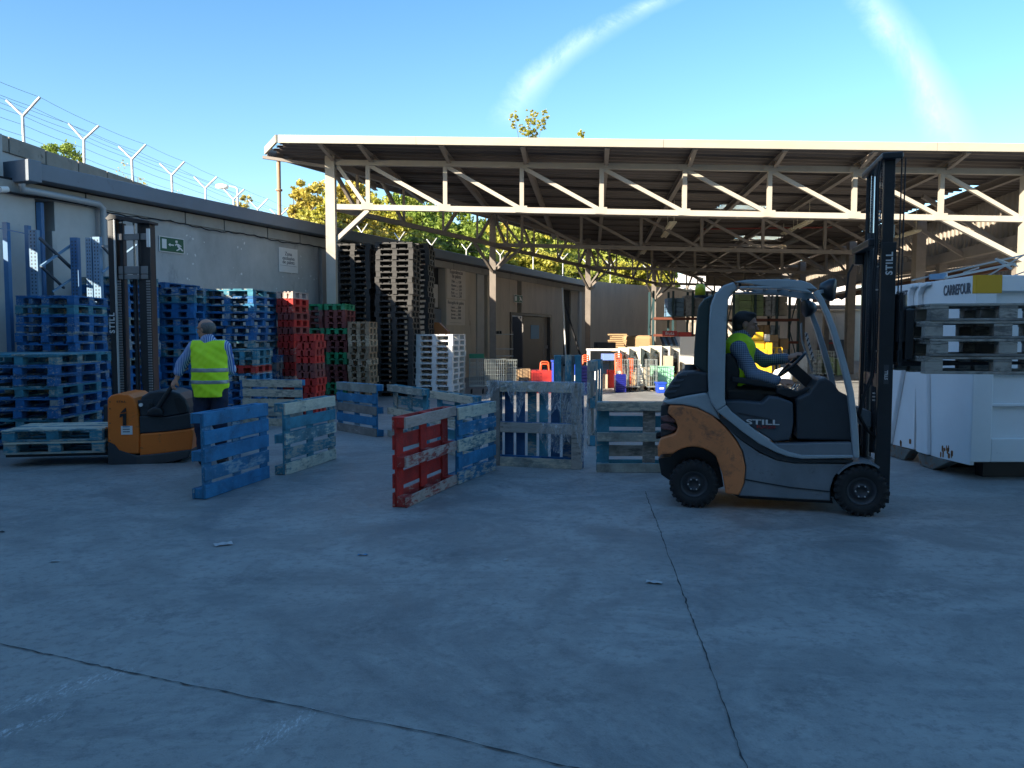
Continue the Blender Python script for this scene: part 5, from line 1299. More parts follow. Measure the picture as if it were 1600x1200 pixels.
# far side: same outline mirrored across the machine (same local x,z)
def flp2(name, pts, y0, y1, m, bevel=.012):
    o = MB().prism(O_(pts, 0), y0, y1).build(name, m, fl); bev(o, bevel, 3); return o
yA, yB = WID - .14, WID - .06
flp2('rear_pillar', outer[:7] + [(440, 60), (455, 92), (430, 112), (414, 145), (408, 200), (403, 320), (399, 500), (398, 610), (404, 640), (360, 668), (335, 632)], yA, yB, M['fl_frame'])
flp2('roof_rail', outer[7:14] + list(reversed([(812, 115), (780, 92), (740, 82), (690, 79), (600, 79), (500, 82), (455, 92)])), yA, yB, M['fl_frame'])
flp2('front_pillar', outer[13:] + inner[:10], yA, yB, M['fl_frame'])
for i, zx in enumerate((470, 545, 620, 695, 760)):
    x, z = F(zx, 66); MB().bar((x, .086, z), (x, yA - .001, z), .022, .045).build('roof_bar', M['fl_dark'], fl)
x, z = F(812, 92); MB().bar((x, .086, z), (x, yA - .001, z), .05, .03).build('roof_crossmember', M['fl_frame'], fl)
x, z = F(395, 95); MB().bar((x, .086, z), (x, yA - .001, z), .08, .03).build('roof_crossmember', M['fl_frame'], fl)
# rear screen (dark green-grey) and hood
flp('rear_screen', [(345, 118), (300, 140), (272, 178), (262, 260), (254, 380), (250, 450), (318, 500), (322, 320), (330, 170)], .12, WID - .18, M_('rear_screen_green', (0.03, 0.05, 0.05), .3, .1, 3, bump=0), .02)
flp('hood', [(106, 592), (135, 545), (172, 500), (200, 484), (260, 480), (318, 488), (322, 582), (215, 596), (135, 612)], .06, WID - .06, M['fl_dark'], .025)
for k in range(4):
    xx = 118 + k * 17; yy_ = 585 - k * 26
    flp('hood_rib', [(xx, yy_), (xx + 50, yy_ - 6), (xx + 54, yy_ - 16), (xx + 8, yy_ - 12)], .05, .0599, M['fl_pod'], .003)
x, z = F(238, 462, .5); MB().tube([(x, .45, z - .05), (x, .45, z + .03)], [.06, .055], 16).build('filler_cap', M['fl_dark'], fl)
# seat pod with lettering
flp('side_pod', [(400, 622), (470, 620), (572, 630), (604, 600), (650, 604), (718, 628), (720, 720), (712, 770), (700, 804), (630, 812), (560, 768), (430, 682), (402, 650)], .10, .32, M['fl_pod'], .015)
flp('side_pod_trim', [(455, 672), (520, 684), (600, 700), (625, 708), (628, 716), (598, 708), (520, 692), (462, 680)], .092, .0999, M['fl_dark'], .002)
def ltxt(body, zx, zy, size, m, Y, name='lettering', par=None, vertical=False, sq=1.25, bold=.004):
    x, z = F(zx, zy, Y); p = FO + FX * x + FYv * Y + Vector((0, 0, z))
    if vertical: return text_obj(name, body, size, m, p, (0, 0, 1), up=-FX, parent=par or fl, bold=bold, spacing=1.1)
    return text_obj(name, body, size, m, p, FX, parent=par or fl, squeeze=sq, bold=bold)
ltxt('STILL', 574, 720, .062, M['letter'], .088, sq=2.0, bold=.0015); ltxt('RX20', 590, 742, .035, M['red_letter'], .088, sq=2.0, bold=.001)
# seat, dash, steering
flp('seat_base', [(400, 610), (400, 560), (560, 560), (620, 590), (600, 640), (420, 640)], .33, .75, M['fl_black'], .03)
flp('seat_back', [(392, 620), (396, 400), (425, 392), (452, 420), (470, 480), (468, 520), (455, 560), (450, 610)], .34, .74, M['fl_black'], .03)
flp('armrest', [(430, 505), (560, 520), (640, 545), (640, 562), (540, 548), (430, 530)], .26, .33, M['fl_black'], .01)
flp('lever_console', [(640, 560), (700, 560), (735, 575), (795, 555), (800, 572), (750, 600), (700, 606), (640, 585)], .22, .32, M['fl_black'], .01)
flp('dashboard', [(735, 610), (790, 585), (820, 545), (835, 520), (870, 512), (905, 535), (935, 575), (965, 590), (985, 604), (996, 700), (998, 808), (735, 800)], .09, WID - .15, M['fl_dark'], .02)
flp('footwell_floor', [(640, 812), (998, 808), (998, 826), (640, 826)], .10, WID - .15, M['fl_black'], 0)
flp('cowl_bezel', [(832, 530), (850, 512), (872, 508), (866, 530), (842, 548)], .12, .5, M['fl_grey'], .01)
mb = MB(); x0, z0 = F(712, 452, .5); x1, z1_ = F(820, 560, .5); mb.bar((x0, .5, z0 - .02), (x1, .5, z1_), .07, .10); mb.build('steering_column', M['fl_black'], fl)
mb = MB(); c = Vector((x0, .5, z0 + .01)); ax = Vector((x0 - x1, 0, z0 - z1_)).normalized(); u = Vector((0, 1, 0)); v = ax.cross(u)
mb.tube([c + (u * math.cos(t_) + v * math.sin(t_)) * .155 for t_ in np.linspace(0, 2 * PI, 25)], .014, 8, False); mb.bar(c - u * .15, c + u * .15, .03, .012); mb.bar(c, c + v * .15, .03, .012)
swo = mb.build('steering_wheel', M['fl_black'], fl)
x0, z0 = F(742, 412, .5); MB().tube([(x0, .44, z0 - .04), (x0, .44, z0 + .015)], [.014, .022], 10).build('steering_knob', M['fl_black'], swo)
mb = MB(); x0, z0 = F(760, 600, .3); x1, z1_ = F(838, 722, .3); mb.tube([(x0, .3, z0), (x1, .3, z1_)], .011, 8); mb.build('lever', M['chrome'], fl)
for k, (ax_, ay_) in enumerate(((700, 545), (716, 548))):
    x0, z0 = F(ax_, ay_, .26); MB().tube([(x0, .25 + .04 * k, z0 - .06), (x0 + .05, .25 + .04 * k, z0 + .01)], .008, 6).build('hydraulic_lever', M['chrome'], fl)
# sticker with markings on the far pillar
mb = MB(); xs_, zs_ = [], []
q = [F(772, 300, WID - .16), F(784, 296, WID - .16), F(820, 425, WID - .16), F(808, 430, WID - .16)]
o = MB().add([(x, WID - .1405 - .001, z) for x, z in q], [(0, 1, 2, 3)]).build('sticker_strip', M['signwhite'], fl)
for k in range(6):
    t_ = (k + .5) / 6; x_ = q[0][0] * (1 - t_) + q[3][0] * t_ + .012; z_ = q[0][1] * (1 - t_) + q[3][1] * t_
    MB().box((x_, WID - .1435, z_), (.012, .002, .035), R3(0, .3, 0)).build('sticker_mark', M['ink'], o)
flp('grab_handle', [(752, 258), (760, 252), (762, 330), (800, 440), (812, 480), (804, 482), (756, 340)], WID - .2, WID - .17, M['fl_frame'], .004)
# beacon, work lamps
x, z = F(283, 100, .55); bc = MB().lathe([(0, -.05), (.05, -.05), (.05, .03), (.035, .055), (0, .06)], (x, .55, z), (0, 0, 1), 18).build('beacon', (lambda t: t)(flat('beacon_yellow', (.55, .50, .02), .25)), fl)
MB().tube([(x, .55, z - .075), (x, .55, z - .05)], .06, 16).bar((x, .55, z - .07), (x + .14, .55, z - .07), .05, .02).build('beacon_bracket', M['fl_black'], fl)
def lamp(zx, zy, Y, r, dirx=1):
    x, z = F(zx, zy, Y); c = Vector((x, Y, z))
    o = MB().lathe([(0, -r * .9), (r * .5, -r * .8), (r * .95, -r * .1), (r, r * .35), (r * .9, r * .45), (0, r * .4)], c, (dirx, -.3, -.12), 18).build('work_lamp', M['fl_black'], fl); return c
c = lamp(888, 98, .2, .10); MB().bar(c, Vector((F(830, 110)[0], .1, F(830, 110)[1])), .03, .03).build('lamp_bracket', M['fl_frame'], fl)
c2 = lamp(788, 185, .9, .085, -1); MB().bar(c2, c2 + Vector((-.0, .0, .14)), .025, .025).build('lamp_bracket', M['fl_black'], fl)
x, z = F(760, 128, .6); MB().bar((x - .12, .5, z + .01), (x + .22, .35, z - .03), .035, .05).build('wiper_arm', M['fl_frame'], fl)
cpts = [F(925, 130, .2), F(945, 142, .2), F(965, 130, .2), F(972, 80, .2), F(978, 20, .2), F(1000, -20, .2)]
MB().tube([(x, .2, z) for x, z in cpts], .009, 6).build('cable', M['rubber'], fl)
# wheels with tread blocks
def wheel(zx, zy, r, y0, y1, nm='wheel'):
    x, z = F(zx, zy); z = r
    root = empty(nm, (0, 0, 0)); root.parent = fl; root.location = (x, y0, z); w = y1 - y0
    mb = MB(); mb.lathe([(r * .56, w * .1), (r * .60, 0.004), (r * .88, 0), (r * .97, .02), (r * .985, w / 2), (r * .97, w - .02), (r * .88, w), (r * .6, w - .004), (r * .56, w * .9)], (0, 0, 0), (0, 1, 0), 40)
    for k in range(22):
        a = 2 * PI * k / 22; R = Matrix.Rotation(-a, 3, 'Y')
        for (yy_, tw) in ((w * .2, .38), (w * .78, .38)):
            c = R @ Vector((r * .975, yy_, 0)); mb.box(c, (r * .10, w * tw, r * .15), R @ R3(.25 if yy_ < w / 2 else -.25, 0, 0))
        c = R @ Vector((r * .86, .002, 0)); mb.box(c, (r * .16, .012, r * .07), R)
    mb.build('tyre', M['rubber'], root)
    rb = MB(); rb.lathe([(0, .045), (r * .18, .045), (r * .2, .02), (r * .27, .015), (r * .32, .05), (r * .42, .055), (r * .5, .02), (r * .57, .012), (r * .585, .05), (r * .5, .08)], (0, 0, 0), (0, 1, 0), 32)
    rim = rb.build('rim', M['rim'], root)
    for k in range(6):
        a = 2 * PI * k / 6; bo = MB().tube([(math.cos(a) * r * .235, .003, math.sin(a) * r * .235), (math.cos(a) * r * .235, .02, math.sin(a) * r * .235)], r * .03, 6).build('wheel_nut', M['galv'], root)
    return root
wheel(252, 1012, .212, .01, .19); wheel(1040, 1057, .216, -.01, .19)
wheel(252, 1012, .212, WID - .19, WID - .01); wheel(1040, 1057, .216, WID - .19, WID)
MB().prism(O_(arc(1040, 1050, 148, 218, 305, 10) + list(reversed(arc(1040, 1050, 138, 218, 305, 10)))), .0, .24).build('front_fender', M['fl_grey'], fl)
MB().prism(O_([(905, 990), (935, 940), (985, 915), (1040, 905), (1010, 960), (960, 1010), (930, 1090), (896, 1090)]), .2, .26).build('front_wheel_well', M['fl_black'], fl)
# ---- mast: near rail at px 1385, far rail at px 1340
def FL3(px, py, Y): x, z = FPX(px, py, Y); return Vector((x, Y, z))
xm0 = FPX(1377, 600, .15)[0]; xm1 = FPX(1392, 600, .15)[0] - .01
ztop = FPX(1385, 246, .16)[1]; zmid = 2.35; zbot = .10
yn, yf_ = .13, .97
print('mast x', xm0, xm1, 'top', ztop)
def channel(mb, x0, x1, y, sgn, z0, z1, t=.014, d=.05):
    mb.bb((x0, y, z0), (x1, y + t, z1)); 
    mb.bb((x0, y + (t + .001 if sgn > 0 else -d), z0), (x0 + t, y + (t + d if sgn > 0 else -.001), z1)); mb.bb((x1 - t, y + (t + .001 if sgn > 0 else -d), z0), (x1, y + (t + d if sgn > 0 else -.001), z1))
mast = empty('mast', (0, 0, 0)); mast.parent = fl
def mp(mb, name, m, bevel=0): o = mb.build(name, m, mast); (bev(o, bevel) if bevel else None); return o
mb = MB(); channel(mb, xm0 - .03, xm1 + .02, yn, 1, zbot, zmid); mp(mb, 'outer_channel', M['fl_black'], .003)
mb = MB(); channel(mb, xm0 - .03, xm1 + .02, yf_, -1, zbot, zmid); mp(mb, 'outer_channel', M['fl_black'], .003)
mb = MB(); channel(mb, xm0 - .015, xm1 + .005, yn + .055, 1, .5, ztop - .02); mp(mb, 'inner_channel', M['fl_black'], .003)
mb = MB(); channel(mb, xm0 - .015, xm1 + .005, yf_ - .055, -1, .5, ztop - .02); mp(mb, 'inner_channel', M['fl_black'], .003)
mp(MB().bb((xm0 - .05, yn - .02, ztop - .02), (xm1 + .05, yf_ + .03, ztop + .035)), 'top_crosshead', M['fl_black'], .012)
mp(MB().bb((xm0 - .12, yn + .1, zmid - .02), (xm0 - .031, yf_ + .05, zmid + .045)), 'mast_crosshead', M['fl_black'], .01)
mp(MB().bb((xm0 - .11, yf_ - .08, zmid - .12), (xm0 - .031, yf_ + .05, zmid - .021)), 'mast_bracket', M['fl_black'], .01)
mp(MB().bb((xm0 - .02, yn + .12, 1.1), (xm0 + .0, yf_ - .12, 1.22)), 'mast_crosshead', M['fl_black'], .006)
mp(MB().bb((xm0 - .12, .2, .32), (xm1 + .01, yf_ - .01, .40)), 'mast_foot', M['fl_black'], .01)
# lift cylinders and rods
for (yc, xc) in ((yn + .14, xm0 + .055), (yf_ - .14, xm0 + .02)):
    mp(MB().tube([(xc, yc, .4), (xc, yc, zmid + .12)], .034, 14).tube([(xc, yc, zmid + .05), (xc, yc, zmid + .16)], .042, 14), 'lift_cylinder', M['fl_dark'])
    mp(MB().tube([(xc, yc, zmid + .13), (xc, yc, ztop - .02)], .019, 14), 'piston_rod', M['chrome'])
mp(MB().tube([(xm0 + .01, yn + .30, .5), (xm0 + .01, yn + .30, 2.2)], .04, 14), 'lift_cylinder', M['fl_dark'])
mp(MB().tube([(xm0 - .035, yf_ - .2, 1.0), (xm0 - .035, yf_ - .2, ztop - .04)], .007, 6).tube([(xm0 - .035, yf_ - .17, 1.0), (xm0 - .035, yf_ - .17, ztop - .04)], .007, 6), 'hydraulic_hose', M['rubber'])
for yc in (yn + .22, yf_ - .24):
    mb = MB(); z = .7
    while z < ztop - .03: mb.box((xm0 - .005, yc, z), (.012, .018 if int(z / .022) % 2 else .010, .018)); z += .022
    o = mp(mb, 'lift_chain', M['galv']); o['kind'] = 'stuff'; o.data.materials[0] = M['rim']
for k in range(2):
    x = xm0 - .04 - .012 * k; yc = yn + .06 + .02 * k; pts = [(x, yc, ztop - .02), (x - .02, yc, ztop - .15), (x - .015, yc, 2.3), (x - .03, yc, 2.0), (x - .01, yc, 1.5), (x - .02, yc, 1.2), (x - .1, yc - .05, 1.0), (x - .13, yc - .06, .86), (x - .06, yc - .03, .74), (x + .02, yc, .66), (x + .08, yc, .55)]
    mp(MB().tube(pts, .009, 6), 'hydraulic_hose', M['rubber'])
mp(MB().tube([(xm1 + .06, yn - .02, 1.9), (xm1 + .065, yn - .02, ztop - .02)], .006, 6).tube([(xm1 + .045, yn + .02, 1.9), (xm1 + .045, yn + .02, ztop - .02)], .006, 6), 'hydraulic_hose', M['rubber'])
for k in range(3): mp(MB().box((xm0 - .045, yn + .07, 2.55 + .035 * k + (.9 if 0 else 0)), (.02, .03, .018)), 'hose_clamp', M['galv'])
for z_ in (1.02, .99, 1.42, 1.05, 2.15, 1.95): mp(MB().box((xm0 - .045, yn + .08, z_), (.018, .03, .012)), 'hose_clamp', M['galv'])
flp('mast_mount', [(1035, 655), (1085, 670), (1085, 745), (1040, 735)], .25, .8, M['fl_grey'], .01)
mp(MB().box((xm0 - .06, .22, .42), (.06, .04, .08)), 'mast_pivot', M['galv'])
mt_ = MB(); 
px_, pz_ = FPX(1380, 412, yn); ptxt = FO + FX * ((xm0 + xm1) / 2) + FYv * (yn - .006) + Vector((0, 0, pz_))
text_obj('lettering', 'STILL', .075, M['letter'], ptxt, (0, 0, 1), up=-FX, parent=mast, bold=.002, spacing=1.15)
p2 = FO + FX * ((xm0 + xm1) / 2) + FYv * (yn - .004) + Vector((0, 0, FPX(1378, 586, yn)[1]))
mp(MB().bb(((xm0 + xm1) / 2 - .02, yn - .003, FPX(1378, 600, yn)[1]), ((xm0 + xm1) / 2 + .02, yn - .0005, FPX(1378, 570, yn)[1])), 'plate', M['rim'])
text_obj('lettering', 'STILL', .035, M['letter'], p2, (0, 0, 1), up=-FX, parent=mast, bold=.001)
# carriage and forks
cz0, cz1 = 1.30, 1.86
car = empty('fork_carriage', (0, 0, 0)); car.parent = fl
def cp(mb, name, m, bevel=0): o = mb.build(name, m, car); (bev(o, bevel) if bevel else None); return o
xc = xm1 + .05
cp(MB().bb((xc, .12, cz1 - .1), (xc + .04, .98, cz1)), 'carriage_bar', M['fl_black'], .006); cp(MB().bb((xc, .12, cz0 + .02), (xc + .04, .98, cz0 + .13)), 'carriage_bar', M['fl_black'], .006)
for y_ in (.14, .36, .55, .74, .94): cp(MB().bb((xc + .005, y_ - .02, cz0), (xc + .035, y_ + .02, cz1 + .06)), 'load_guard_bar', M['fl_black'], .004)
for y_ in (.14, .32): cp(MB().bb((xc + .06, y_, cz0 + .05), (xc + .13, y_ + .1, cz1 - .08)).tube([(xc + .03, y_ + .05, cz0 + .2), (xc + .03, y_ + .05, cz1 + .04)], .05, 12), 'side_shift_cylinder', M['fl_black'], .01)
cp(MB().bb((xm1 + .021, .3, cz0 - .02), (xc, .8, cz1 + .02)), 'carriage_plate', M['fl_black'], .01)
FZ = 1.262
for y_ in (.28, .70):
    cp(MB().prism([(xc + .041, cz1 - .02), (xc + .08, cz1 - .02), (xc + .085, FZ + .068), (xc + 1.15, FZ + .060), (xc + 1.15, FZ + .05), (xc + .08, FZ + .025), (xc + .041, FZ + .03)], y_, y_ + .1), 'fork', M['fl_black'])
# pallets on the forks
ld = FO + FX * (xc + .135) + FYv * -.04
pk = None
for i in range(4):
    if pk is None: pk = make_pallet('wooden_pallet', lambda nm, i: 'p_grey', 1.2, .8, 5, False, .004, 3); o = pk
    else: o = copy_tree(pk)
    dxy = random.Random(i).uniform(-.015, .03)
    o.location = ld + FX * (.6 + dxy) + FYv * .42 + Vector((0, 0, FZ - .026 + (3 - i) * .146)); o.rotation_euler = (0, 0, math.atan2(FX.y, FX.x) + dxy * .3 + .08)
    tag(o, f"weathered grey pallet, {ordinal(i)}, of four carried on the forklift's forks", 'pallet', 'grey pallets on the forklift')
# ---------------- driver
def driver():
    L = lambda zx, zy, Y: (F(zx, zy, Y)[0], Y, F(zx, zy, Y)[1])
    Yc = .54
    hc = L(496, 262, Yc); hd, Pf, R = head_prims(hc, (1, -.12, -.10), s=1.02)
    sh = (L(462, 352, Yc)); nk = (hc[0] - .02, Yc, hc[2] - .10)
    sN = (F(462, 375, .37)[0], .37, F(462, 375, .37)[1]); sF = (F(478, 368, .72)[0], .72, F(478, 368, .72)[1])
    pel = L(440, 560, Yc); mid = L(452, 470, Yc)
    eN = L(528, 492, .33); wN = L(652, 527, .30); eF = L(585, 432, .70); wF = L(698, 418, .52)
    torso = [('e', pel, (.14, .17, .13), None), ('e', mid, (.125, .17, .17), None), ('e', (sh[0] + .01, Yc, sh[2] - .05), (.12, .18, .14), None), ('c', sN, sF, .066, .066), ('c', (sh[0], Yc, sh[2]), nk, .075, .062)]
    kN, kF = L(655, 590, .40), L(655, 590, .68); aN, aF = L(735, 770, .40), L(745, 775, .66)
    legs = []
    for k_, a_2, y_ in ((kN, aN, .44), (kF, aF, .64)):
        legs += [('c', (pel[0] + .02, y_, pel[2] - .03), k_, .088, .066), ('c', k_, a_2, .062, .042), ('c', (a_2[0], a_2[1], a_2[2] - .03), (a_2[0] + .15, a_2[1], a_2[2] - .06), .044, .036)]
    arms = [('c', sN, eN, .054, .043), ('c', eN, wN, .041, .028), ('c', sF, eF, .054, .043), ('c', eF, wF, .041, .028)]
    hands = hand_prims(wN, (.95, .05, -.06), (.06, -.55, .9), 1, .9) + hand_prims(wF, (.8, -.1, .35), (-.3, -.4, .9), -1, 2.0)
    neck = [('c', (sh[0], Yc, sh[2]), (hc[0] - .01, Yc, hc[2] - .07), .062, .056)]
    body = fig('person', sdf_mesh(hd + neck + torso + arms + legs + hands, .007, .014), M['skin2'], None, 2)
    rotz = math.atan2(FX.y, FX.x); body.location = FO; body.rotation_euler = (0, 0, rotz)
    tag(body, 'dark-haired man in yellow vest and checked shirt driving the forklift, hands on the controls', 'person')
    fig('shirt', sdf_mesh(torso + [('c', sN, eN, .056, .048), ('c', eN, tuple(np.array(eN) * .12 + np.array(wN) * .88), .047, .036), ('c', sF, eF, .056, .048), ('c', eF, tuple(np.array(eF) * .12 + np.array(wF) * .88), .047, .036)] + [('c', (sh[0], Yc, sh[2] + .02), (sh[0] + .02, Yc, sh[2] + .07), .066, .062)], .009, .025, .012, noise=.002), M['shirt_check'], body)
    t2 = [('e', pel, (.15, .18, .13), None), ('e', mid, (.14, .18, .17), None), ('e', (sh[0] + .01, Yc, sh[2] - .05), (.125, .185, .14), None), ('c', (sN[0], sN[1] + .04, sN[2]), (sF[0], sF[1] - .04, sF[2]), .07, .07)]
    fig('vest', sdf_mesh(t2, .009, .04, .022, [((0, .355, 0), (0, -1, .0)), ((0, .735, 0), (0, 1, 0)), ((0, 0, pel[2] + .02), (0, 0, -1))], [('e', (nk[0] + .05, Yc, nk[2] - .01), (.085, .08, .09), None), ('c', (sN[0] + .0, .2, sN[2] - .09), (sN[0] + .0, .40, sN[2] - .09), .085, .085)], noise=.0025), M['vest'], body)
    fig('trousers', sdf_mesh(legs[0:2] + legs[3:5] + [('e', pel, (.14, .17, .11), None)], .01, .03, .016, [((0, 0, pel[2] + .05), (0, 0, 1))], noise=.003), M['shoe'], body)
    for i in (2, 5): fig('shoe', sdf_mesh([legs[i]], .009, .02, .009), M['shoe'], body)
    hdn = [('e', Pf(-.022, 0, .035), (.098 * 1.02, .083, .088), R), ('e', Pf(.03, 0, .098), (.055, .062, .022), R), ('e', Pf(-.05, 0, -.03), (.055, .07, .05), R)]
    f1 = Vector(Pf(1, 0, 0)) - Vector(Pf(0, 0, 0)); u1 = Vector(Pf(0, 0, 1)) - Vector(Pf(0, 0, 0))
    fig('hair', sdf_mesh(hdn, .006, .02, .004, [(Pf(.055, 0, .05), tuple(f1 - u1 * .8)), (Pf(0, 0, -.07), tuple(-u1 + f1 * .3))], [('e', Pf(.005, .08, -.01), (.03, .03, .045), R), ('e', Pf(.005, -.08, -.01), (.03, .03, .045), R)], noise=.002), M['hair_dark'], body, 1)
    for q in (-1, 1):
        MB().lathe([(0, -.004), (.008, -.002), (.009, .004), (0, .008)], Pf(.090, .032 * q, -.004), tuple(f1), 10).build('eye', flat('eye%d' % q, (.25, .22, .2), .2), body)
        MB().bar(Pf(.098, .018 * q, .018), Pf(.088, .05 * q, .016), .006, .008).build('eyebrow', M['hair_dark'], body)
driver()
# ------------------------------------------------------------------ orange pallet truck
M['pt_orange'] = M_('pallet_truck_orange', (0.78, 0.175, 0.02), 0.42, 0.08, 3, dirt=(0.16, 0.08, 0.04), dirt_amt=0.5, bump=.05, fine=.35)
M['pt_dark'] = M_('pallet_truck_dark_cover', (0.028, 0.035, 0.045), 0.4, 0.15, 4, bump=.05)
ga, gb = G(171, 727), G(301, 716); ga.z = gb.z = 0
ga = Vector((-4.85, 9.42, 0)); gb = Vector((-3.77, 9.60, 0))
TX = (gb - ga).normalized(); TY = Vector((-TX.y, TX.x, 0)); TO = ga
tr = empty('pallet_truck', TO, math.atan2(TX.y, TX.x), 'orange and black electric pallet truck marked 1 with worn paint, carrying two pallets', 'pallet truck')
def T2(zx, zy, Y=0.0):
    p = hit(zx / 3.75, 420 + zy / 3.75, TO + TY * Y, TY); q = p - TO; return (q.dot(TX), p.z)
def tp(name, pts, y0, y1, m, bevel=.012, Yp=None, par=None):
    o = MB().prism([T2(x, y, y0 if Yp is None else Yp) for x, y in pts], y0, y1).build(name, m, par or tr)
    if bevel: bev(o, bevel, 3)
    return o
tp('side_panel', [(630, 1085), (628, 762), (650, 742), (690, 731), (750, 736), (785, 758), (803, 800), (812, 870), (816, 966), (816, 1085)], 0, .72, M['pt_orange'], .02)
tp('battery_box', [(818, 968), (980, 955), (1128, 937), (1133, 968), (1122, 1062), (960, 1082), (818, 1098)], .005, .70, M['pt_orange'], .02)
tp('skirt', [(633, 1080), (640, 1115), (700, 1142), (800, 1150), (980, 1138), (1105, 1108), (1118, 1058), (960, 1080), (800, 1095), (700, 1062)], -.008, .71, M_('skirt_scraped', (0.05, 0.052, 0.056), .5, .2, 5, dirt=(.14, .13, .12), dirt_amt=.5), .015)
tp('skirt', [(633, 1150), (633, 1012), (672, 1030), (700, 1065), (760, 1085), (800, 1105), (800, 1145)], -.010, -.0081, M['fl_dark'], 0)
tp('cover', [(808, 790), (830, 748), (870, 722), (930, 712), (1000, 714), (1050, 730), (1088, 765), (1106, 810), (1110, 848), (980, 868), (900, 872), (818, 868)], .03, .66, M['pt_dark'], .03)
tp('cover_lower', [(815, 862), (980, 868), (1110, 845), (1122, 934), (980, 953), (818, 966)], .01, .69, M['fl_dark'], .015)
tp('cover_recess', [(1018, 760), (1052, 752), (1082, 800), (1096, 845), (1050, 846), (1030, 810)], .02, .0299, M['fl_black'], .004)
tp('control_panel', [(806, 770), (900, 765), (896, 812), (812, 820)], .02, .0299, M['pt_dark'], .004)
for zx in (824, 882): x, z = T2(zx, 798); MB().tube([(x, -.002, z), (x, .019, z)], .022, 14).build('indicator_button', M['signwhite'] if zx < 850 else M['fl_black'], tr)
tp('tiller_base', [(850, 862), (862, 832), (890, 812), (930, 808), (950, 830), (952, 862)], -.06, .12, M['fl_black'], .03)
def T3(zx, zy, Y): x, z = T2(zx, zy, Y); return Vector((x, Y, z))
tl = MB().tube([T3(900, 835, -.02), T3(925, 815, -.02), T3(1040, 640, -.06), T3(1050, 618, -.06)], [.035, .03, .024, .028], 12).build('tiller', M['fl_black'], tr)
mb = MB(); h = T3(1056, 604, -.06); mb.tube([h + Vector((-.05, -.14, .0)), h + Vector((-.06, -.14, -.05)), h + Vector((-.02, 0, -.02)), h + Vector((.08, 0, .06)), h + Vector((-.06, .14, -.05)), h + Vector((-.05, .14, 0))], .015, 8); mb.box(h + Vector((.02, 0, .02)), (.12, .16, .05), R3(0, -.6, 0)); mb.tube([h + Vector((-.06, -.16, -.03)), h + Vector((-.06, .16, -.03))], .013, 8)
mb.build('tiller_handle', M['fl_black'], tl)
def ttxt(body, zx, zy, size, m, sq=1.0, bold=.0): x, z = T2(zx, zy); return text_obj('lettering', body, size, m, TO + TX * x + TY * (-.012 + .0) + Vector((0, 0, z)), TX, parent=tr, squeeze=sq, bold=bold)
tp('numeral', [(722, 918), (722, 862), (703, 872), (705, 850), (742, 845), (742, 918)], -.0145, -.0125, M['fl_black'], 0, 0); tp('numeral', [(706, 845), (735, 815), (741, 815), (741, 838)], -.0145, -.0125, M['fl_black'], 0, 0); ttxt('STILL', 712, 778, .03, M['fl_black'], 1.6)
x0, z0 = T2(711, 972); x1, z1_ = T2(776, 920); lb_ = MB().bb((x0, -.006, z0), (x1, -.001, z1_)).build('label_plate', M['signwhite'], tr)
for k in range(3): MB().bb((x0 + .02, -.009, z0 + .03 + .03 * k), (x1 - .03, -.0065, z0 + .04 + .03 * k)).build('label_print', M['blue_sign'] if k == 2 else M['ink'], lb_)
for zy in (780, 820, 905, 1005): x, z = T2(645, zy); MB().tube([(x, -.006, z), (x, .002, z)], .007, 8).build('bolt', M['fl_black'], tr)
for y_ in (.12, .50): MB().bb((-1.2, y_, .10), (.02, y_ + .16, .15)).build('fork', M['fl_black'], tr)
for y_ in (.2, .55): MB().tube([(.35, y_ - .05, .075), (.35, y_ + .05, .075)], .075, 16).build('wheel', M['rubber'], tr)
for (xx, yy_) in ((.75, .06), (.75, .62)): MB().tube([(xx, yy_, .07), (xx, yy_ + .05, .07)], .07, 16).build('wheel', M['rubber'], tr)
tp0 = None
for i in range(2):
    if tp0 is None: tp0 = make_pallet('wooden_pallet', lambda nm, i: 'p_worn' if nm == 'deck_board' else 'p_teal', 1.1, .8, 7, False, .004, 5); o = tp0
    else: o = copy_tree(tp0)
    o.location = TO + TX * (-.62 + .01 * i) + TY * .36 + Vector((0, 0, .152 + (1 - i) * .147)); o.rotation_euler = (0, 0, math.atan2(TX.y, TX.x) + .02 * i)
    tag(o, ['upper', 'lower'][i] + ' of two worn teal pallets carried on the orange pallet truck', 'pallet', 'teal pallets on the pallet truck')
# ------------------------------------------------------------------ stacker with tall mast behind the pallet truck
sk = empty('stacker_truck', P(208, 525, 10.9) * 1, -.12, 'tall black stacker mast with grey crossbars standing behind the orange pallet truck', 'stacker')
sk.location.z = 0
S_ = F_PX / 10.9
def sp(name, mb, m, bevel=0): o = mb.build(name, m, sk); (bev(o, bevel) if bevel else None); return o
def skx(px): return (px - 208) / S_
zt = CAM_H + (525 - 341) / S_
def zz(py): return CAM_H + (525 - py) / S_
sp('mast_rail', MB().bb((skx(175), -.06, .05), (skx(184.5), .08, zt)), M['fl_black'], .006)
sp('mast_rail_edge', MB().bb((skx(184.6), -.062, .05), (skx(187), -.04, zt)), M['galv'])
sp('mast_rail', MB().bb((skx(221), .0, .05), (skx(240), .14, zz(352))), M['fl_black'], .006)
sp('mast_rail', MB().bb((skx(188), .02, .05), (skx(193), .12, zz(350))), M['rim'], .004)
sp('inner_post', MB().bb((skx(216.5), .05, zz(600)), (skx(220), .09, zz(346))), M['fl_dark'], .003)
sp('top_crossbar', MB().prism([(skx(172), zz(344)), (skx(180), zz(337)), (skx(200), zz(341)), (skx(245), zz(349)), (skx(245), zz(353)), (skx(222), zz(352)), (skx(190), zz(345)), (skx(176), zz(347))], -.07, .15), M['fl_black'], .004)
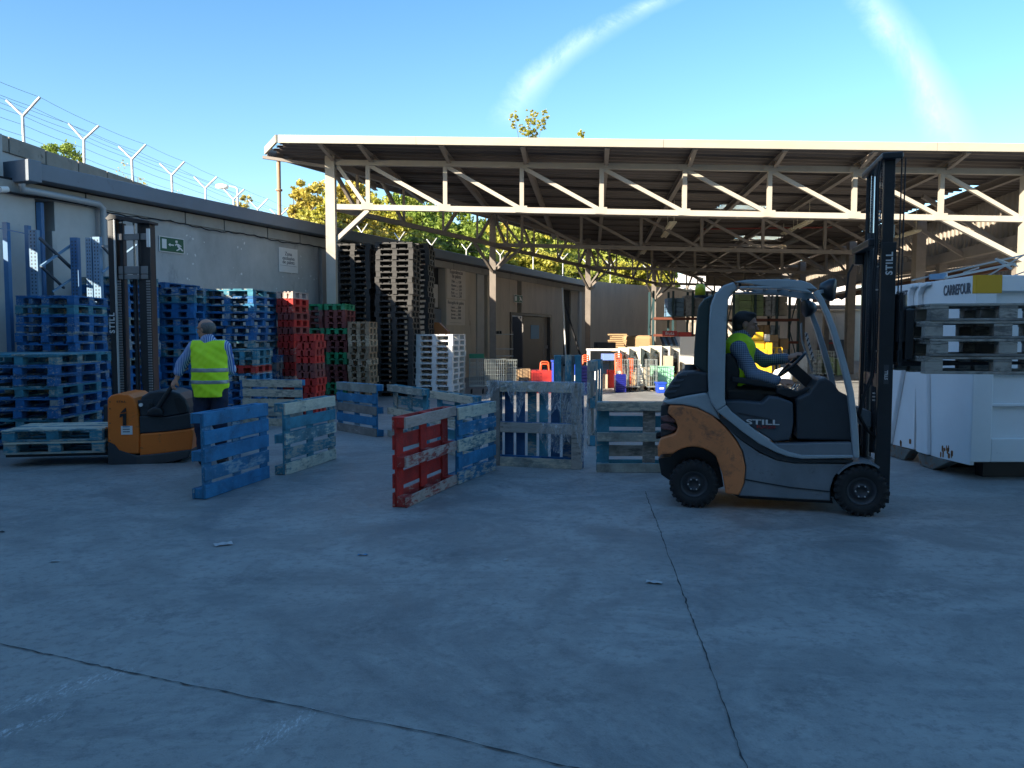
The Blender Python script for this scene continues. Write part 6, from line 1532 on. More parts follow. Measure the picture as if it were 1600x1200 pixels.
M['sk_grey'] = M_('stacker_grey_steel', (0.20, 0.205, 0.21), .45, .1, 4, bump=.04)
for a, b in ((367, 377), (417, 429), (430, 437)):
    sp('mast_crossbar', MB().bb((skx(188), -.02, zz(b)), (skx(236), .02, zz(a))), M['sk_grey'], .006)
sp('label_plate', MB().bb((skx(201), -.03, zz(368)), (skx(216), -.021, zz(355))), M['signwhite'])
sp('mast_guard_strip', MB().bb((skx(236.5), -.03, zz(388)), (skx(241), .0, zz(360))), M['signwhite'])
for px in (189.5, 237.5):
    mb = MB(); z = .5
    while z < zz(440): mb.box((skx(px), -.03, z), (.05, .016, .022)); z += .036
    o = sp('lift_chain', mb, M['sk_grey']); o['kind'] = 'stuff'
sp('lift_cylinder', MB().tube([(skx(207), .1, .2), (skx(207), .1, zz(420))], .03, 12), M['fl_dark'])
sp('piston_rod', MB().tube([(skx(207), .1, zz(420)), (skx(207), .1, zz(346))], .014, 10), M['chrome'])
sp('hydraulic_hose', MB().tube([(skx(197), -.03, .6), (skx(197.5), -.03, zz(345))], .008, 6).tube([(skx(224), -.03, zz(440)), (skx(226), -.03, zz(350)),], .008, 6), M['rubber'])
sp('clear_screen_frame', MB().bb((skx(188), .13, zz(615)), (skx(191), .14, zz(440))).bb((skx(217), .13, zz(615)), (skx(220), .14, zz(440))), M['fl_dark'])
sp('body', MB().bb((skx(172), -.25, .06), (skx(246), -.07, .62)), M['fl_dark'], .03)
sp('base_leg', MB().bb((skx(172), .15, .03), (skx(186), 1.0, .12)), M['fl_black'], .01); sp('base_leg', MB().bb((skx(226), .15, .03), (skx(240), 1.0, .12)), M['fl_black'], .01)
text_obj('lettering', 'STILL', .10, M['letter'], sk.location + Vector((skx(179.8), -.065, zz(505))), (0, 0, 1), up=Vector((-1, 0, 0)), parent=sk, bold=.003, spacing=1.25)
# ------------------------------------------------------------------ white skips at right
M['skip'] = M_('skip_white_paint', (0.68, 0.72, 0.74), 0.45, 0.05, 1.5, dirt=(0.36, 0.38, 0.39), dirt_amt=0.3, bump=.05)
M['rust'] = M_('rusty_shoe', (0.12, 0.13, 0.12), 0.8, 0.25, 5, dirt=(0.20, 0.07, 0.025), dirt_amt=0.95, bump=.3)
M['skipyellow'] = M_('skip_yellow_patch', (0.58, 0.33, 0.01), .5, .04, 3, bump=0)
SX = 4.89; SY0 = 8.35
def skip_thing(label, y0, y1, first):
    t = empty('waste_container', (SX, y0, 0), 0, label, 'container', 'white waste containers')
    def P2(name, mb, m, bevel=0):
        mb.v = [(x - SX, y - y0, z) for x, y, z in mb.v]; o = mb.build(name, m, t); (bev(o, bevel) if bevel else None); return o
    def e(px, py): p = hit(px, py, Vector((SX, 0, 0)), Vector((1, 0, 0))); return p.y, p.z
    zt_ = 2.19
    # end panel facing left, its bottom edge rising to the front corner
    def side(pts, x0, x1): 
        n = len(pts); ar = sum(pts[i][0] * pts[(i + 1) % n][1] - pts[(i + 1) % n][0] * pts[i][1] for i in range(n))
        if ar < 0: pts = pts[::-1]
        mb = MB(); vs = [(x0, a, b) for a, b in pts] + [(x1, a, b) for a, b in pts]
        mb.add(vs, [tuple(reversed(range(n))), tuple(range(n, 2 * n))] + [(i, (i + 1) % n, (i + 1) % n + n, i + n) for i in range(n)]); return mb
    body = [(y0, .17), (y0 + .6, .155), (y1 - .02, .16), (y1 - .02, zt_ - .01), (y0, zt_)]
    P2('end_panel', side(body, SX, SX + .05), M['skip'], .006)
    if first:
        # slanting channel rib and rusty foot
        P2('corner_rib', side([(y0 + 1.10, 1.12), (y0 + .84, 1.14), (y0 + .76, .165), (y0 + 1.0, .165)], SX - .05, SX - .001), M['skip'], .012)
        P2('top_flange', side([(y0 + 1.10, 2.06), (y0 + 1.0, 2.17), (y0 + .86, 2.18), (y0 + .86, 2.14), (y0 + .99, 2.12), (y0 + 1.05, 2.04), (y0 + 1.05, 1.25), (y0 + 1.10, 1.25)], SX - .07, SX - .001), M['skip'], .012)
        P2('foot', side([(y0 + .35, .154), (y0 + 1.05, .154), (y0 + 1.0, .005), (y0 + .70, .005)], SX - .01, SX + .12), M['rust'], .01)
    else:
        P2('corner_rib', side([(y0 + .46, 1.16), (y0 + .22, 1.18), (y0 + .52, .165), (y0 + .82, .165)], SX - .06, SX - .001), M['skip'], .012)
        P2('top_flange', side([(y0 + .14, 2.06), (y0 + .1, 2.17), (y0 + .0, 2.18), (y0 + .0, 2.14), (y0 + .07, 2.12), (y0 + .10, 2.04), (y0 + .10, 1.25), (y0 + .14, 1.25)], SX - .07, SX - .001), M['skip'], .012)
        P2('foot', side([(y0 + .06, .154), (y0 + .84, .154), (y0 + .8, .005), (y0 + .22, .005)], SX - .01, SX + .12), M['rust'], .01)
    # front (ribbed) panel facing the camera
    if first:
        W_ = 3.2
        P2('front_panel', MB().bb((SX + .051, y0 + .05, .42), (SX + W_, y0 + .09, zt_ - .02)), M['skip'])
        P2('corner_post', MB().bb((SX + .002, y0 - .012, .205), (SX + .22, y0 + .049, zt_)), M['skip'], .01)
        P2('bottom_rail', MB().bb((SX + .221, y0 - .008, .205), (SX + W_, y0 + .049, .46)), M['skip'], .01)
        P2('top_rail', MB().bb((SX + .221, y0 - .008, 2.02), (SX + W_, y0 + .049, zt_)), M['skip'], .01)
        for z_ in (.80, 1.14): P2('rib', MB().bb((SX + .221, y0 + .008, z_), (SX + W_, y0 + .0495, z_ + .03)), M['skip'], .006)
        for x_ in (.82, 1.55, 2.3): P2('upright_rib', MB().bb((SX + x_, y0 + .004, .462), (SX + x_ + .12, y0 + .0492, 2.018)), M['skip'], .006)
        P2('yellow_patch', MB().bb((SX + .001, y0 - .016, 2.0), (SX + .27, y0 - .0125, zt_ + .001)), M['skipyellow']); P2('yellow_patch', MB().bb((SX - .004, y0 - .016, 2.0), (SX - .0005, y0 + .05, zt_ + .001)), M['skipyellow'])
        P2('hopper_body', MB().bb((SX + .06, y0 + .1, .40), (SX + W_, y1 - .03, zt_ - .1)), M['skip'])
        P2('floor_beam', MB().bb((SX + .3, y0 + .25, .0), (SX + W_, y0 + .4, .2)), M['fl_black'])
        P2('floor_beam', MB().bb((SX + .3, y1 - .25, .0), (SX + W_, y1 - .1, .2)), M['fl_black'])
        P2('panel_seam', MB().bb((SX - .002, y0 + .2, 1.30), (SX - .0005, y0 + .97, 1.306)), M['lintel'])
    else:
        P2('hopper_body', MB().bb((SX + .06, y0 + .05, .40), (SX + 3.2, y1 - .03, zt_ - .1)), M['skip'])
    tx = text_obj('lettering', 'CARREFOUR' if first else 'CARREF', .16 if first else .15, M['ink'], (SX - .006, (y0 + .345) if first else (y0 + .40), 2.055), (0, -1, 0), parent=t, squeeze=.58 if first else .55, bold=.003)
    # rust streaks as thin flakes at the foot
    return t
skip_thing('white waste container with yellow corner patch and ribbed front, nearest at right edge', SY0, SY0 + 1.14, True)
skip_thing('second white waste container behind the first, half hidden by the mast', SY0 + 1.17, SY0 + 2.3, False)
M['rustflat'] = M_('rust_stain', (0.22, 0.09, 0.03), .85, .4, 14)
for nm, (px0, py0, n_) in (('a', (1474, 698, 14)), ('b', (1412, 688, 8))):
    rnd = random.Random(px0); mb = MB()
    for i in range(n_):
        px = px0 + rnd.uniform(-9, 12); py = py0 + rnd.uniform(-2, 16); h_ = rnd.uniform(3, 9)
        a = hit(px, py, Vector((SX - .0025, 0, 0)), Vector((1, 0, 0))); b = hit(px + rnd.uniform(1, 3.5), py + h_, Vector((SX - .0025, 0, 0)), Vector((1, 0, 0)))
        if min(a.z, b.z) < .17: continue
        k = [(a.y, a.z), (a.y, b.z), ((a.y + b.y) / 2, b.z - .01), (b.y, b.z), (b.y, a.z), ((a.y + b.y) / 2, a.z + .012)]
        mb.add([(SX - .0025, q[0], q[1]) for q in k], [tuple(range(6))])
    if mb.v:
        o = mb.build('rust_flakes', M['rustflat'], kind='stuff')
        par = [c for c in sc.objects if c.name.startswith('waste_container')][0 if nm == 'a' else 1]
        o.parent = par; bpy.context.view_layer.update(); o.matrix_parent_inverse = par.matrix_world.inverted()
# scrap beams lying on the container
M['scrap'] = M_('grey_scrap_beam', (0.36, 0.36, 0.34), .5, .15, 4, dirt=(.2, .17, .14), dirt_amt=.4)
scr = [((1425, 438, 9.6), (1602, 398, 9.9), .05), ((1478, 434, 9.2), (1585, 412, 9.4), .07), ((1535, 436, 9.5), (1604, 396, 9.3), .05), ((1556, 404, 9.6), (1580, 420, 9.6), .06), ((1556, 404, 9.6), (1590, 416, 9.9), .03), ((1505, 426, 9.8), (1530, 418, 9.7), .045), ((1575, 434, 9.3), (1640, 410, 9.4), .03), ((1585, 436, 9.5), (1650, 415, 9.4), .03)]
rt = empty('scrap_beams', P(1530, 425, 9.5), 0, 'bent pale metal beams and pipes heaped on top of the white container', 'scrap metal')
bpy.context.view_layer.update()
for (a, b, w) in scr:
    o = MB().bar(P(*a), P(*b), w * .6, w * .35).build('bent_beam', M['scrap'], rt); o.matrix_parent_inverse = rt.matrix_world.inverted()
cyl = MB().tube([P(1466, 428, 9.6), P(1466, 436, 9.6)], .1, 14); o = cyl.build('drum', M['rackblue'], rt); o.matrix_parent_inverse = rt.matrix_world.inverted()
# ------------------------------------------------------------------ goods and machines deep under the canopy
def gx(px, d): return (px - 800) / F_PX * d
def gz(py, d): return CAM_H + (HOR - py) / F_PX * d
def boxpx(mb, x0, y0, x1, y1, d, dep, zmin=None):
    z1 = gz(y0, d); z0 = gz(y1, d) if zmin is None else zmin
    return mb.bb((gx(x0, d), d, max(0, z0)), (gx(x1, d), d + dep, z1))
def thing_box(name, cat, label, px0, py0, px1, py1, d, dep, m, ground=True, bevel=.01, group=None):
    mb = MB(); boxpx(mb, px0, py0, px1, py1, d, dep, 0.0 if ground else None)
    return mb.build(name, m, label=label, cat=cat, group=group, bevel=bevel)
M['card'] = M_('cardboard', (0.42, 0.27, 0.14), .8, .1, 3); M['red'] = flat('red_plastic', (0.42, 0.03, 0.025), .4)
M['blueplastic'] = flat('blue_plastic_cart', (0.015, 0.06, 0.42), .4); M['deepblue'] = flat('deep_blue_plastic', (0.015, 0.02, 0.22), .4)
M['orangep'] = flat('orange_plastic', (0.70, 0.10, 0.03), .4); M['cream'] = M_('cream_enamel', (0.60, 0.56, 0.48), .4, .05, 3)
M['tan'] = M_('tan_cabinet', (0.38, 0.33, 0.25), .5, .1, 3); M['mint'] = M_('mint_crate', (0.30, 0.62, 0.42), .5, .08, 4)
M['yellow'] = M_('machine_yellow', (0.68, 0.40, 0.02), .4, .08, 3); M['wiregalv'] = flat('cart_wire', (0.42, 0.46, 0.44), .4, .6)
M['greenp'] = flat('dark_green_plastic', (0.02, .14, .07), .4); M['glassdark'] = flat('dark_glass', (.02, .025, .03), .1); M['black'] = flat('plain_black', (.015, .015, .017), .6)
M['wrapgreen'] = M_('green_wrapped_goods', (0.26, 0.36, 0.16), .35, .25, 2.5, bump=.3); M['wrapgrey'] = M_('grey_wrapped_goods', (0.32, 0.34, 0.36), .3, .4, 3, bump=.3)
M['rustrack'] = flat('rack_rust_beam', (.16, .05, .03), .6); M['rackg'] = flat('rack_green_post', (.03, .07, .08), .5)
def cage(label, px0, py0, px1, py1, d, dep, name='wire_cage', m='wiregalv', nx=9, nz=6, cat='wire cage', taper=0.0, group=None):
    x0, x1 = gx(px0, d), gx(px1, d); z1 = gz(py0, d); z0 = max(.12, gz(py1, d)); t = empty(name, ((x0 + x1) / 2, d, 0), 0, label, cat, group); w = x1 - x0; h = z1 - z0
    def side(a, b, n, nm='mesh_side'):
        mb = MB()
        for i in range(n + 1):
            p = Vector(a).lerp(Vector(b), i / n); mb.bar(p + Vector((0, 0, z0)), p + Vector((0, 0, z1)), .008, .008)
        for k in range(nz + 1):
            z = z0 + h * k / nz; mb.bar(Vector(a) + Vector((0, 0, z)), Vector(b) + Vector((0, 0, z)), .008, .008)
        mb.build(nm, M[m], t)
    A_, B_, C_, D_ = (-w / 2, 0, 0), (w / 2, 0, 0), (w / 2, dep, 0), (-w / 2, dep, 0)
    side(A_, B_, nx); side(B_, C_, 6); side(C_, D_, nx); side(D_, A_, 6)
    MB().bb((-w / 2, 0, z0 - .02), (w / 2, dep, z0)).build('base', M['wiregalv'], t)
    for (x, y) in ((-w / 2 + .05, .05), (w / 2 - .05, .05), (-w / 2 + .05, dep - .05), (w / 2 - .05, dep - .05)): MB().tube([(x - .015, y, .06), (x + .015, y, .06)], .06, 10).build('caster', M['rubber'], t)
    return t
cage('shopping trolley with green plastic trim beside the white pallets', 733, 560, 757, 603, 21.0, .5, 'shopping_cart', 'wiregalv', 7, 6, 'shopping cart')
o = MB(); boxpx(o, 733, 553, 756, 560, 21.2, .4); o.build('plastic_crate', M['greenp'], label='dark green crate in the top of the shopping trolley', cat='crate')
cage('square galvanised wire cage trolley behind the framed pallet', 757, 562, 790, 602, 20.5, .8, nx=10, nz=7)
cage('narrower wire cage joined right of the square cage', 791, 563, 808, 602, 20.7, .8, nx=6, nz=7)
thing_box('cardboard_box', 'box', 'flat cardboard box behind the wire cages', 807, 577, 829, 604, 21.5, .6, M['card'])
MB().bb((gx(810, 21.4), 21.44, gz(596, 21.4)), (gx(826, 21.4), 21.5, gz(590, 21.4))).build('hand_hole', M['black'], bpy.data.objects['cardboard_box'])
thing_box('plastic_bin', 'bin', 'red plastic bin between the cardboard box and blue bin', 830, 579, 862, 604, 21.3, .6, M['red'])
def hoop(mb, cx, d, z0, w, h, r=.02): mb.tube([(cx - w / 2, d, z0), (cx - w / 2 * .9, d, z0 + h * .9), (cx - w * .3, d, z0 + h), (cx + w * .3, d, z0 + h), (cx + w / 2 * .9, d, z0 + h * .9), (cx + w / 2, d, z0)], r, 6)
mb = MB(); hoop(mb, gx(851, 21.5), 21.5, gz(580, 21.5), .24, .26); hoop(mb, gx(851, 21.7), 21.7, gz(580, 21.7), .2, .2)
o = mb.build('basket_handle', M['orangep'], bpy.data.objects['plastic_bin'])
def tall_bin(px0, py0, px1, py1, d, dep, label, m):
    t = empty('plastic_bin', (gx((px0 + px1) / 2, d), d, 0), 0, label, 'bin'); w = gx(px1, d) - gx(px0, d); z = gz(py0, d)
    b = MB(); b.add([(-w / 2 * .85, 0, 0), (w / 2 * .85, 0, 0), (w / 2 * .85, dep, 0), (-w / 2 * .85, dep, 0), (-w / 2, -.03, z), (w / 2, -.03, z), (w / 2, dep, z), (-w / 2, dep, z)], [(0, 3, 2, 1), (0, 1, 5, 4), (1, 2, 6, 5), (2, 3, 7, 6), (3, 0, 4, 7), (4, 5, 6, 7)]); bev(b.build('body', m, t), .02)
    bev(MB().bb((-w / 2 - .02, -.05, z), (w / 2 + .02, dep + .02, z + .05)).build('lid', m, t), .015); MB().bb((-.06, -.035, z * .45), (.06, -.031 + .002, z * .62)).build('label', M['white'], t); return t
tall_bin(863, 566, 877, 605, 20.4, .5, 'bright blue bin standing right of the red bin', M['blueplastic'])
tall_bin(893, 566, 905, 605, 20.3, .4, 'narrow blue bin with white label behind the grey pallet', M['blueplastic'])
def basket_stack(px0, px1, py_t, d, label, handles):
    t = empty('basket_stack', (gx((px0 + px1) / 2, d), d, 0), 0, label, 'shopping baskets'); w = gx(px1, d) - gx(px0, d); zt_ = gz(py_t, d)
    n = 9; h = zt_ / n
    for k in range(n):
        b = MB(); z0 = k * h + .01; ww = w * (.88 + .02 * math.sin(k * 2)); b.add([(-ww / 2 * .93, 0, z0), (ww / 2 * .93, 0, z0), (ww / 2 * .93, .35, z0), (-ww / 2 * .93, .35, z0), (-ww / 2, -.02, z0 + h * .9), (ww / 2, -.02, z0 + h * .9), (ww / 2, .37, z0 + h * .9), (-ww / 2, .37, z0 + h * .9)], [(0, 3, 2, 1), (0, 1, 5, 4), (1, 2, 6, 5), (2, 3, 7, 6), (3, 0, 4, 7), (4, 5, 6, 7)]); b.build('basket', M['deepblue'], t)
    for k in range(handles):
        mb = MB(); hoop(mb, (-.15 * w if handles > 5 else 0), .1 + .02 * k, zt_ - .02 + .055 * k, w * .55, .14, .017); mb.build('basket_handle', M['orangep'], t)
    return t
basket_stack(907, 925, 572, 20.8, 'blue shopping baskets with orange handles behind the framed pallet', 4)
basket_stack(961, 980, 585, 21.5, 'tall stack of blue baskets whose orange handles rise like a spine', 9)
thing_box('display_board', 'board', 'white sunlit panel between two blue basket stacks', 920, 563, 932, 594, 21.9, .05, M['white'], False)
thing_box('trolley_base', 'trolley', 'low grey wheeled base under the white panel', 902, 594, 932, 606, 21.8, .6, M['gutter'])
thing_box('blue_crate', 'crate', 'pale blue crate on top of the sunlit white table', 942, 553, 960, 563, 22.6, .5, flat('pale_blue_plastic', (.16, .24, .62), .4), False)
t = empty('work_table', (gx(935, 23), 23, 0), 0, 'white legged table behind the basket stacks', 'table')
MB().bb((-.3, 0, gz(548, 23)), (.62, .6, gz(545, 23))).build('table_top', M['white'], t)
for x in (-.28, .58):
    for y in (.02, .56): MB().bb((x, y, 0), (x + .04, y + .04, gz(548, 23))).build('leg', M['white'], t)
# cream cash-lane machines in the sun
for i, (a, b, py, d) in enumerate(((969, 983, 543, 23.4), (984, 1001, 542, 23.6), (1002, 1016, 541, 23.9), (1017, 1034, 540, 24.2), (1035, 1047, 541, 24.4), (1048, 1062, 541, 24.7))):
    t = empty('checkout_unit', (gx((a + b) / 2, d), d, 0), 0, ['first', 'second', 'third', 'fourth', 'fifth', 'sixth'][i] + ' from the left in the row of cream arched machines in the sun', 'machine', 'cream machines in the sun')
    w = gx(b, d) - gx(a, d); z = gz(py, d)
    MB().bb((-w / 2, 0, 0), (-w / 2 + .06, .5, z)).build('side_panel', M['cream'], t); MB().bb((w / 2 - .06, 0, 0), (w / 2, .5, z)).build('side_panel', M['cream'], t)
    MB().bb((-w / 2 + .061, 0, z - .14), (w / 2 - .061, .5, z)).build('top_panel', M['cream'], t); MB().bb((-w / 2 + .061, .25, .1), (w / 2 - .061, .3, z - .15)).build('back_panel', M['tan'], t)
    MB().prism([(-w / 2 + .06, z - .141), (-w / 2 + .06, z - .36), (-w / 2 + .11, z - .22), (-w / 2 + .2, z - .141)], .02, .2).build('arch_corner', M['cream'], t); MB().prism([(w / 2 - .06, z - .141), (w / 2 - .06, z - .36), (w / 2 - .11, z - .22), (w / 2 - .2, z - .141)], .02, .2).build('arch_corner', M['cream'], t)
    if i % 2: MB().lathe([(0, 0), (.10, .01), (.11, .06), (0, .1)], (0, .22, z - .32), (0, -1, 0), 14).build('round_lamp', M['white'], t); MB().bb((-.08, .12, .3), (.08, .24, z - .5)).build('rail_column', M['black'], t)
    else: MB().bb((-.1, .1, .25), (.1, .24, z * .55)).build('drawer', M['cream'], t)
t = empty('cabinet', (gx(1001, 22.3), 22.3, 0), 0, 'cream and brown cabinet standing on a pallet in the sunlight', 'cabinet')
bev(MB().bb((-.11, 0, .14), (.08, .35, gz(575, 22.3))).build('cream_door', M['cream'], t), .01); bev(MB().bb((.081, 0, .14), (.29, .35, gz(574, 22.3))).build('brown_side', M['tan'], t), .01); MB().bb((-.06, -.01, .45), (.02, 0, .75)).build('label', M['white'], t)
o = link('wooden_pallet', pallet_mesh('p_brown', 1.0, .8), None, (gx(1003, 22.2), 22.6, 0)); tag(o, 'pale sunlit pallet under the cream and brown cabinet', 'pallet')
for i in range(5):
    mb = MB(); z = i * .135; x0, x1 = gx(1022, 22.8), gx(1053, 22.8)
    mb.bb((x0, 22.8, z), (x1, 23.4, z + .11)); mb.bb((x0 - .015, 22.785, z + .1101), (x1 + .015, 23.415, z + .13)); mb.build('plastic_crate', M['mint'], label=ORD[4 - i] + (' from the top' if i < 4 else '') + ' of the mint green crates stacked in the sun', cat='crate', group='mint green crates')
tall_bin(1027, 600, 1041, 612, 21.3, .3, 'small bright blue bucket in front of the mint crates', M['blueplastic'])
thing_box('orange_cabinet', 'cabinet', 'narrow orange-brown unit left of the cream cabinet', 989, 582, 996, 606, 22.6, .3, M['card'])
# awning stall
t = empty('market_stall', (gx(1047, 27), 27, 0), 0, 'stall top with blue and white striped awning and red sign', 'stall')
w = gx(1062, 27) - gx(1033, 27); z0, z1 = gz(538, 27), gz(526, 27)
for k in range(7):
    a = -w / 2 + w * k / 7; b = a + w / 7 - .004
    MB().add([(a, -.25, z0), (b, -.25, z0), (b, .3, z1), (a, .3, z1), (a, -.25, z0 - .06), (b, -.25, z0 - .06)], [(0, 1, 2, 3), (4, 5, 1, 0)]).build('awning_stripe', M['rackdark'] if k % 2 == 0 else M['rackblue'], t)
for x in (-w / 2, w / 2 - .05): MB().bb((x, 0, 0), (x + .05, .05, z0)).build('post', M['steel_grey'], t)
MB().bb((-.25, .1, z1 + .02), (.25, .13, z1 + .2)).build('sign', M['red'], t); text_obj('lettering', 'fruta', .16, M['white'], (t.location.x, 27.09, z1 + .11), (1, 0, 0), parent=t)
thing_box('white_cabinet', 'cabinet', 'large white sunlit box right of the striped stall', 1062, 526, 1086, 600, 26.5, .8, M['white'])
thing_box('red_canopy_box', 'box', 'red topped box behind the striped stall', 1060, 519, 1080, 526, 28, .8, M['red'], False)
# racks with goods
def rack(px0, px1, d, levels, label, top_py, dep=1.0, n=3, m='rackg'):
    x0, x1 = gx(px0, d), gx(px1, d); t = empty('storage_rack', (x0, d, 0), 0, label, 'rack'); h = gz(top_py, d)
    for i in range(n):
        x = (x1 - x0) * i / (n - 1)
        for y in (0, dep): MB().bb((x - .05, y - .05, 0), (x + .05, y + .05, h)).build('upright', M[m], t)
        MB().bar((x, 0, .3), (x, dep, h * .5), .04, .04).build('brace', M[m], t); MB().bar((x, dep, h * .5), (x, 0, h * .95), .04, .04).build('brace', M[m], t)
    for py in levels:
        z = gz(py, d)
        for y in (-.051, dep + .051): MB().bb((0, y - .03, z - .12), (x1 - x0, y + .03, z)).build('shelf_beam', M['rustrack'], t)
        MB().bb((.06, .06, z - .03), (x1 - x0 - .06, dep - .06, z + .0)).build('shelf', M['steel_grey'], t)
    return t
rack(1020, 1112, 40, (496, 522), 'dark pallet rack holding bottle packs left of the forklift roof', 455, 1.2, 4)
rack(1145, 1246, 37, (498, 533), 'tall rack holding wrapped goods behind the driver', 450, 1.2, 4)
def goods(px0, py0, px1, py1, d, m, label, cat='wrapped goods', nx=3, nz=4, name='wrapped_pallet'):
    x0, x1 = gx(px0, d), gx(px1, d); z1, z0 = gz(py0, d), gz(py1, d); t = empty(name, ((x0 + x1) / 2, d, z0), 0, label, cat); w = x1 - x0; h = z1 - z0
    for i in range(nx):
        for k in range(nz):
            a = -w / 2 + w * i / nx
            bev(MB().bb((a + .01, 0, h * k / nz + .01), (a + w / nx - .01, .9, h * (k + 1) / nz)).build('carton', M[m], t), .02)
    return t
goods(1153, 458, 1192, 494, 37.1, 'wrapgreen', 'green film-wrapped goods on the rack above the driver', nx=2, nz=3)
goods(1194, 463, 1214, 494, 37.1, 'wrapgrey', 'grey wrapped goods on the rack right of the green ones', nx=2, nz=4)
goods(1215, 463, 1229, 494, 37.1, 'tan', 'brown wrapped goods at the right end of the rack', nx=1, nz=3)
goods(1042, 466, 1068, 495, 40.1, 'rackblue', 'pale blue bottle packs on the left rack', nx=2, nz=4); goods(1070, 462, 1098, 495, 40.1, 'wrapgrey', 'pinkish wrapped goods beside the bottle packs', nx=2, nz=2)
goods(1184, 508, 1202, 522, 37.1, 'card', 'brown cartons on the lower rack shelf', nx=2, nz=1); goods(1203, 508, 1218, 532, 37.1, 'wrapgrey', 'grey packs on the lower rack shelf', nx=1, nz=3)
goods(1196, 523, 1216, 546, 31, 'card', 'stack of light cardboard cartons right of the yellow truck', nx=1, nz=2, name='carton_stack', cat='boxes'); goods(1218, 529, 1232, 546, 31.5, 'card', 'brown carton standing right of the light ones', nx=1, nz=1, name='carton_stack', cat='boxes')
# yellow truck and yellow jacks lit by the sun
d = 24.0; t = empty('yellow_forklift', (gx(1188, d), d, 0), 0, 'bright yellow lift truck in full sun behind the driver', 'forklift')
def yb_(name, a, py0, b, py1, y0, y1, m, bevel=.02): o = MB().bb((gx(a, d) - t.location.x, y0, max(.05, gz(py1, d))), (gx(b, d) - t.location.x, y1, gz(py0, d))).build(name, m, t); bev(o, bevel); return o
yb_('counterweight', 1173, 545, 1200, 595, .0, .9, M['yellow'], .05); yb_('hood', 1176, 532, 1196, 545, .1, .8, M['yellow']); yb_('cab_panel', 1178, 519, 1195, 532, .15, .75, M['yellow']); yb_('side_panel', 1197, 535, 1207, 596, .02, .8, M['yellow'])
yb_('engine_cover', 1196, 522, 1206, 534, .2, .7, M['cream']); yb_('battery_housing', 1160, 540, 1172, 596, .1, .9, M['yellow']); yb_('mast', 1166, 500, 1171, 596, .2, .8, M['fl_black'], .01)
for px in (1180, 1202): x = gx(px, d) - t.location.x; MB().tube([(x, -.02, .22), (x, .16, .22)], .22, 18).build('wheel', M['rubber'], t)
for i, px in enumerate((1211, 1219)):
    dd = 25 + .4 * i; t2_ = empty('pallet_jack', (gx(px, dd), dd, 0), 0, ['left', 'right'][i] + ' of the two yellow hand pallet jacks beside the yellow truck', 'pallet jack', 'yellow pallet jacks')
    mb = MB(); mb.tube([(0, 0, .2), (0, .1, 1.0)], .025, 8); hoop(mb, 0, .12, .98, .22, .2, .02); mb.build('tiller', M['yellow'], t2_)
    MB().bb((-.27, .15, .05), (-.11, 1.2, .1)).build('fork', M['yellow'], t2_); MB().bb((.11, .15, .05), (.27, 1.2, .1)).build('fork', M['yellow'], t2_); MB().bb((-.2, 0, .1), (.2, .2, .4)).build('pump_body', M['yellow'], t2_)
t = empty('floor_scrubber', (gx(1228, 23.5), 23.5, 0), 0, 'white rounded machine glinting below the steering wheel', 'machine'); MB().lathe([(0, 0), (.28, 0), (.3, .25), (.22, .42), (0, .5)], (0, .3, .1), (0, 0, 1), 18).build('tank', M['white'], t); MB().bb((-.2, .1, .02), (.2, .5, .1)).build('base', M['black'], t)
cage('roll cage of grey goods beyond the steering column', 1268, 548, 1286, 588, 30, .8, 'roll_cage', nx=5, nz=6, cat='roll cage'); cage('roll cage right of another by the far door', 1288, 549, 1306, 588, 30.2, .8, 'roll_cage', nx=5, nz=6, cat='roll cage')
goods(1270, 562, 1284, 586, 30.2, 'wrapgrey', 'grey packs inside the left roll cage', nx=2, nz=4); goods(1290, 558, 1304, 586, 30.4, 'wrapgreen', 'green packs inside the right roll cage', nx=2, nz=3)
# shelf unit by the door, leaning poles, sheds of timber
d = 29; t = empty('metal_shelf', (gx(783, d), d, 0), 0, 'metal shelf with clutter left of the open grey door', 'shelf')
for py in (523, 546, 557): MB().bb((gx(769, d) - gx(783, d), 0, gz(py, d)), (gx(802, d) - gx(783, d), .4, gz(py, d) + .03)).build('shelf_board', M['galv'], t)
for px in (769, 800): MB().bb((gx(px, d) - gx(783, d), .18, 0), (gx(px, d) - gx(783, d) + .04, .22, gz(518, d))).build('upright', M['steel_grey'], t)
goods(772, 517, 784, 523, 29.05, 'black', 'dark clutter on the top board of the metal shelf', nx=3, nz=1, cat='clutter', name='clutter')
o = MB().tube([P(879, 450, 27.5), Vector((gx(886, 26.5), 26.5, .02))], .03, 8).build('leaning_pole', M['galv']); tag(o, 'pale pole leaning against the wall beside the door', 'pole')
o = MB().tube([P(881, 470, 28.5), Vector((gx(915, 26.5), 26.5, .3))], .035, 8).build('leaning_pole', M['black']); tag(o, 'black pole leaning against the wall recess', 'pole')
for i in range(9):
    d = 33; mb = MB(); z = .9 + i * .085; w = 1.2 + .25 * math.sin(i * 1.7); mb.bb((gx(966, d) - w / 4, d, z), (gx(966, d) + w / 4, d + .8, z + .06)); mb.build('timber_board', M['card'], label=ordinal(8 - i).replace(' from the top', '') + ' board from the top of the loose timber stack by the far wall', cat='timber', group='stacked timber boards')
thing_box('timber_bin', 'crate', 'brown crate under the loose timber stack by the far wall', 955, 552, 978, 590, 33, .8, M['tan'])
thing_box('brown_tarpaulin_pile', 'pile', 'long brown covered pile along the far wall', 975, 524, 1020, 560, 36, 1.2, M['card'], True, .15)
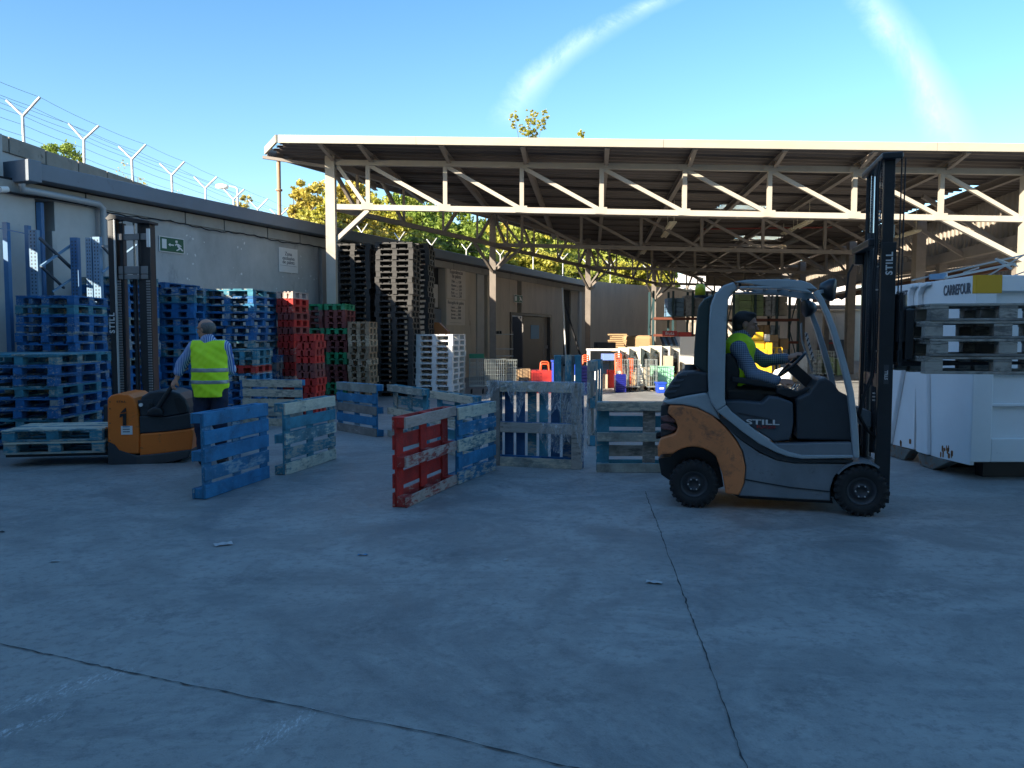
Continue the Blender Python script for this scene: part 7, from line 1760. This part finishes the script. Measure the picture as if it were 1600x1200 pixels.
thing_box('dark_bench', 'bench', 'dark machine bench with red top behind the basket stacks', 932, 535, 962, 548, 27, .9, M['black'], False)
o = MB().prism([(gx(671, 22.6), gz(518, 22.6)), (gx(669, 22.6), gz(503, 22.6)), (gx(686, 22.6), gz(504, 22.6)), (gx(700, 22.6), gz(518, 22.6)), (gx(700, 22.6), 0), (gx(671, 22.6), 0)], 22.6, 23.4).build('orange_hood', flat('orange_plastic_hood', (.35, .12, .03), .5)); tag(o, 'orange-brown sloping cover showing behind the white pallets', 'cover')

# more clutter in the sunlit part of the yard
rr = random.Random(21)
clut = [(938, 585, 950, 604, 23.2, 'tan', 'tan carton low behind the tall baskets'), (951, 578, 960, 604, 23.5, 'red', 'small red tub beside the tall baskets'), (1010, 588, 1019, 606, 22.4, 'card', 'small cardboard box right of the cream cabinet'),
        (984, 560, 990, 604, 22.9, 'orangep', 'thin orange post among the cream machines'), (1040, 556, 1052, 577, 23.6, 'tan', 'tan sack on top of the mint crates'), (1054, 585, 1063, 603, 23.0, 'yellow', 'small yellow tub right of the mint crates'),
        (1066, 560, 1080, 600, 24.0, 'cream', 'cream cupboard in the sun near the forklift tail'), (1234, 560, 1246, 592, 26.5, 'card', 'brown box in shade beyond the steering wheel'), (1248, 552, 1262, 590, 28, 'wrapgrey', 'grey bundle left of the roll cages'),
        (1152, 540, 1170, 596, 26, 'tan', 'tan cabinet behind the driver'), (935, 566, 941, 590, 23.1, 'white', 'narrow white panel behind the teal pallet'), (1308, 560, 1322, 588, 31, 'wrapgreen', 'dark green bundle right of the roll cages')]
for (a, b_, c, d_, dd, m, lab) in clut:
    thing_box('storage_box' if 'post' not in lab else 'orange_post', 'box' if 'post' not in lab else 'post', lab, a, b_, c, d_, dd, .4, M[m])
for i, (px, dd) in enumerate(((975, 22.0), (992, 21.8), (1020, 21.9))):
    cage(['left', 'middle', 'right'][i] + ' of the three small wire trolleys before the cream machines', px - 8, 562, px + 8, 604, dd, .5, 'shopping_cart', nx=5, nz=5, cat='shopping cart', group='small wire trolleys')
